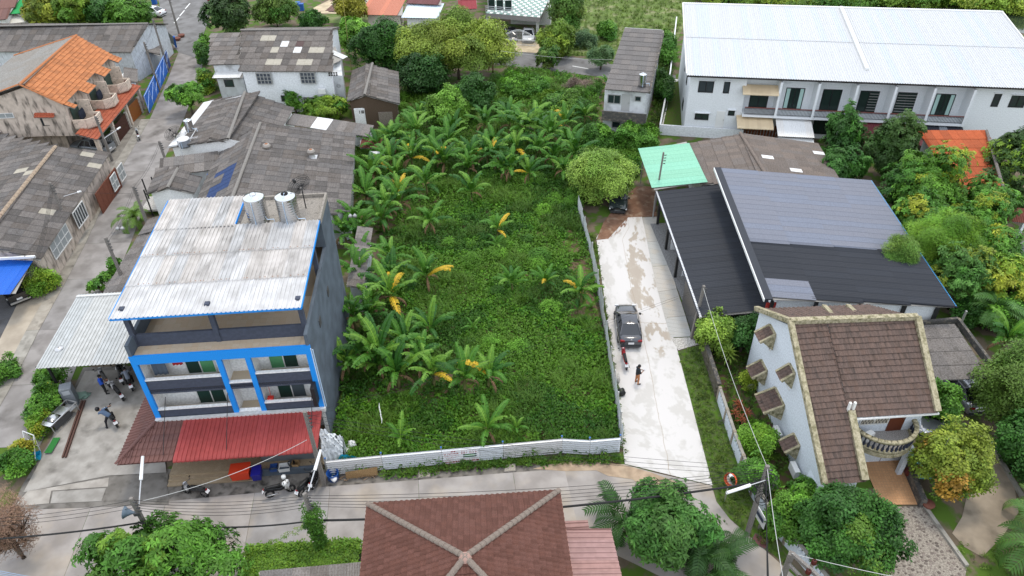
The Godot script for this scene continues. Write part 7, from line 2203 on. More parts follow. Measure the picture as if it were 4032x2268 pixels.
func bike(label,front: Vector3,rear: Vector3,paint,shield,grp,plate := true,lean := 0.0,helmet := false):
	var mid = (front + rear) / 2.0
	mid.y = 0.03
	var t = thing("motorbike",label,"motorbike",mid,facing(front,rear),grp)
	t.basis = t.basis * Basis(Vector3.BACK,lean)
	W = t.transform.affine_inverse()
	T = t.transform
	var blk = mat("black plastic",0.015,0.015,0.015,0.4)
	var stl = mat("brushed steel",0.5,0.5,0.5,0.3,{"metal": 1.0})
	for z in [-0.62,0.62]: wheel(t,V(0,0.29,z),0.29,0.09,stl)
	var b = nst(true)
	var pr = [[-0.42,0.09,0.55,0.95],[-0.25,0.12,0.42,0.72],[0.0,0.11,0.38,0.62],[0.25,0.14,0.45,0.75],[0.55,0.13,0.55,0.8],[0.85,0.07,0.68,0.82]]
	var prev = []
	for e in pr:
		var cur = []
		for i in 8:
			var a = TAU * i / 8.0
			cur.append(V(cos(a) * e[1],lerpf(e[2],e[3],0.5 + 0.5 * sin(a)),e[0]))
		if prev:
			for i in 8: quad(b,prev[i],prev[(i + 1) % 8],cur[(i + 1) % 8],cur[i])
		prev = cur
	fin(b,t,"body",paint)
	var st = nst(true)
	tube(st,[V(0,0.79,-0.12),V(0,0.82,0.2),V(0,0.85,0.55),V(0,0.86,0.78)],0.12,8,0.09)
	fin(st,t,"seat",blk)
	var sh = nst(true)
	tube(sh,[V(0,0.5,-0.42),V(0,0.8,-0.5),V(0,1.02,-0.5)],0.17,8,0.13)
	fin(sh,t,"front_cowl",shield)
	var fk = nst()
	for x in [-0.09,0.09]: tube(fk,[V(x,0.29,-0.64),V(x,0.95,-0.46)],0.03,5)
	tube(fk,[V(-0.36,1.02,-0.34),V(-0.12,1.03,-0.45),V(0.12,1.03,-0.45),V(0.36,1.02,-0.34)],0.022,5)
	fin(fk,t,"fork_and_handlebar",mat("dark steel",0.08,0.08,0.08,0.6))
	var hl = nst(true)
	lathe(hl,V(0,0.93,-0.58),[[0.0,-0.05],[0.1,-0.02],[0.1,0.06]],10,Basis(Vector3.RIGHT,PI / 2))
	fin(hl,t,"headlight",mat("lamp glass",0.6,0.6,0.6,0.15))
	for x in [-0.3,0.3]:
		var m = nst()
		tube(m,[V(x,1.03,-0.37),V(x * 1.15,1.22,-0.34)],0.01,4)
		bx(m,V(x * 1.2,1.24,-0.34),V(0.12,0.08,0.03))
		fin(m,t,"mirror",blk)
	box(t,"tail_light",mat("red lamp",0.25,0.01,0.012,0.2),V(0,0.8,0.9),V(0.12,0.07,0.05))
	var mud = nst()
	bar(mud,V(0,0.72,0.86),V(0,0.45,1.0),0.12,0.02)
	fin(mud,t,"mudguard",blk)
	if plate:
		var np = nst()
		bx(np,V(0,0.66,0.95),V(0.26,0.2,0.02),Basis(Vector3.RIGHT,-0.7))
		fin(np,t,"number_plate",mat("number plate",0.72,0.72,0.72,0.5))
	var ex = nst(true)
	tube(ex,[V(0.14,0.3,0.1),V(0.16,0.32,0.4),V(0.17,0.38,0.85)],0.045,7,0.055)
	fin(ex,t,"exhaust",stl)
	if helmet:
		T = t.transform
		for x in [-0.26,0.3]:
			var c = t.transform * V(x,1.12,-0.38)
			T = Transform3D()
			var h = thing("white_helmet","white helmet hung on the mirror of the white motorbike","helmet",c,0.0,"white helmets on the white motorbike")
			var s = nst(true)
			lathe(s,c,[[0.12,-0.1],[0.15,0.0],[0.13,0.1],[0.06,0.15],[0.0,0.16]],14)
			fin(s,h,"shell",mat("white appliance enamel"))
	T = Transform3D()
	return t

func vehicles():
	var g = mat("grey metallic paint",0.06,0.062,0.07,0.25,{"metal": 0.5,"coat": 1.0})
	car("sedan_car","dark grey sedan parked on the white alley",V(11.71,0.4,-43.94),V(11.31,0.4,-40.04),g)
	car("white_car","white sedan with spoiler parked beside the asphalt square",V(-52.34,0.4,-128.12),V(-47.49,0.4,-126.22),mat("white car paint",0.75,0.75,0.75,0.25,{"coat": 1.0}))
	car("dark_pickup","dark green pickup facing out from under the feathery tree",V(13.89,0.3,-58.3),V(14.99,0.3,-63.15),mat("dark green paint",0.03,0.04,0.04,0.3,{"coat": 1.0}),"pickup",4.8)
	car("dark_pickup","black pickup under the bright blue canopy",V(-40.12,0.3,-53.96),V(-36.7,0.3,-49.63),mat("black car paint",0.012,0.013,0.015,0.25,{"coat": 1.0}),"pickup",5.0)
	car("covered_pickup","silver canopied pickup under the orange roofed row",V(-42.72,0.3,-78.06),V(-39.94,0.3,-77.17),mat("dull silver paint",0.2,0.22,0.24,0.3,{"metal": 0.4,"coat": 1.0}),"pickup",4.8)
	car("silver_sedan","silver saloon under the grey car shelter",V(32.62,0.3,-34.27),V(32.7,0.3,-32.36),mat("silver paint",0.42,0.43,0.45,0.25,{"metal": 0.6,"coat": 1.0}))
	car("silver_hatchback","silver car half hidden by the small tree beside the balcony",V(28.86,0.3,-30.2),V(29.92,0.3,-32.44),mat("silver paint"),"sedan",4.3)
	car("black_hatchback","black car behind the arched gate",V(7.56,0.3,-106.27),V(7.82,0.3,-111.15),mat("black car paint"),"sedan",4.3)
	car("pearl_car","pearl white car behind the arched gate",V(9.88,0.3,-105.64),V(10.46,0.3,-110.45),mat("white car paint"),"sedan",4.3)
	car("far_black_car","black car at the far edge of the asphalt square",V(-41.74,0.3,-136.48),V(-41.18,0.3,-131.32),mat("black car paint"),"sedan",4.3)
	var blk = mat("black gloss",0.012,0.012,0.013,0.25)
	var pg = "motorbikes on the parking apron"
	bike("red and black motorbike standing on the white alley",V(10.61,0,-39.36),V(10.54,0,-37.27),mat("red gloss",0.35,0.015,0.02,0.25),mat("red gloss"),"",true,0.1)
	bike("black motorbike parked at the foot of the shop steps",V(-18.39,0,-29.56),V(-16.88,0,-29.07),blk,mat("silver plastic",0.45,0.45,0.46,0.35),"")
	bike("white motorbike with two helmets parked before the shop",V(-11.82,0,-29.08),V(-13.1,0,-28.73),blk,mat("white appliance enamel",0.72,0.72,0.7,0.5),"",true,0.05,true)
	bike("black motorbike tucked against the tall pole before the shop",V(-10.53,0,-29.68),V(-11.15,0,-28.73),blk,blk,"")
	bike("dark motorbike nearest the low shop wall and tall pole",V(-10.29,0,-30.27),V(-10.51,0,-29.32),blk,blk,"")
	bike("black motorbike carrying the denim shirted rider",V(-25.52,0,-36.64),V(-24.22,0,-35.16),mat("dark grey plastic",0.05,0.05,0.055,0.4),mat("dark grey plastic"),pg)
	bike("black and white motorbike parked in the middle of the apron",V(-25.91,0,-39.11),V(-24.69,0,-37.68),blk,mat("silver plastic"),pg)
	bike("black motorbike with rear carrier box beside the blue shirted person",V(-27.31,0,-40.65),V(-26.11,0,-39.13),blk,mat("silver plastic"),pg)
	bike("black scooter with red tail light in the carport shade",V(-26.03,0,-40.94),V(-25.25,0,-39.28),blk,blk,pg)
	bike("black scooter under the grey shirted sitter",V(-25.21,0,-40.25),V(-24.36,0,-38.57),blk,blk,pg)
	bike("black motorbike at the back of the carport shade",V(-25.92,0,-42.08),V(-25.96,0,-40.98),blk,mat("silver plastic"),pg)
	bike("white fronted motorbike standing on the side street",V(-38.04,0,-82.11),V(-36.56,0,-78.87),mat("navy gloss",0.02,0.03,0.08,0.25),mat("white appliance enamel"),"")

# ---------------------------------------------------------------- people
func figure(n,label,at: Vector3,turn,J,colors,hair_m,helmet := false):
	var t = thing(n,label,"person",at,turn,"",true)
	var sh = colors[0]; var tr = colors[1]; var sk = colors[2]; var shoe = colors[3]
	var H = J.head; var N = J.chest + V(0,0.19,0.0)
	var B = [[J.pelvis,J.chest,0.15,0.16,sh],[J.sl,J.sr,0.075,0.075,sh],[J.chest,N,0.1,0.06,sh],[N,H,0.055,0.055,sk],[H,H + V(0,0.06,0),0.095,0.1,sk],[H + V(0,-0.06,-0.04),H + V(0,-0.07,-0.05),0.06,0.055,sk],[H + V(0,-0.01,-0.11),H + V(0,-0.03,-0.12),0.02,0.02,sk]]
	for sd in ["l","r"]:
		B.append([J["s" + sd],J["e" + sd],0.07,0.05,sh]); B.append([J["e" + sd],J["w" + sd],0.047,0.034,sk])
		B.append([J.pelvis + V(-0.09 if sd == "l" else 0.09,-0.05,0),J["k" + sd],0.11,0.075,tr]); B.append([J["k" + sd],J["a" + sd],0.075,0.05,tr])
		B.append([J["a" + sd] + V(0,-0.03,0),J["a" + sd] + J["toe" + sd],0.05,0.045,shoe])
		B.append([H + V(-0.1 if sd == "l" else 0.1,0,0),H + V(-0.105 if sd == "l" else 0.105,0.03,0),0.018,0.018,sk])
	var cell = 0.034
	var lo = Vector3.INF; var hi = -Vector3.INF
	for b in B:
		for q in 2:
			lo = lo.min(b[q] - Vector3.ONE * 0.22); hi = hi.max(b[q] + Vector3.ONE * 0.22)
	var d = ((hi - lo) / cell).ceil()
	var nx = int(d.x) + 1; var ny = int(d.y) + 1; var nz = int(d.z) + 1
	var val := PackedFloat32Array()
	val.resize(nx * ny * nz)
	val.fill(1.0)
	var own := PackedInt32Array()
	own.resize(nx * ny * nz)
	var near := PackedFloat32Array()
	near.resize(nx * ny * nz)
	near.fill(9.0)
	for bi in B.size():
		var b = B[bi]
		var A: Vector3 = b[0]
		var ab: Vector3 = b[1] - b[0]
		var l2 = maxf(ab.length_squared(),1e-6)
		var r = maxf(b[2],b[3]) + 0.09
		var i0 = ((A.min(b[1]) - Vector3.ONE * r - lo) / cell).floor(); var i1 = ((A.max(b[1]) + Vector3.ONE * r - lo) / cell).ceil()
		for z in range(maxi(0,int(i0.z)),mini(nz,int(i1.z) + 1)):
			for y in range(maxi(0,int(i0.y)),mini(ny,int(i1.y) + 1)):
				for x in range(maxi(0,int(i0.x)),mini(nx,int(i1.x) + 1)):
					var p = lo + V(x,y,z) * cell
					var u = clampf((p - A).dot(ab) / l2,0,1)
					var e = (p - A - ab * u).length() - lerpf(b[2],b[3],u)
					var id = (z * ny + y) * nx + x
					var o = val[id]
					var hh = clampf(0.5 + 0.5 * (o - e) / 0.04,0,1)
					val[id] = lerpf(o,e,hh) - 0.04 * hh * (1.0 - hh)
					if e < near[id]:
						near[id] = e; own[id] = bi
	var vid := {}
	var vs := []
	var cs := []
	var s := SurfaceTool.new()
	s.begin(Mesh.PRIMITIVE_TRIANGLES)
	s.set_smooth_group(0)
	var corner = [0,1,nx,nx + 1,nx * ny,nx * ny + 1,nx * ny + nx,nx * ny + nx + 1]
	var edges = [[0,1],[2,3],[4,5],[6,7],[0,2],[1,3],[4,6],[5,7],[0,4],[1,5],[2,6],[3,7]]
	for z in nz - 1:
		for y in ny - 1:
			for x in nx - 1:
				var id = (z * ny + y) * nx + x
				var mask = 0
				for k in 8:
					if val[id + corner[k]] < 0.0: mask |= 1 << k
				if mask == 0 or mask == 255: continue
				var p = Vector3.ZERO; var c = 0
				for e in edges:
					var va = val[id + corner[e[0]]]; var vb = val[id + corner[e[1]]]
					if (va < 0.0) == (vb < 0.0): continue
					var f = va / (va - vb)
					p += V(e[0] & 1,(e[0] >> 1) & 1,e[0] >> 2).lerp(V(e[1] & 1,(e[1] >> 1) & 1,e[1] >> 2),f)
					c += 1
				vid[id] = vs.size()
				vs.append(lo + (V(x,y,z) + p / c) * cell)
				var best = 9.0; var col = sh
				for k in 8:
					if near[id + corner[k]] < best: best = near[id + corner[k]]; col = B[own[id + corner[k]]][4]
				cs.append(col)
	var stp = [1,nx,nx * ny]
	for z in range(1,nz - 1):
		for y in range(1,ny - 1):
			for x in range(1,nx - 1):
				var id = (z * ny + y) * nx + x
				for ax in 3:
					if (val[id] < 0.0) == (val[id + stp[ax]] < 0.0): continue
					var u = stp[(ax + 1) % 3]; var w = stp[(ax + 2) % 3]
					var q = [id,id - u,id - u - w,id - w]
					if val[id] < 0.0: q.reverse()
					for k in [0,1,2,0,2,3]:
						if not vid.has(q[k]): continue
						s.set_color(cs[vid[q[k]]]); s.add_vertex(vs[vid[q[k]]])
	# hands: a palm and five fingers each
	s.set_color(sk)
	for sd in ["l","r"]:
		var w: Vector3 = J["w" + sd]
		var f = (w - J["e" + sd]).normalized()
		var x = f.cross(Vector3.UP).normalized()
		var y = x.cross(f)
		W = Transform3D(); T = Transform3D()
		tube(s,[w,w + f * 0.09],0.03,6,0.038)
		for k in 4:
			var o = w + f * 0.085 + x * (k - 1.5) * 0.021
			var l = [0.065,0.078,0.072,0.056][k]
			tube(s,[o,o + f * l * 0.5 - y * 0.008,o + f * l * 0.8 - y * 0.035],0.0095,5,0.008)
		var th = x * (0.035 if sd == "l" else -0.035)
		tube(s,[w + f * 0.03 + th,w + f * 0.06 + th * 1.6 - y * 0.01,w + f * 0.09 + th * 1.5 - y * 0.03],0.011,5,0.009)
	s.generate_normals()
	var bm := StandardMaterial3D.new()
	bm.resource_name = "clothes and skin"
	bm.vertex_color_use_as_albedo = true
	bm.roughness = 0.85
	part(t,"body",s.commit(),bm)
	W = t.transform.affine_inverse(); T = t.transform
	var hs = nst(true)
	var q2 = H + V(0,0.03,0.012)
	if helmet: lathe(hs,q2,[[0.12,-0.1],[0.145,-0.02],[0.14,0.07],[0.09,0.14],[0.0,0.165]],16)
	else: lathe(hs,q2,[[0.085,-0.07],[0.112,0.0],[0.108,0.07],[0.07,0.12],[0.0,0.135]],14)
	fin(hs,t,"helmet" if helmet else "hair",hair_m)
	for x in [-0.035,0.035]: box(t,"eye",mat("black plastic",0.015,0.015,0.015,0.4),H + V(x,0.02,-0.098),V(0.025,0.012,0.01))
	box(t,"mouth",mat("lip",0.22,0.09,0.08,0.7),H + V(0,-0.075,-0.1),V(0.04,0.012,0.01))
	T = Transform3D()
	return t

func people():
	var sk = Color(0.3,0.16,0.1)
	var stand = {"pelvis": V(0,0.93,0),"chest": V(0,1.3,0.0),"head": V(0,1.6,-0.06),"sl": V(-0.18,1.39,0),"sr": V(0.18,1.39,0),"el": V(-0.24,1.12,-0.08),"er": V(0.24,1.12,-0.08),"wl": V(-0.08,1.12,-0.32),"wr": V(0.1,1.14,-0.32),"kl": V(-0.12,0.5,0.0),"kr": V(0.13,0.5,-0.03),"al": V(-0.14,0.09,0.04),"ar": V(0.16,0.09,0.0),"toel": V(-0.02,-0.04,-0.17),"toer": V(0.04,-0.04,-0.17)}
	var a = figure("person","person in black shirt and orange trousers reading a phone on the white alley",V(11,0.045,-36.22),deg_to_rad(-75),stand,[Color(0.015,0.016,0.02),Color(0.42,0.17,0.07),sk,Color(0.02,0.02,0.02)],mat("black hair",0.01,0.01,0.01,0.7))
	var ph = thing("phone","pale phone held by the person on the white alley","phone",a.transform * V(0.02,1.14,-0.44))
	var ps = nst()
	bx(ps,a.transform * V(0.02,1.13,-0.44),V(0.2,0.02,0.12),Basis(Vector3.UP,0.4) * Basis(Vector3.RIGHT,0.4))
	fin(ps,ph,"case",mat("silver plastic"))
	var w2 = stand.duplicate()
	figure("person","person in bright blue shirt and black trousers standing by the motorbikes",V(-26.28,0.07,-38.72),deg_to_rad(-60),w2,[Color(0.01,0.07,0.4),Color(0.012,0.012,0.014),sk,Color(0.02,0.02,0.02)],mat("black hair"))
	var ride = {"pelvis": V(-0.08,0.95,0.2),"chest": V(-0.28,1.24,-0.02),"head": V(-0.46,1.5,-0.18),"sl": V(-0.47,1.28,-0.02),"sr": V(-0.12,1.38,-0.06),"el": V(-0.5,1.08,-0.22),"er": V(0.1,1.18,-0.28),"wl": V(-0.36,1.06,-0.4),"wr": V(0.3,1.08,-0.42),"kl": V(-0.38,0.52,0.12),"kr": V(0.2,0.66,-0.2),"al": V(-0.5,0.1,0.3),"ar": V(0.2,0.34,0.02),"toel": V(-0.04,-0.04,-0.16),"toer": V(0.02,-0.05,-0.16)}
	var m1 = (V(-25.52,0,-36.64) + V(-24.22,0,-35.16)) / 2.0
	figure("person","helmeted rider in denim blue shirt leaning off a motorbike on the apron",m1,facing(V(-25.52,0,-36.64),V(-24.22,0,-35.16)),ride,[Color(0.1,0.15,0.24),Color(0.012,0.013,0.018),sk,Color(0.02,0.02,0.02)],mat("black helmet",0.012,0.012,0.014,0.25),true)
	var sit = ride.duplicate()
	sit.merge({"pelvis": V(0,0.96,0.25),"chest": V(0,1.32,0.08),"head": V(0,1.6,-0.04),"sl": V(-0.18,1.42,0.06),"sr": V(0.18,1.42,0.06),"el": V(-0.3,1.18,-0.14),"er": V(0.3,1.18,-0.14),"wl": V(-0.32,1.08,-0.36),"wr": V(0.32,1.08,-0.36),"kl": V(-0.22,0.68,-0.15),"al": V(-0.22,0.34,0.05)},true)
	var m2 = (V(-25.21,0,-40.25) + V(-24.36,0,-38.57)) / 2.0
	figure("person","person in grey shirt sitting on a scooter in the carport shade",m2,facing(V(-25.21,0,-40.25),V(-24.36,0,-38.57)),sit,[Color(0.16,0.18,0.22),Color(0.012,0.012,0.014),sk,Color(0.02,0.02,0.02)],mat("black hair"))

# ---------------------------------------------------------------- plants
func leaf_mat(k,rough := 0.5):
	if mts.has(k): return mts[k]
	var m := StandardMaterial3D.new()
	m.resource_name = k
	m.vertex_color_use_as_albedo = true
	m.roughness = rough
	m.metallic_specular = 0.35
	m.cull_mode = BaseMaterial3D.CULL_DISABLED
	m.backlight_enabled = true
	m.backlight = Color(0.5,0.5,0.3)
	mts[k] = m
	return m

func leaf(s,o: Vector3,d: Vector3,l,w,droop,c: Color):   # a folded leaf in four faces
	var x = d.cross(Vector3.UP)
	x = Vector3.RIGHT if x.length() < 0.05 else x.normalized()
	x = x.rotated(d,rng.randf_range(-0.6,0.6))
	var m = o + d * l * 0.5 - V(0,droop * l * 0.15,0)
	var e = o + d * l - V(0,droop * l * 0.6,0)
	s.set_color(c)
	var a = m + x * w * 0.5 + V(0,w * 0.12,0); var b = m - x * w * 0.5 + V(0,w * 0.12,0)
	for v in [o,a,m,a,e,m,o,m,b,b,m,e]: s.add_vertex(v)

func cluster(k,n,l,w,spread,droop,up := 0.3):
	var s := SurfaceTool.new()
	s.begin(Mesh.PRIMITIVE_TRIANGLES)
	s.set_smooth_group(-1)
	for i in n:
		var d = V(rng.randfn(),absf(rng.randfn()) * up + 0.1,rng.randfn()).normalized()
		var o = V(rng.randf_range(-1,1),rng.randf_range(-0.6,0.6),rng.randf_range(-1,1)) * spread
		var f = rng.randf_range(0.6,0.96)
		leaf(s,o,d,l * rng.randf_range(0.7,1.2),w,droop,Color(f,f * rng.randf_range(0.95,1.05),f))
	s.generate_normals()
	lib[k] = s.commit()

func make_leaves():
	W = Transform3D(); T = Transform3D()
	cluster("broad",10,0.3,0.105,0.09,0.5)
	cluster("round",14,0.17,0.1,0.17,0.2)
	cluster("small",20,0.13,0.065,0.22,0.2)
	cluster("fine",30,0.16,0.022,0.22,0.4)
	cluster("weed",13,0.24,0.13,0.2,0.3,0.8)
	cluster("fern",26,0.17,0.045,0.24,0.3,0.5)
	var s := SurfaceTool.new()
	s.begin(Mesh.PRIMITIVE_TRIANGLES)
	s.set_smooth_group(-1)
	for i in 16:
		var a = rng.randf() * TAU
		var d = V(cos(a),rng.randf_range(1.0,2.6),sin(a)).normalized()
		var o = V(rng.randf_range(-0.1,0.1),0,rng.randf_range(-0.1,0.1))
		var l = rng.randf_range(0.35,0.75)
		var x = V(-sin(a),0,cos(a)) * 0.013
		var m = o + d * l * 0.6; var e = o + d * l + V(cos(a),-0.4,sin(a)) * l * 0.22
		var f = rng.randf_range(0.55,1.0)
		s.set_color(Color(f,f,f))
		for v in [o - x,o + x,m + x,o - x,m + x,m - x,m - x,m + x,e]: s.add_vertex(v)
	s.generate_normals()
	lib["grass"] = s.commit()
	for k in 4: lib["banana%d" % k] = banana_leaf(k)
	for k in 2: lib["frond%d" % k] = frond(k)
	lib["ribbon"] = ribbon()

func ribbon():
	var s := SurfaceTool.new()
	s.begin(Mesh.PRIMITIVE_TRIANGLES)
	s.set_smooth_group(-1)
	s.set_color(Color(1,1,1))
	var p = Vector3.ZERO; var d = V(0,1,0.5).normalized()
	for i in 6:
		var q = p + d * 0.13
		var w0 = 0.045 * sin(PI * (i + 0.6) / 6.6); var w1 = 0.045 * sin(PI * (i + 1.6) / 6.9)
		for v in [p - V(w0,0,0),p + V(w0,0,0),q + V(w1,0,0),p - V(w0,0,0),q + V(w1,0,0),q - V(w1,0,0)]: s.add_vertex(v)
		p = q
		d = d.rotated(Vector3.RIGHT,0.28)
	s.generate_normals()
	return s.commit()

func banana_leaf(k):   # grows along +z,arches over,blade torn into strips
	var s := SurfaceTool.new()
	s.begin(Mesh.PRIMITIVE_TRIANGLES)
	s.set_smooth_group(-1)
	var n = 15
	var pts = []; var p = Vector3.ZERO; var a = [1.2,1.0,1.35,0.85][k]
	for i in n + 1:
		pts.append(p)
		p += V(0,sin(a),cos(a)) * 0.145
		a -= [0.1,0.075,0.135,0.09][k] * (0.4 + 1.2 * i / n)
	for i in n:
		var u = (i + 0.5) / n
		var w = 0.30 * pow(sin(PI * clampf(u * 0.93 + 0.02,0,1)),0.6) if i > 1 else 0.02
		var t = (pts[i + 1] - pts[i]).normalized()
		var up = t.cross(Vector3.RIGHT).normalized()
		if up.y < 0: up = -up
		for sd in [-1.0,1.0]:
			if rng.randf() < 0.07: continue
			var dr = rng.randf_range(0.05,0.35) + (0.25 if rng.randf() < 0.15 else 0.0)
			var sw = t * rng.randf_range(0.0,0.07)
			var x = V(sd,0,0)
			var f0 = pts[i]; var f1 = pts[i].lerp(pts[i + 1],rng.randf_range(0.86,1.0))
			var m0 = f0 + x * w * 0.55 + up * w * 0.12 + sw * 0.5; var m1 = f1 + x * w * 0.55 + up * w * 0.12 + sw * 0.5
			var e0 = f0 + x * w - up * w * dr + sw; var e1 = f1 + x * w - up * w * dr + sw
			var f = rng.randf_range(0.85,1.15)
			f *= 0.45
			s.set_color(Color(f,f,f))
			for v in [f0,f1,m1,f0,m1,m0,m0,m1,e1,m0,e1,e0]: s.add_vertex(v)
		var r = lerpf(0.028,0.008,u)
		s.set_color(Color(1.0,0.8,0.75))
		var q = [pts[i] + V(-r,0.012,0),pts[i] + V(r,0.012,0),pts[i + 1] + V(r,0.012,0),pts[i + 1] + V(-r,0.012,0)]
		for v in [q[0],q[1],q[2],q[0],q[2],q[3]]: s.add_vertex(v)
	s.generate_normals()
	return s.commit()

func frond(k):
	var s := SurfaceTool.new()
	s.begin(Mesh.PRIMITIVE_TRIANGLES)
	s.set_smooth_group(-1)
	var p = Vector3.ZERO; var a = 1.0 - 0.2 * k
	var n = 17
	for i in n:
		var q = p + V(0,sin(a),cos(a)) * 0.14
		var t = (q - p).normalized()
		var l = 0.6 * pow(sin(PI * (i + 2.0) / (n + 3.0)),0.7)
		for sd in [-1.0,1.0]:
			var d = (V(sd,0.25,0) + t * 0.8).normalized()
			var e = p + d * l - V(0,l * rng.randf_range(0.2,0.45),0)
			var m = p + d * l * 0.5
			var f = rng.randf_range(0.8,1.2)
			f *= 0.6
			s.set_color(Color(f,f,f))
			for v in [p - t * 0.045,p + t * 0.05,m + t * 0.065,p - t * 0.045,m + t * 0.065,m - t * 0.055,m - t * 0.055,m + t * 0.065,e]: s.add_vertex(v)
		s.set_color(Color(1.0,0.88,0.75))
		var x = V(0.02,0.008,0)
		for v in [p - x,p + x,q + x,p - x,q + x,q - x]: s.add_vertex(v)
		p = q
		a -= 0.12 + 0.03 * k
	s.generate_normals()
	return s.commit()

func scatter(parent,n,mesh,xfs,cols,m,kind := ""):
	var mm := MultiMesh.new()
	mm.transform_format = MultiMesh.TRANSFORM_3D
	mm.use_colors = true
	mm.mesh = mesh
	mm.instance_count = xfs.size()
	for i in xfs.size():
		mm.set_instance_transform(i,xfs[i])
		mm.set_instance_color(i,cols[i])
	var o := MultiMeshInstance3D.new()
	o.name = n if parent != self else fresh(n)
	o.multimesh = mm
	o.material_override = m
	parent.add_child(o,true)
	if kind: o.set_meta("kind",kind)
	return o

func tint(a: Color,b: Color) -> Color:
	var c = a.lerp(b,rng.randf())
	var f = rng.randf_range(0.95,1.6)
	return Color(c.r * f,c.g * f,c.b * f)

func spun(sc,up := Vector3.UP) -> Basis:
	var b = Basis(Vector3.UP,rng.randf() * TAU)
	if up != Vector3.UP:
		var ax = Vector3.UP.cross(up)
		if ax.length() > 0.01: b = Basis(ax.normalized(),Vector3.UP.angle_to(up)) * b
	return b.scaled(Vector3.ONE * sc)

var lot_noise := FastNoiseLite.new()
func lot_h(x,z):
	return 0.22 + 0.28 * lot_noise.get_noise_2d(x,z) + 0.1 * lot_noise.get_noise_2d(x * 4.0,z * 4.0)

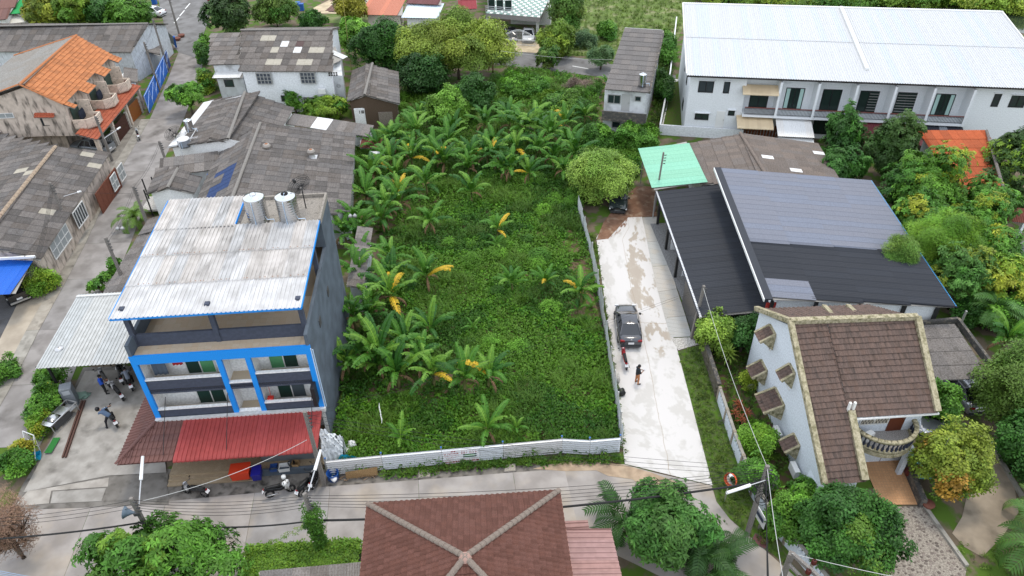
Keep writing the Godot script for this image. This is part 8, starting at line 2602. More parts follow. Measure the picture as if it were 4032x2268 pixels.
func lot_plants():
	lot_noise.seed = 12
	lot_noise.frequency = 0.09
	var poly = PackedVector2Array([V2(-9.31,-30.06),V2(-6.48,-30.24),V2(-2.75,-30.34),V2(1.16,-30.49),V2(4.97,-30.59),V2(6.71,-30.3),V2(8.58,-30.39),V2(8.82,-32.18),V2(8.96,-33.94),V2(9.32,-38.42),V2(9.71,-44.08),V2(10.12,-51.68),V2(10.17,-58.53),V2(11.27,-61.73),V2(14.4,-63.74),V2(17.69,-65.86),V2(18.74,-71.09),V2(21.75,-74.16),V2(21.1,-75.25),V2(15.49,-74.86),V2(15.48,-79.6),V2(18.1,-90.18),V2(12.54,-93.57),V2(6.72,-96.84),V2(5.23,-93.07),V2(0.87,-90.26),V2(-7.73,-89.98),V2(-7.66,-82.8),V2(-10.46,-77.77),V2(-12.04,-76.44),V2(-11.4,-62.61)])
	poly.append(V2(-7.7,-56.5)); poly.append(V2(-7.7,-45.5)); poly.append(V2(-9.65,-45.4)); poly.append(V2(-9.65,-33.0))
	var bb = Rect2(poly[0],Vector2.ZERO)
	for p in poly: bb = bb.expand(p)
	W = Transform3D(); T = Transform3D()
	var s = nst(true)
	var st = 0.8
	for i in int(bb.size.x / st) + 1:
		for j in int(bb.size.y / st) + 1:
			var x = bb.position.x + i * st; var z = bb.position.y + j * st
			if not Geometry2D.is_point_in_polygon(V2(x + st / 2,z + st / 2),poly): continue
			var f = func(a,b): return V(a,lot_h(a,b),b)
			quad(s,f.call(x,z),f.call(x + st,z),f.call(x + st,z + st),f.call(x,z + st))
	s.generate_normals()
	setting("lot_soil",s.commit(),mat("lot soil",0.17,0.115,0.07,1.0,{"tex": "mottle","s": 0.5,"over": "green","os": 0.12}))
	var bare = [[V2(9.23,-44.62),1.0,2.6],[V2(9.18,-49.43),1.0,2.2],[V2(8.94,-53.64),0.9,1.6],[V2(7.84,-43.77),0.6,1.2]]
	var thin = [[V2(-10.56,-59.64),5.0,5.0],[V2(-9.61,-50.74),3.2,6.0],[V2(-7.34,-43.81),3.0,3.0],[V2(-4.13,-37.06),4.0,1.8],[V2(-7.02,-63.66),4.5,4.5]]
	var gx_ := []; var gc := []; var wx := []; var wc := []; var fx := []; var fc := []
	var cn := FastNoiseLite.new()
	cn.seed = 3; cn.frequency = 0.16
	var la = Color(0.04,0.14,0.01); var lb = Color(0.12,0.27,0.02)
	var area = bb.size.x * bb.size.y
	for q in int(area * 22):
		var p = V2(rng.randf_range(bb.position.x,bb.end.x),rng.randf_range(bb.position.y,bb.end.y))
		if not Geometry2D.is_point_in_polygon(p,poly): continue
		var skip = false
		for e in bare:
			var dd = (p - e[0]) / V2(e[1],e[2])
			if dd.length() < 1.0 + cn.get_noise_2d(p.x * 4,p.y * 4) and rng.randf() < 0.93: skip = true
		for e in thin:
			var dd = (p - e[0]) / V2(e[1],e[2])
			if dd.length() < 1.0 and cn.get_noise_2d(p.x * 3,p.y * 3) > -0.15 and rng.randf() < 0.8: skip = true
		if skip: continue
		var v = cn.get_noise_2d(p.x,p.y)
		var v2 = cn.get_noise_2d(p.x * 0.7 + 90,p.y * 0.7)
		var c = tint(la,lb)
		if v2 > 0.1: c = c.lerp(Color(0.13,0.26,0.025),0.5)
		elif v2 < -0.15: c = c.lerp(Color(0.025,0.09,0.012),0.55)
		var y = lot_h(p.x,p.y)
		if p.y < -75 and rng.randf() < 0.45: continue
		if v > 0.12 and rng.randf() < 0.75:
			if rng.randf() < 0.75:
				gx_.append(Transform3D(spun(rng.randf_range(0.8,1.7)),V(p.x,y - 0.03,p.y))); gc.append(c.lerp(Color(0.14,0.24,0.03),0.35))
		else:
			wx.append(Transform3D(spun(rng.randf_range(0.7,1.35)),V(p.x,y + rng.randf_range(0.02,0.42),p.y))); wc.append(c)
	for q in 420:      # shrubby mounds
		var p = V2(rng.randf_range(bb.position.x,bb.end.x),rng.randf_range(bb.position.y,bb.end.y))
		if not Geometry2D.is_point_in_polygon(p,poly) or not Geometry2D.is_point_in_polygon(p + V2(0.7,0),poly): continue
		if cn.get_noise_2d(p.x * 0.8 + 40,p.y * 0.8) < 0.02: continue
		var no = false
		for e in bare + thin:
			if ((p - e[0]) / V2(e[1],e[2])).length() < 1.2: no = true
		if no: continue
		var r = rng.randf_range(0.45,1.05)
		var c0 = tint(Color(0.03,0.1,0.012),Color(0.1,0.22,0.02))
		for k in int(60 * r * r) + 14:
			var d = V(rng.randfn(),absf(rng.randfn()) + 0.15,rng.randfn()).normalized()
			fx.append(Transform3D(spun(rng.randf_range(0.8,1.3),d.lerp(Vector3.UP,0.4).normalized()),V(p.x,lot_h(p.x,p.y),p.y) + d * V(r,r * 0.9,r) * rng.randf_range(0.8,1.02)))
			fc.append(tint(c0,c0 * 1.35))
	var lm = leaf_mat("weed leaf")
	tag(scatter(self,"tall_grass",lib["grass"],gx_,gc,lm),"tufts of tall grass over the overgrown lot","grass","","stuff")
	tag(scatter(self,"ground_weeds",lib["weed"],wx,wc,lm),"low leafy weeds covering the overgrown lot","weeds","","stuff")
	tag(scatter(self,"feathery_undergrowth",lib["fern"],fx,fc,lm),"rounded feathery undergrowth on the overgrown lot","undergrowth","","stuff")
	strip_weeds("verge_weeds","grass and weeds on the verge beside the garden wall",[V2(14.74,-38.97),V2(16.34,-39.6),V2(15.9,-33.3),V2(15.74,-28.59),V2(15.52,-25.23),V2(16.4,-21.41),V2(15.07,-23.22),V2(14.12,-24.86),V2(13.73,-26.15),V2(13.81,-27.39),V2(14.42,-34.55)],20,0.55,Color(0.05,0.1,0.015),Color(0.13,0.19,0.03))
	strip_weeds("fence_foot_weeds","creeping weeds along the foot of the silver fence",[V2(-6.59,-29.94),V2(-2.75,-30.08),V2(1.27,-30.16),V2(5.07,-30.2),V2(6.56,-29.99),V2(8.49,-29.95),V2(8.58,-29.37),V2(4.98,-29.57),V2(1.99,-29.78),V2(-1.01,-29.68),V2(-3.98,-29.52),V2(-6.44,-29.56)],32,0.85,Color(0.04,0.12,0.012),Color(0.12,0.22,0.025))
	strip_weeds("alley_edge_weeds","weeds between the side fence and the white alley",[V2(10.32,-56.1),V2(10.13,-47.67),V2(9.7,-41.23),V2(9.35,-35.99),V2(9.02,-32.16),V2(8.67,-29.55),V2(8.86,-29.53),V2(9.15,-31.47),V2(9.55,-35.97),V2(10.06,-41.2),V2(10.59,-47.62),V2(11.19,-54.69)],22,0.6,Color(0.05,0.12,0.015),Color(0.14,0.2,0.03))
	strip_weeds("field_grass","rough grass of the field beyond the back road",[V2(14.69,-101.64),V2(21.35,-126.16),V2(39.62,-125.95),V2(29.75,-100.41),V2(21.73,-97.08),V2(18.81,-99.26)],3,1.0,Color(0.09,0.16,0.02),Color(0.2,0.28,0.05))
	strip_weeds("garden_weeds","low plants in the narrow side garden",[V2(16.78,-39.43),V2(21.28,-42.22),V2(21.86,-37.86),V2(19.29,-28.9),V2(17.99,-27.47),V2(16.05,-27.64),V2(16.64,-34.34)],7,0.8,Color(0.03,0.08,0.01),Color(0.09,0.17,0.02))
	strip_weeds("yard_weeds","grass patches round the sandy drive",[V2(26.7,-24.09),V2(26.29,-22.53),V2(27.12,-21.2),V2(28.8,-22.05),V2(31.01,-23.44),V2(29.16,-19.13),V2(25.41,-19.46),V2(25.88,-21.81)],9,0.5,Color(0.06,0.12,0.015),Color(0.14,0.22,0.03))
	strip_weeds("tower_foot_weeds","weeds and bushes between the tall narrow house and the white yard",[V2(20.99,-75.77),V2(21.76,-75.17),V2(27.22,-90.43),V2(30.14,-101.97),V2(28.97,-103.77)],9,1.3,Color(0.03,0.08,0.01),Color(0.1,0.18,0.02))

func strip_weeds(n,label,poly,dens,sc,a,b):
	var pv = PackedVector2Array(poly)
	var bb = Rect2(pv[0],Vector2.ZERO)
	for p in pv: bb = bb.expand(p)
	var x1 := []; var c1 := []; var x2 := []; var c2 := []
	for q in int(bb.size.x * bb.size.y * dens):
		var p = V2(rng.randf_range(bb.position.x,bb.end.x),rng.randf_range(bb.position.y,bb.end.y))
		if not Geometry2D.is_point_in_polygon(p,pv): continue
		if rng.randf() < 0.5:
			x1.append(Transform3D(spun(sc * rng.randf_range(0.5,1.2)),V(p.x,0.03,p.y))); c1.append(tint(a,b))
		else:
			x2.append(Transform3D(spun(sc * rng.randf_range(0.6,1.3)),V(p.x,0.06 + 0.2 * sc * rng.randf(),p.y))); c2.append(tint(a,b))
	tag(scatter(self,n,lib["weed"],x2,c2,leaf_mat("weed leaf")),label,"weeds","","stuff")
	tag(scatter(self,n + "_grass",lib["grass"],x1,c1,leaf_mat("weed leaf")),"blades of " + label,"grass","","stuff")

func bananas():
	var gr = [leaf_mat("banana leaf"),leaf_mat("banana leaf pale"),leaf_mat("banana leaf deep"),leaf_mat("banana leaf yellow"),leaf_mat("banana leaf brown",0.9)]
	for i in 5: gr[i].albedo_color = [lin(0.12,0.35,0.035),lin(0.24,0.52,0.06),lin(0.06,0.22,0.03),lin(1.0,0.7,0.05),lin(0.45,0.29,0.16)][i]
	var stem = mat("banana stem",0.2,0.2,0.07,0.8,{"tex": "mottle","s": 1.0})
	# x, y (photograph of the lot, ground point), size, share of yellow leaves
	var spots = [[V(-6.64,0,-61.96),1.05,0.5],[V(-4.08,0,-63.35),1.1,0.0],[V(0.28,0,-61.38),1.1,0.0],[V(6.08,0,-64.63),1.0,0.1],[V(6.48,0,-73.4),1.5,0.0],[V(7.73,0,-72.78),1.45,0.0],[V(9.13,0,-71.68),1.3,0.0],[V(13.76,0,-77.64),1.0,0.0],[V(2.86,0,-67.89),1.15,0.15],[V(0.13,0,-66.5),1.0,0.1],[V(-3.46,0,-69.88),1.2,0.15],[V(-9.31,0,-71.86),1.1,0.0],[V(-5.34,0,-74.71),1.2,0.0],[V(-7.47,0,-73.51),1.1,0.0],[V(8.81,0,-67.24),1.2,0.0],[V(5.3,0,-69.81),1.2,0.1],[V(10.72,0,-70.58),1.1,0.0],[V(-9.85,0,-62.45),1.2,0.0],[V(-10.5,0,-56.92),1.2,0.0],[V(-11.21,0,-55.7),1.0,0.1],[V(-8.02,0,-57.66),1.0,0.0],[V(-3.63,0,-56.54),1.0,0.0],[V(2.37,0,-55.27),0.85,0.1],[V(2.23,0,-53.08),0.6,0.0],[V(-9.44,0,-48.8),1.1,0.0],[V(-6.96,0,-51.33),1.0,0.0],[V(-3.77,0,-48.24),1.15,0.1],[V(-6.51,0,-45.66),1.3,0.35],[V(-9.2,0,-43.52),1.0,0.1],[V(-7.9,0,-45.3),1.0,0.2],[V(3.03,0,-47.03),0.8,0.0],[V(5.79,0,-47.29),0.75,0.1],[V(8.31,0,-44.81),0.95,0.1],[V(7.9,0,-43.76),0.5,0.0],[V(-3.49,0,-42.05),1.0,0.1],[V(-5.5,0,-42.24),0.85,0.2],[V(-0.25,0,-42.42),0.5,0.0],[V(-8.02,0,-38.82),1.2,0.0],[V(-6.95,0,-38.52),1.35,0.0],[V(-5.67,0,-37.2),1.25,0.0],[V(-9.26,0,-38.54),1.1,0.0],[V(-3.16,0,-36.77),1.1,0.45],[V(-4.1,0,-38.25),1.0,0.1],[V(-1.04,0,-36),1.1,0.1],[V(0.63,0,-36.22),1.05,0.2],[V(0.3,0,-31.88),0.95,0.0],[V(-5.25,0,-31.79),0.7,0.0],[V(2.17,0,-31.97),0.5,0.0],[V(37.49,0,-36.37),1.2,0.1],[V(4.21,0,-95.28),1.1,0.0],[V(-3.15,0,-78.49),1.2,0.0],[V(-8.85,0,-67.88),1.0,0.1],[V(-1.37,0,-75.25),1.1,0.0],[V(2.21,0,-75.84),1.2,0.1],[V(18.12,0,-86.32),0.9,0.0]]
	for k in 34:      # the clumps along the block and at the back run into one another
		var q = V(-11.97,0,-66.56).lerp(V(-8.54,0,-38.27),rng.randf()) + V(rng.randf_range(0.3,5.0),0,0) if k < 14 else V(-10.23,0,-72.88).lerp(V(11.49,0,-71.42),rng.randf()) + V(0,0,rng.randf_range(-7.0,7.0))
		spots.append([q,rng.randf_range(0.85,1.3),0.12 if k % 3 == 0 else 0.0])
	for i in spots.size():
		var p: Vector3 = spots[i][0]
		var sc = spots[i][1]
		var ye = spots[i][2]
		if i != 48: p.y = lot_h(p.x,p.z) - 0.05
		var where = "in the open middle of the overgrown lot"
		if p.z > -34.5: where = "close behind the silver front fence"
		elif p.x < -6.0 and p.z > -47.0: where = "beside the slate grey apartment wall"
		elif p.x < -5.5 and p.z > -62.0: where = "beside the low grey lean-to roof"
		elif p.x > 3.5 and p.z > -50.0: where = "near the pale side fence"
		elif p.z < -64.0: where = "in the thick clump at the back of the lot"
		elif p.z < -54.0: where = "in the thicket between grey roofs and feathery tree"
		elif p.z > -42.0: where = "in the front clump of the lot"
		var lab = "torn green banana plant " + where
		if ye > 0.3: lab = "bright yellow leaved banana plant " + where
		elif ye > 0.05: lab = "partly yellowing banana plant " + where
		elif sc < 0.65: lab = "small young banana plant " + where
		elif sc > 1.4: lab = "very large banana plant " + where
		if i == 48: lab = "banana plant at the edge of the sandy drive"
		if i == 49: lab = "banana plant beside the back road under the tall sparse tree"
		var t = thing("banana_plant",lab,"banana plant",p,0.0,"" if i in [48,49] else "banana plants: " + lab)
		var h = 1.25 * sc * rng.randf_range(0.85,1.2)
		var s = nst(true)
		tube(s,[p - V(0,0.2,0),p + V(rng.randf_range(-0.06,0.06),h * 0.5,rng.randf_range(-0.06,0.06)),p + V(0,h,0)],0.13 * sc,7,0.07 * sc)
		fin(s,t,"stem",stem)
		var nl = 9 if sc > 0.7 else 5
		var a0 = rng.randf() * TAU
		for k in nl:
			var m = gr[0]
			var rr = rng.randf()
			if rr < ye and k > nl * 0.35: m = gr[3]
			elif rr < ye + 0.25: m = gr[1]
			elif rr > 0.78: m = gr[2]
			var tilt = lerpf(-0.4,0.42,k / float(nl))
			var l = sc * rng.randf_range(0.78,1.08)
			part(t,"leaf",lib["banana%d" % (rng.randi() % 4)],m,Transform3D(Basis(Vector3.UP,a0 + k * 2.4 + rng.randf_range(-0.3,0.3)) * Basis(Vector3.RIGHT,tilt) * Basis().scaled(V(l * 0.86,l * 1.15,l * 1.15)),p + V(0,h * rng.randf_range(0.92,1.02),0)))
		for k in (2 if sc > 0.8 else 0):
			part(t,"dead_leaf",lib["banana2"],gr[4],Transform3D(Basis(Vector3.UP,rng.randf() * TAU) * Basis(Vector3.RIGHT,1.35) * Basis().scaled(V(0.35,0.6,0.6) * sc),p + V(0,h * 0.95,0)))

func tree(n,label,cat,c: Vector3,R: Vector3,kind,count,ca: Color,cb: Color,o := {}):
	var base = V(c.x,o.get("floor",0.0),c.z)
	var t = thing(n,label,cat,base,0.0,o.get("group",""))
	var lobes = []
	var K = int(o.get("lobes",16) * 1.5)
	for i in K:
		var d = V(rng.randfn(),rng.randfn() * 0.8 + 0.25,rng.randfn()).normalized()
		var f = rng.randf_range(0.3,0.78)
		lobes.append([c + d * R * f,rng.randf_range(0.28,0.48) * o.get("lobe",1.0),tint(ca,cb)])
	var xs := []; var cs := []
	var sc = o.get("leaf",1.0)
	var yel = o.get("young",0.0)
	for l in lobes:
		if rng.randf() < yel: l[2] = o.get("young_color",Color(0.3,0.34,0.03))
	var tries = 0
	var cn := FastNoiseLite.new()
	cn.seed = int(absf(c.x * 31 + c.z * 7)); cn.frequency = 0.5
	while xs.size() < count and tries < count * 4:
		tries += 1
		var l = lobes[rng.randi() % K]
		var d = V(rng.randfn(),rng.randfn() + 0.35,rng.randfn()).normalized()
		var p = l[0] + d * R * l[1] * rng.randf_range(0.6,1.12)
		p += V(cn.get_noise_3dv(p),cn.get_noise_3dv(p + V(9,0,0)),cn.get_noise_3dv(p + V(0,9,0))) * 0.7
		if p.y < base.y + 0.1: continue
		var inside = false
		for l2 in lobes:
			if l2 != l and ((p - l2[0]) / (R * l2[1])).length() < 0.62: inside = true; break
		if inside: continue
		xs.append(W * Transform3D(spun(sc * rng.randf_range(0.75,1.3),d.lerp(Vector3.UP,0.35).normalized()),p))
		cs.append(tint(l[2],l[2] * 1.25))
	var s = nst(true)
	var tr = o.get("trunk",0.16)
	var fork = base.lerp(c,0.45)
	tube(s,[base - V(0,0.1,0),base.lerp(fork,0.5) + V(rng.randf_range(-0.1,0.1),0,rng.randf_range(-0.1,0.1)),fork],tr,7,tr * 0.7)
	fin(s,t,"trunk",mat(o.get("bark","grey brown bark"),0.14,0.11,0.085,0.95,{"tex": "mottle","s": 1.5}))
	var b = nst(true)
	for i in mini(K,o.get("limbs",9)):
		var l = lobes[i]
		var m = fork.lerp(l[0],0.55) + V(rng.randf_range(-0.2,0.2),-0.15,rng.randf_range(-0.2,0.2))
		tube(b,[fork - V(0,0.1,0),m,l[0] + (l[0] - c) * 0.35],tr * 0.45,5,tr * 0.1)
		for k in o.get("twigs",2): tube(b,[m,m.lerp(l[0],0.8) + V(rng.randfn(),rng.randfn(),rng.randfn()) * R * 0.16],tr * 0.2,4,tr * 0.06)
	fin(b,t,"limbs",mat(o.get("bark","grey brown bark")))
	scatter(t,"crown",lib[kind],xs,cs,leaf_mat("tree leaf"),"stuff")
	return t

func palm(n,label,c: Vector3,h,fr,size,col: Color,o := {}):
	var t = thing(n,label,"palm",c,0.0,o.get("group",""))
	var s = nst(true)
	for k in o.get("stems",1):
		var b = c + V(rng.randf_range(-0.25,0.25),0,rng.randf_range(-0.25,0.25)) * (0.0 if o.get("stems",1) == 1 else 1.0)
		tube(s,[b,b + V(0.05,h * 0.5,0.03),b + V(0.0,h,0.0)],0.12 if o.get("stems",1) == 1 else 0.05,7,0.08 if o.get("stems",1) == 1 else 0.04)
	fin(s,t,"stem",mat("grey brown bark",0.14,0.11,0.085,0.95,{"tex": "mottle","s": 1.5}))
	var k = "palm %s" % col
	var m = leaf_mat(k)
	m.albedo_color = lin(col.r * 1.6,col.g * 1.6,col.b * 1.6)
	for i in fr:
		var sp = o.get("spread",0.0)
		part(t,"frond",lib["frond%d" % (i % 2)],m,Transform3D(Basis(Vector3.UP,i * 2.4 + rng.randf_range(-0.2,0.2)) * Basis(Vector3.RIGHT,lerpf(-0.75,0.55,i / float(fr))) * Basis().scaled(Vector3.ONE * size * rng.randf_range(0.85,1.1)),c + V(rng.randf_range(-sp,sp),h * rng.randf_range(0.94,1.0),rng.randf_range(-sp,sp))))
	return t

func rosette(n,label,c: Vector3,h,cnt,size,col: Color,grp := ""):
	var t = thing(n,label,"plant",c,0.0,grp)
	var s = nst(true)
	tube(s,[c,c + V(0,h,0)],0.05,6,0.035)
	fin(s,t,"stem",mat("grey brown bark",0.14,0.11,0.085,0.95,{"tex": "mottle","s": 1.5}))
	var m = leaf_mat("rosette %s" % col)
	m.albedo_color = lin(col.r,col.g,col.b)
	for i in cnt:
		part(t,"leaf",lib["ribbon"],m,Transform3D(Basis(Vector3.UP,i * 2.4) * Basis(Vector3.RIGHT,lerpf(-0.5,0.9,i / float(cnt))) * Basis().scaled(Vector3.ONE * size * rng.randf_range(0.8,1.15)),c + V(0,h * lerpf(1.0,0.75,i / float(cnt)),0)))

func trees():
	var dk = Color(0.022,0.07,0.012); var md = Color(0.04,0.12,0.015); var br = Color(0.085,0.2,0.018); var ye = Color(0.16,0.23,0.02); var ol = Color(0.1,0.14,0.025)
	tree("mango_tree","big dense mango tree in front of the street crossing","tree",V(-17.25,3,-22.03),V(4.5,2.7,3.8),"broad",3800,Color(0.03,0.095,0.012),Color(0.065,0.16,0.016),{"lobes": 34,"lobe": 0.72,"trunk": 0.28,"young": 0.1,"young_color": Color(0.12,0.23,0.02)})
	tree("round_tree","dense round dark green tree beside the cobbled path","tree",V(19.06,3,-21.52),V(2.75,2.7,2.6),"round",3400,dk,md,{"lobes": 30,"lobe": 0.7,"leaf": 1.1,"young": 0.15,"young_color": Color(0.09,0.18,0.02)})
	tree("yellow_green_tree","yellow green tree with orange tips beside the sandy drive","tree",V(26.99,2.6,-25.6),V(1.95,2.2,1.9),"round",2000,Color(0.08,0.15,0.02),Color(0.2,0.24,0.025),{"lobes": 22,"leaf": 1.15,"young": 0.05,"young_color": Color(0.34,0.2,0.03)})
	tree("feathery_tree","light feathery tree overhanging the fence and dark green pickup","tree",V(12.64,2.9,-61.09),V(3.4,2.9,3.2),"small",3200,Color(0.11,0.2,0.03),Color(0.19,0.28,0.045),{"lobes": 30,"lobe": 0.85,"leaf": 1.4})
	tree("schefflera_tree","spreading tree with whorled leaves beside the pink lean-to","tree",V(9.76,2.6,-23.04),V(2.35,2.2,2.3),"broad",1900,Color(0.03,0.1,0.015),Color(0.06,0.14,0.025),{"lobes": 22,"leaf": 1.0,"young": 0.03})
	tree("right_mango_tree","dense dark mango tree beside the orange red roof","tree",V(50.63,4,-56.48),V(3.2,3.6,3.2),"broad",2300,Color(0.025,0.055,0.015),Color(0.05,0.1,0.022),{"lobes": 22,"leaf": 1.2,"young": 0.12,"young_color": Color(0.15,0.26,0.02)})
	var gp = ""
	tree("dark_tree","dark narrow tree in front of the white awning","tree",V(38.65,3.4,-66.14),V(2.1,2.9,2.0),"broad",1200,dk,md,{"leaf": 1.2})
	tree("dark_tree","dark glossy tree between brown grey roof and orange red roof","tree",V(41.59,3.4,-62.27),V(2.4,3.6,2.4),"broad",1700,Color(0.025,0.06,0.012),Color(0.05,0.1,0.018),{"leaf": 1.2})
	tree("dark_tree","dark tree nearest the brown grey roof edge","tree",V(36.1,2.6,-60.69),V(2.2,2.3,2.0),"broad",1100,dk,md,{"leaf": 1.2})
	tree("bright_tree","bright green rounded tree beside the cyan roof edge","tree",V(40.98,4,-54.2),V(3.6,3.3,3.2),"broad",2600,md,br,{"lobes": 24,"leaf": 1.1,"young": 0.1,"young_color": Color(0.22,0.28,0.02)})
	tree("bright_tree","bright green tree behind the bamboo clump","tree",V(41.83,3.4,-48.81),V(2.6,2.6,2.4),"broad",1600,md,br,{"young": 0.15,"young_color": Color(0.2,0.27,0.02)})
	tree("bamboo_clump","soft feathery bamboo drooping over the charcoal roof","bamboo",V(36.77,4.6,-45.13),V(3.3,2.2,2.4),"fine",2600,Color(0.06,0.16,0.012),Color(0.14,0.25,0.02),{"lobes": 20,"lobe": 0.85,"leaf": 1.3,"trunk": 0.1})
	tree("bamboo_clump","bamboo spray reaching left over the charcoal roof","bamboo",V(32.28,4.9,-43.24),V(1.5,0.8,1.1),"fine",700,Color(0.06,0.14,0.02),Color(0.12,0.2,0.03),{"lobes": 10,"leaf": 1.2,"trunk": 0.06})
	tree("mango_tree","mango tree with pale shoots beside the charcoal roofed house","tree",V(37,3.4,-42.02),V(2.5,2.3,2.3),"broad",1500,md,Color(0.07,0.16,0.03),{"young": 0.2,"young_color": Color(0.2,0.27,0.03)})
	tree("mango_tree","pale shooted mango tree at the pavilion","tree",V(40.11,3,-41.24),V(2.3,2.0,2.2),"broad",1400,br,ye,{"young": 0.3})
	tree("bright_tree","rounded green tree between orange red roof and bamboo","tree",V(44.26,3.4,-51.11),V(2.6,2.8,2.6),"broad",1500,md,br,{"young": 0.12})
	tree("bright_tree","light green tree against the cyan roof edge","tree",V(37.72,3.6,-48.93),V(2.3,2.4,2.3),"broad",1300,md,br,{"young": 0.12})
	tree("bright_tree","leafy tree right of the bamboo clump","tree",V(41.38,3,-44.79),V(2.2,2.2,2.2),"broad",1200,md,br,{"young": 0.2})
	tree("dark_tree","dark undergrowth tree below the bright rounded tree","tree",V(40.08,2.4,-56.76),V(2.2,2.2,2.2),"broad",1100,dk,md,{"leaf": 1.2})
	tree("yard_bush","leafy bush behind the car shelter palm","bush",V(39.64,1.4,-38.98),V(1.8,1.6,1.8),"round",800,md,br,{"leaf": 1.2})
	tree("yard_bush","shaded bush behind the car shelter wall","bush",V(37.07,1.2,-39.94),V(1.2,1.3,1.2),"round",500,dk,md,{"leaf": 1.2})
	tree("olive_tree","olive green tree at the right edge of the sandy drive","tree",V(33.96,3,-30.68),V(2.3,2.9,2.2),"small",2000,Color(0.05,0.1,0.015),Color(0.1,0.16,0.025),{"leaf": 1.4,"lobes": 22})
	tree("drive_bush","dark bush beside the sandy drive","bush",V(32.5,1.6,-26.98),V(1.6,1.9,2.6),"round",1200,dk,md,{"leaf": 1.2})
	tree("small_tree","small leafy tree hiding the silver car","tree",V(29.33,2,-30.86),V(1.25,1.5,1.2),"round",900,md,br,{"leaf": 1.2,"lobes": 14})
	tree("pale_leafed_tree","pale lime leafed tree beside the carport pole","tree",V(17.18,2,-39.01),V(1.35,1.6,1.3),"round",1000,Color(0.12,0.22,0.03),Color(0.2,0.3,0.04),{"leaf": 1.3,"lobes": 16})
	tree("dark_garden_tree","dark leafy tree between carport pole and white gable","tree",V(19.24,1.9,-38.8),V(1.3,1.7,1.5),"round",1000,dk,Color(0.03,0.09,0.015),{"leaf": 1.2})
	tree("garden_shrub","bright green shrub inside the garden wall","shrub",V(17.34,1,-29.58),V(1.25,0.95,1.3),"small",800,br,Color(0.13,0.24,0.02),{"leaf": 1.2})
	tree("garden_shrub","yellow green clipped shrub in the side garden","shrub",V(18.97,0.7,-35.16),V(0.7,0.6,0.7),"small",350,ye,Color(0.22,0.26,0.03),{"leaf": 1.0})
	tree("garden_shrub","whorled leaf shrub beside the cable laden pole","shrub",V(16.17,1.2,-26.83),V(1.3,1.1,1.2),"broad",620,md,br,{})
	tree("garden_shrub","flowering hedge shrub inside the pierced wall","shrub",V(17.12,1.1,-23.9),V(1.5,1.2,1.6),"round",1000,md,br,{})
	tree("garden_shrub","loose shrub against the brown tiled house foot","shrub",V(18.3,1,-25.08),V(1.1,1.0,1.1),"broad",450,md,br,{})
	tree("tall_sparse_tree","tall sparse olive leaved tree with bare branches behind the hut","tree",V(-0.32,4.4,-93.94),V(8.0,4.6,5.5),"small",5600,Color(0.1,0.16,0.025),Color(0.2,0.25,0.035),{"lobes": 40,"lobe": 0.62,"leaf": 1.9,"limbs": 30,"twigs": 5,"trunk": 0.22,"bark": "pale bark"})
	tree("lot_edge_tree","bright rounded tree at the left edge of the lot","tree",V(-1.98,2.4,-78.43),V(2.5,2.3,2.2),"round",1400,br,Color(0.12,0.24,0.03),{"leaf": 1.5})
	tree("lot_edge_tree","dark bushy tree beside the bright lot edge tree","tree",V(1.22,2.4,-82.56),V(2.6,2.4,2.6),"round",1300,dk,md,{"leaf": 1.5})
	tree("back_tree","dark tree behind the white two storey house","tree",V(-10.07,3.2,-97.86),V(4.5,3.2,3.2),"round",1800,dk,md,{"leaf": 1.8,"lobes": 24})
	tree("back_tree","dark tree between hut and sparse tree","tree",V(-4.95,2.6,-88.99),V(3.6,2.6,2.6),"round",1200,Color(0.018,0.05,0.01),dk,{"leaf": 1.8})
	tree("back_tree","bright crowned tree beside the bamboo pole","tree",V(-14.75,3.4,-103.41),V(2.4,2.4,2.2),"broad",800,br,Color(0.12,0.25,0.03),{"leaf": 1.7})
	tree("back_tree","golden green tree before the salmon roof","tree",V(-15.73,4,-112.87),V(2.4,2.6,2.2),"round",900,Color(0.1,0.12,0.012),Color(0.2,0.19,0.02),{"leaf": 1.8})
	tree("square_tree","dark tree beside the asphalt square","tree",V(-33.66,3.4,-113.8),V(3.6,3.4,3.2),"broad",1500,Color(0.02,0.05,0.012),Color(0.05,0.1,0.02),{"leaf": 1.7})
	tree("square_tree","lighter tree behind the white two storey house roof","tree",V(-28.07,2.6,-118.01),V(3.4,2.4,2.6),"round",1200,md,ol,{"leaf": 1.8})
	tree("square_tree","bushy tree beside the far end of the patched roof","tree",V(-22.57,1.6,-116.26),V(2.2,1.6,1.8),"round",500,dk,md,{"leaf": 1.7})
	for e in [[V(-63.16,3.4,-120.41),"golden green tree beside the green roof corner",Color(0.08,0.12,0.012),Color(0.2,0.22,0.02)],[V(-58.3,3.6,-120.29),"green tree in the row behind the long shed",md,ye],[V(-54,3,-120.13),"dark tree in the row behind the long shed",dk,md],[V(-50.32,2.4,-119.25),"bush beside the white car",dk,br]]:
		tree("row_tree",e[1],"tree",e[0],V(3.6,3.0,3.0),"broad",1200,e[2],e[3],{"leaf": 1.8})
	tree("round_street_tree","round leafy tree overhanging the side street","tree",V(-32.79,2.4,-86.55),V(2.3,1.6,2.0),"broad",1300,md,br,{"leaf": 1.2})
	tree("street_bush","yellow flowered bush beside the white porch roof","bush",V(-32.78,1.2,-93.91),V(0.9,1.6,1.6),"round",500,ye,md,{"leaf": 1.4})
	tree("street_bush","dark bush beside the side street and patched roof","bush",V(-35.51,1.6,-104.02),V(0.9,1.8,3.2),"broad",600,dk,br,{"leaf": 1.4})
	tree("papaya_bush","small tree before the white two storey house","bush",V(-20.29,1.5,-85.44),V(1.0,1.5,0.9),"broad",300,md,br,{"leaf": 1.2})
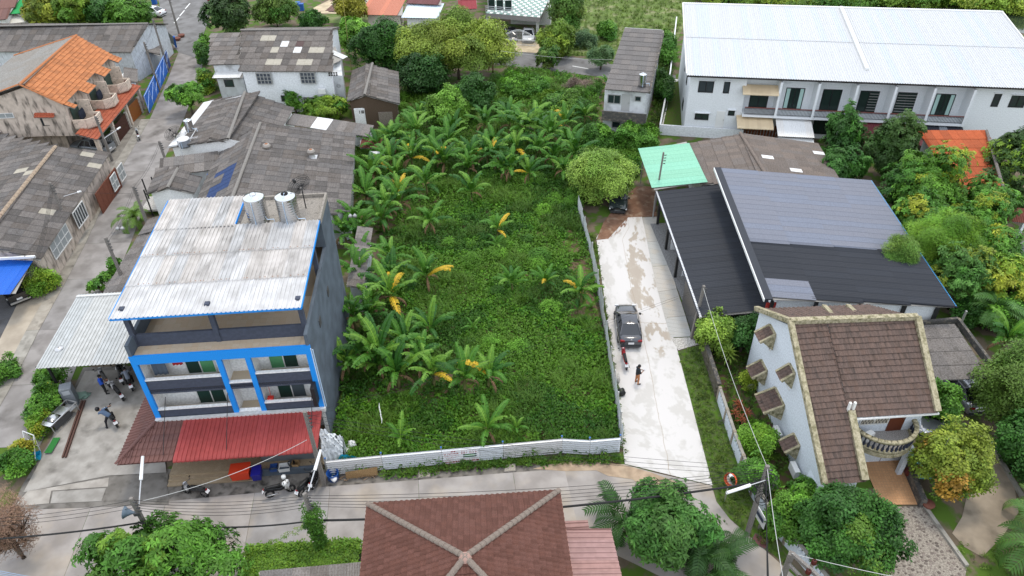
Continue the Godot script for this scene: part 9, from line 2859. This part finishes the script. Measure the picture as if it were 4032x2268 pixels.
	tree("papaya_bush","leafy tangle at the foot of the white two storey house","bush",V(-16.49,1.2,-83.72),V(3.2,1.3,1.4),"broad",900,md,ye,{"leaf": 1.3})
	tree("papaya_bush","bush at the left corner of the white two storey house","bush",V(-24.78,1.3,-88.24),V(1.1,1.5,1.1),"round",400,ol,ye,{"leaf": 1.4})
	tree("hut_vine","rounded vine bush before the hut wall","bush",V(-10.57,0.8,-82.14),V(1.6,0.8,1.0),"round",450,md,br,{"leaf": 1.4})
	tree("carport_tree","leafy tree beside the balcony house carport","tree",V(13.37,2.6,-100.58),V(2.7,2.4,2.4),"round",1300,Color(0.05,0.11,0.012),Color(0.15,0.21,0.02),{"leaf": 1.7})
	tree("carport_tree","tall tree beside the patterned balcony","tree",V(15.71,3.8,-107.83),V(3.0,2.8,2.4),"round",1300,md,ol,{"leaf": 1.7})
	tree("roadside_shrub","thin sparse shrub beside the back road","shrub",V(11.79,1.6,-95.43),V(1.7,1.5,1.4),"broad",360,ol,md,{"leaf": 1.3,"limbs": 12,"twigs": 4})
	tree("roadside_shrub","grey green umbrella shrub before the tall narrow house","shrub",V(18.62,1.9,-94.95),V(1.7,1.2,1.5),"small",700,Color(0.06,0.12,0.05),Color(0.1,0.17,0.06),{"leaf": 1.5,"limbs": 12})
	tree("field_bush","blue green bush beside the field track","bush",V(17.83,1,-103.93),V(1.8,1.1,1.5),"small",500,Color(0.05,0.1,0.05),Color(0.09,0.15,0.06),{"leaf": 1.6})
	tree("field_bush","bright bush on the field edge behind the tall narrow house","bush",V(21.79,1.3,-106.83),V(1.5,1.3,1.3),"round",500,md,br,{"leaf": 1.7})
	tree("field_bush","leafy bush between tall narrow house and white yard","bush",V(27.72,1.8,-97.13),V(1.5,1.8,3.5),"round",900,md,br,{"leaf": 1.6})
	tree("field_bush","dark bush along the white yard wall","bush",V(24.66,1.4,-85.27),V(1.0,1.5,3.5),"round",800,dk,md,{"leaf": 1.4})
	tree("tower_bush","bush mass at the foot of the tall narrow house","bush",V(18.44,1.3,-71.84),V(2.4,1.5,1.6),"round",1000,md,br,{"leaf": 1.3})
	tree("tower_bush","vine covered bush beside the feathery tree","bush",V(14.64,1.2,-72.47),V(2.0,1.4,1.6),"round",800,md,br,{"leaf": 1.3})
	tree("lot_back_bush","tangled bush at the back of the lot beside the road","bush",V(7.82,1.1,-88.02),V(3.0,1.3,2.6),"round",1100,md,br,{"leaf": 1.4})
	tree("lot_back_bush","wide bush mass in the back half of the lot","bush",V(12.08,0.9,-82.49),V(3.2,1.1,3.4),"round",1200,md,Color(0.12,0.22,0.02),{"leaf": 1.4})
	tree("lot_back_bush","dry grey brown scrub at the back of the lot","bush",V(14.58,0.8,-87.96),V(1.8,0.7,0.9),"fine",350,Color(0.16,0.12,0.1),Color(0.24,0.18,0.14),{"leaf": 1.6,"twigs": 5})
	tree("canal_scrub","scrub along the far canal bank left part","scrub",V(58.86,1,-116.73),V(9.0,1.6,4.0),"round",1300,md,ye,{"leaf": 2.4})
	tree("canal_scrub","scrub along the far canal bank middle part","scrub",V(72.54,1,-116.59),V(10.0,1.8,4.0),"round",1400,md,ye,{"leaf": 2.4})
	tree("canal_scrub","scrub along the far canal bank beyond the roof corner","scrub",V(85.35,1,-112.72),V(9.0,2.0,5.0),"round",1400,br,Color(0.2,0.26,0.03),{"leaf": 2.4})
	tree("canal_scrub","scrub behind the field and rowhouse","scrub",V(45.84,1,-122.45),V(9.0,1.6,4.0),"round",1300,md,ye,{"leaf": 2.4})
	# edge planting of the parking apron and street side
	tree("apron_shrub","hedge like shrub along the street edge of the parking apron","shrub",V(-29.66,0.9,-37.43),V(1.0,1.0,1.4),"round",700,md,br,{"young": 0.15})
	tree("apron_shrub","shrub below the carport corner post","shrub",V(-30.01,0.9,-39.78),V(0.9,0.9,1.0),"round",450,md,br,{})
	tree("apron_shrub","low shrub beside the sink stand","shrub",V(-29.39,0.7,-35.71),V(0.6,0.7,0.8),"round",350,br,ye,{"young": 0.3})
	tree("apron_shrub","leafy shrub at the street corner of the apron","shrub",V(-29.3,0.7,-32.28),V(0.8,0.8,1.2),"round",500,md,br,{})
	tree("apron_shrub","small golden shrub beside the tube frame","shrub",V(-29.19,0.8,-33.24),V(0.4,0.5,0.4),"round",160,ye,Color(0.3,0.26,0.03),{})
	tree("apron_shrub","shrub beside the blue canopy and black pickup","shrub",V(-35.82,1,-51.46),V(1.1,1.1,1.3),"small",650,br,ye,{"leaf": 1.3})
	tree("potted_mango","small mango in a blue pot beside the narrow street shed","shrub",V(-30.92,1,-50.87),V(0.75,0.7,0.7),"broad",180,md,br,{})
	tree("corner_grass_bush","bush at the left edge of the side street","bush",V(-34.36,0.6,-41.11),V(1.0,0.8,1.3),"round",400,md,br,{})
	tree("bare_bush","bare brown twiggy bush at the bottom left corner","bush",V(-26.33,2.6,-25.82),V(1.7,2.4,1.6),"fine",500,Color(0.15,0.09,0.06),Color(0.24,0.15,0.1),{"limbs": 16,"twigs": 14,"leaf": 1.1,"bark": "brown twig bark"})
	tree("shed_creeper","creeper at the pole behind the narrow street shed","plant",V(-30.35,0.9,-53.02),V(0.4,0.6,0.7),"round",160,md,br,{})
	# ivy on the street pole
	var p2 = foot(V(-9.15,6.1,-24))
	var iv = thing("ivy","ivy climbing the concrete pole beside the clipped hedge","ivy",p2)
	var xs := []; var cs := []
	for i in 260:
		var y = rng.randf_range(1.0,4.9)
		var a = rng.randf() * TAU
		var r = rng.randf_range(0.12,0.4) * (1.3 if y > 3.4 else 0.8)
		xs.append(W * Transform3D(spun(0.8),p2 + V(cos(a) * r,y,sin(a) * r))); cs.append(tint(md,br))
	for i in 34:
		var u = i / 34.0
		xs.append(W * Transform3D(spun(0.45),p2.lerp(V(-12.41,0,-24.88),u) + V(rng.randf_range(-0.2,0.2),lerpf(4.6,1.0,pow(u,0.6)) + rng.randf_range(-0.25,0.15),rng.randf_range(-0.2,0.2)))); cs.append(tint(br,ye))
	scatter(iv,"foliage",lib["round"],xs,cs,leaf_mat("tree leaf"),"stuff")
	# clipped hedge
	var hd = thing("clipped_hedge","clipped bright green hedge beside the hip roofed house","hedge",V(-10.28,0,-24))
	xs = []; cs = []
	var ha = V2(-13.15,-24.13); var hb = V2(-7.15,-24.02)
	for i in 3000:
		var u = rng.randf(); var v = rng.randf()
		var top = rng.randf() < 0.72
		var p = ha.lerp(hb,u) + V2(0,v * 4.2)
		var y = 1.75 + 0.12 * sin(p.x * 2.1) + 0.1 * sin(p.y * 3.0) if top else rng.randf_range(0.1,1.7)
		if not top: p = ha.lerp(hb,u) + V2(0,rng.randf_range(-0.1,0.05))
		xs.append(W * Transform3D(spun(rng.randf_range(0.7,1.2)),V(p.x,y + rng.randf_range(-0.1,0.1),p.y))); cs.append(tint(Color(0.08,0.19,0.015),Color(0.15,0.27,0.02)))
	scatter(hd,"foliage",lib["round"],xs,cs,leaf_mat("tree leaf"),"stuff")
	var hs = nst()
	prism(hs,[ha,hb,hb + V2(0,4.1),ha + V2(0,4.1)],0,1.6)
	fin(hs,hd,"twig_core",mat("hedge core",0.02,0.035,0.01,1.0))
	# palms
	palm("areca_palm","dark areca palm beside the schefflera tree",V(7.63,0,-24.45),1.2,14,1.1,Color(0.03,0.09,0.015),{"stems": 5,"spread": 0.6})
	palm("areca_palm","dark feathery palm clump before the bottom street bend",V(11.16,0,-22.12),1.3,20,1.1,Color(0.035,0.09,0.02),{"stems": 6,"spread": 1.0})
	palm("areca_palm","areca palm clump at the lower end of the street bend",V(12.15,0,-21.31),1.2,18,1.0,Color(0.04,0.1,0.02),{"stems": 6,"spread": 0.9})
	palm("garden_palm","bushy palm beside the car shelter",V(38.43,0,-39.37),1.7,18,1.25,Color(0.06,0.15,0.03),{})
	palm("drive_palm","soft palm at the bottom right corner",V(29.09,0,-20.18),2.0,16,1.3,Color(0.06,0.14,0.025),{})
	palm("drive_palm","pale palm tuft at the right edge of the sandy drive",V(31.16,0,-23.15),0.8,12,0.9,Color(0.12,0.2,0.05),{})
	palm("street_palm","small palm beside the porch and side street pole",V(-31.38,0,-61.24),0.9,14,0.9,Color(0.1,0.19,0.025),{"stems": 3,"spread": 0.4})
	palm("lot_palm","fan palm tuft at the back left of the lot",V(1.02,0,-80.15),0.9,12,1.0,Color(0.1,0.19,0.03),{})
	palm("back_palm","palm fronds within the tall sparse tree",V(3.67,0,-100.5),3.0,12,1.4,Color(0.09,0.15,0.03),{})
	rosette("dracaena","pale green dracaena rosettes beside the block wall",V(17.7,0,-37.21),1.4,44,1.0,Color(0.14,0.22,0.03))
	for e in [V(16.75,0,-32.43),V(17.26,0,-32.99),V(17.53,0,-32.35),V(16.99,0,-31.84),V(17.18,0,-33.25)]:
		rosette("cordyline","red brown cordyline rosette in the side garden",e,0.5,18,0.62,Color(0.26,0.07,0.03),"red cordyline rosettes")
	rosette("yellow_cordyline","yellow leaved rosette at the corner of the blue canopy",V(-38.48,0,-55.26),1.7,16,0.55,Color(0.4,0.36,0.05))

func V(x,y,z) -> Vector3:
	return Vector3(x,y,z)

func V2(x,y) -> Vector2:
	return Vector2(x,y)
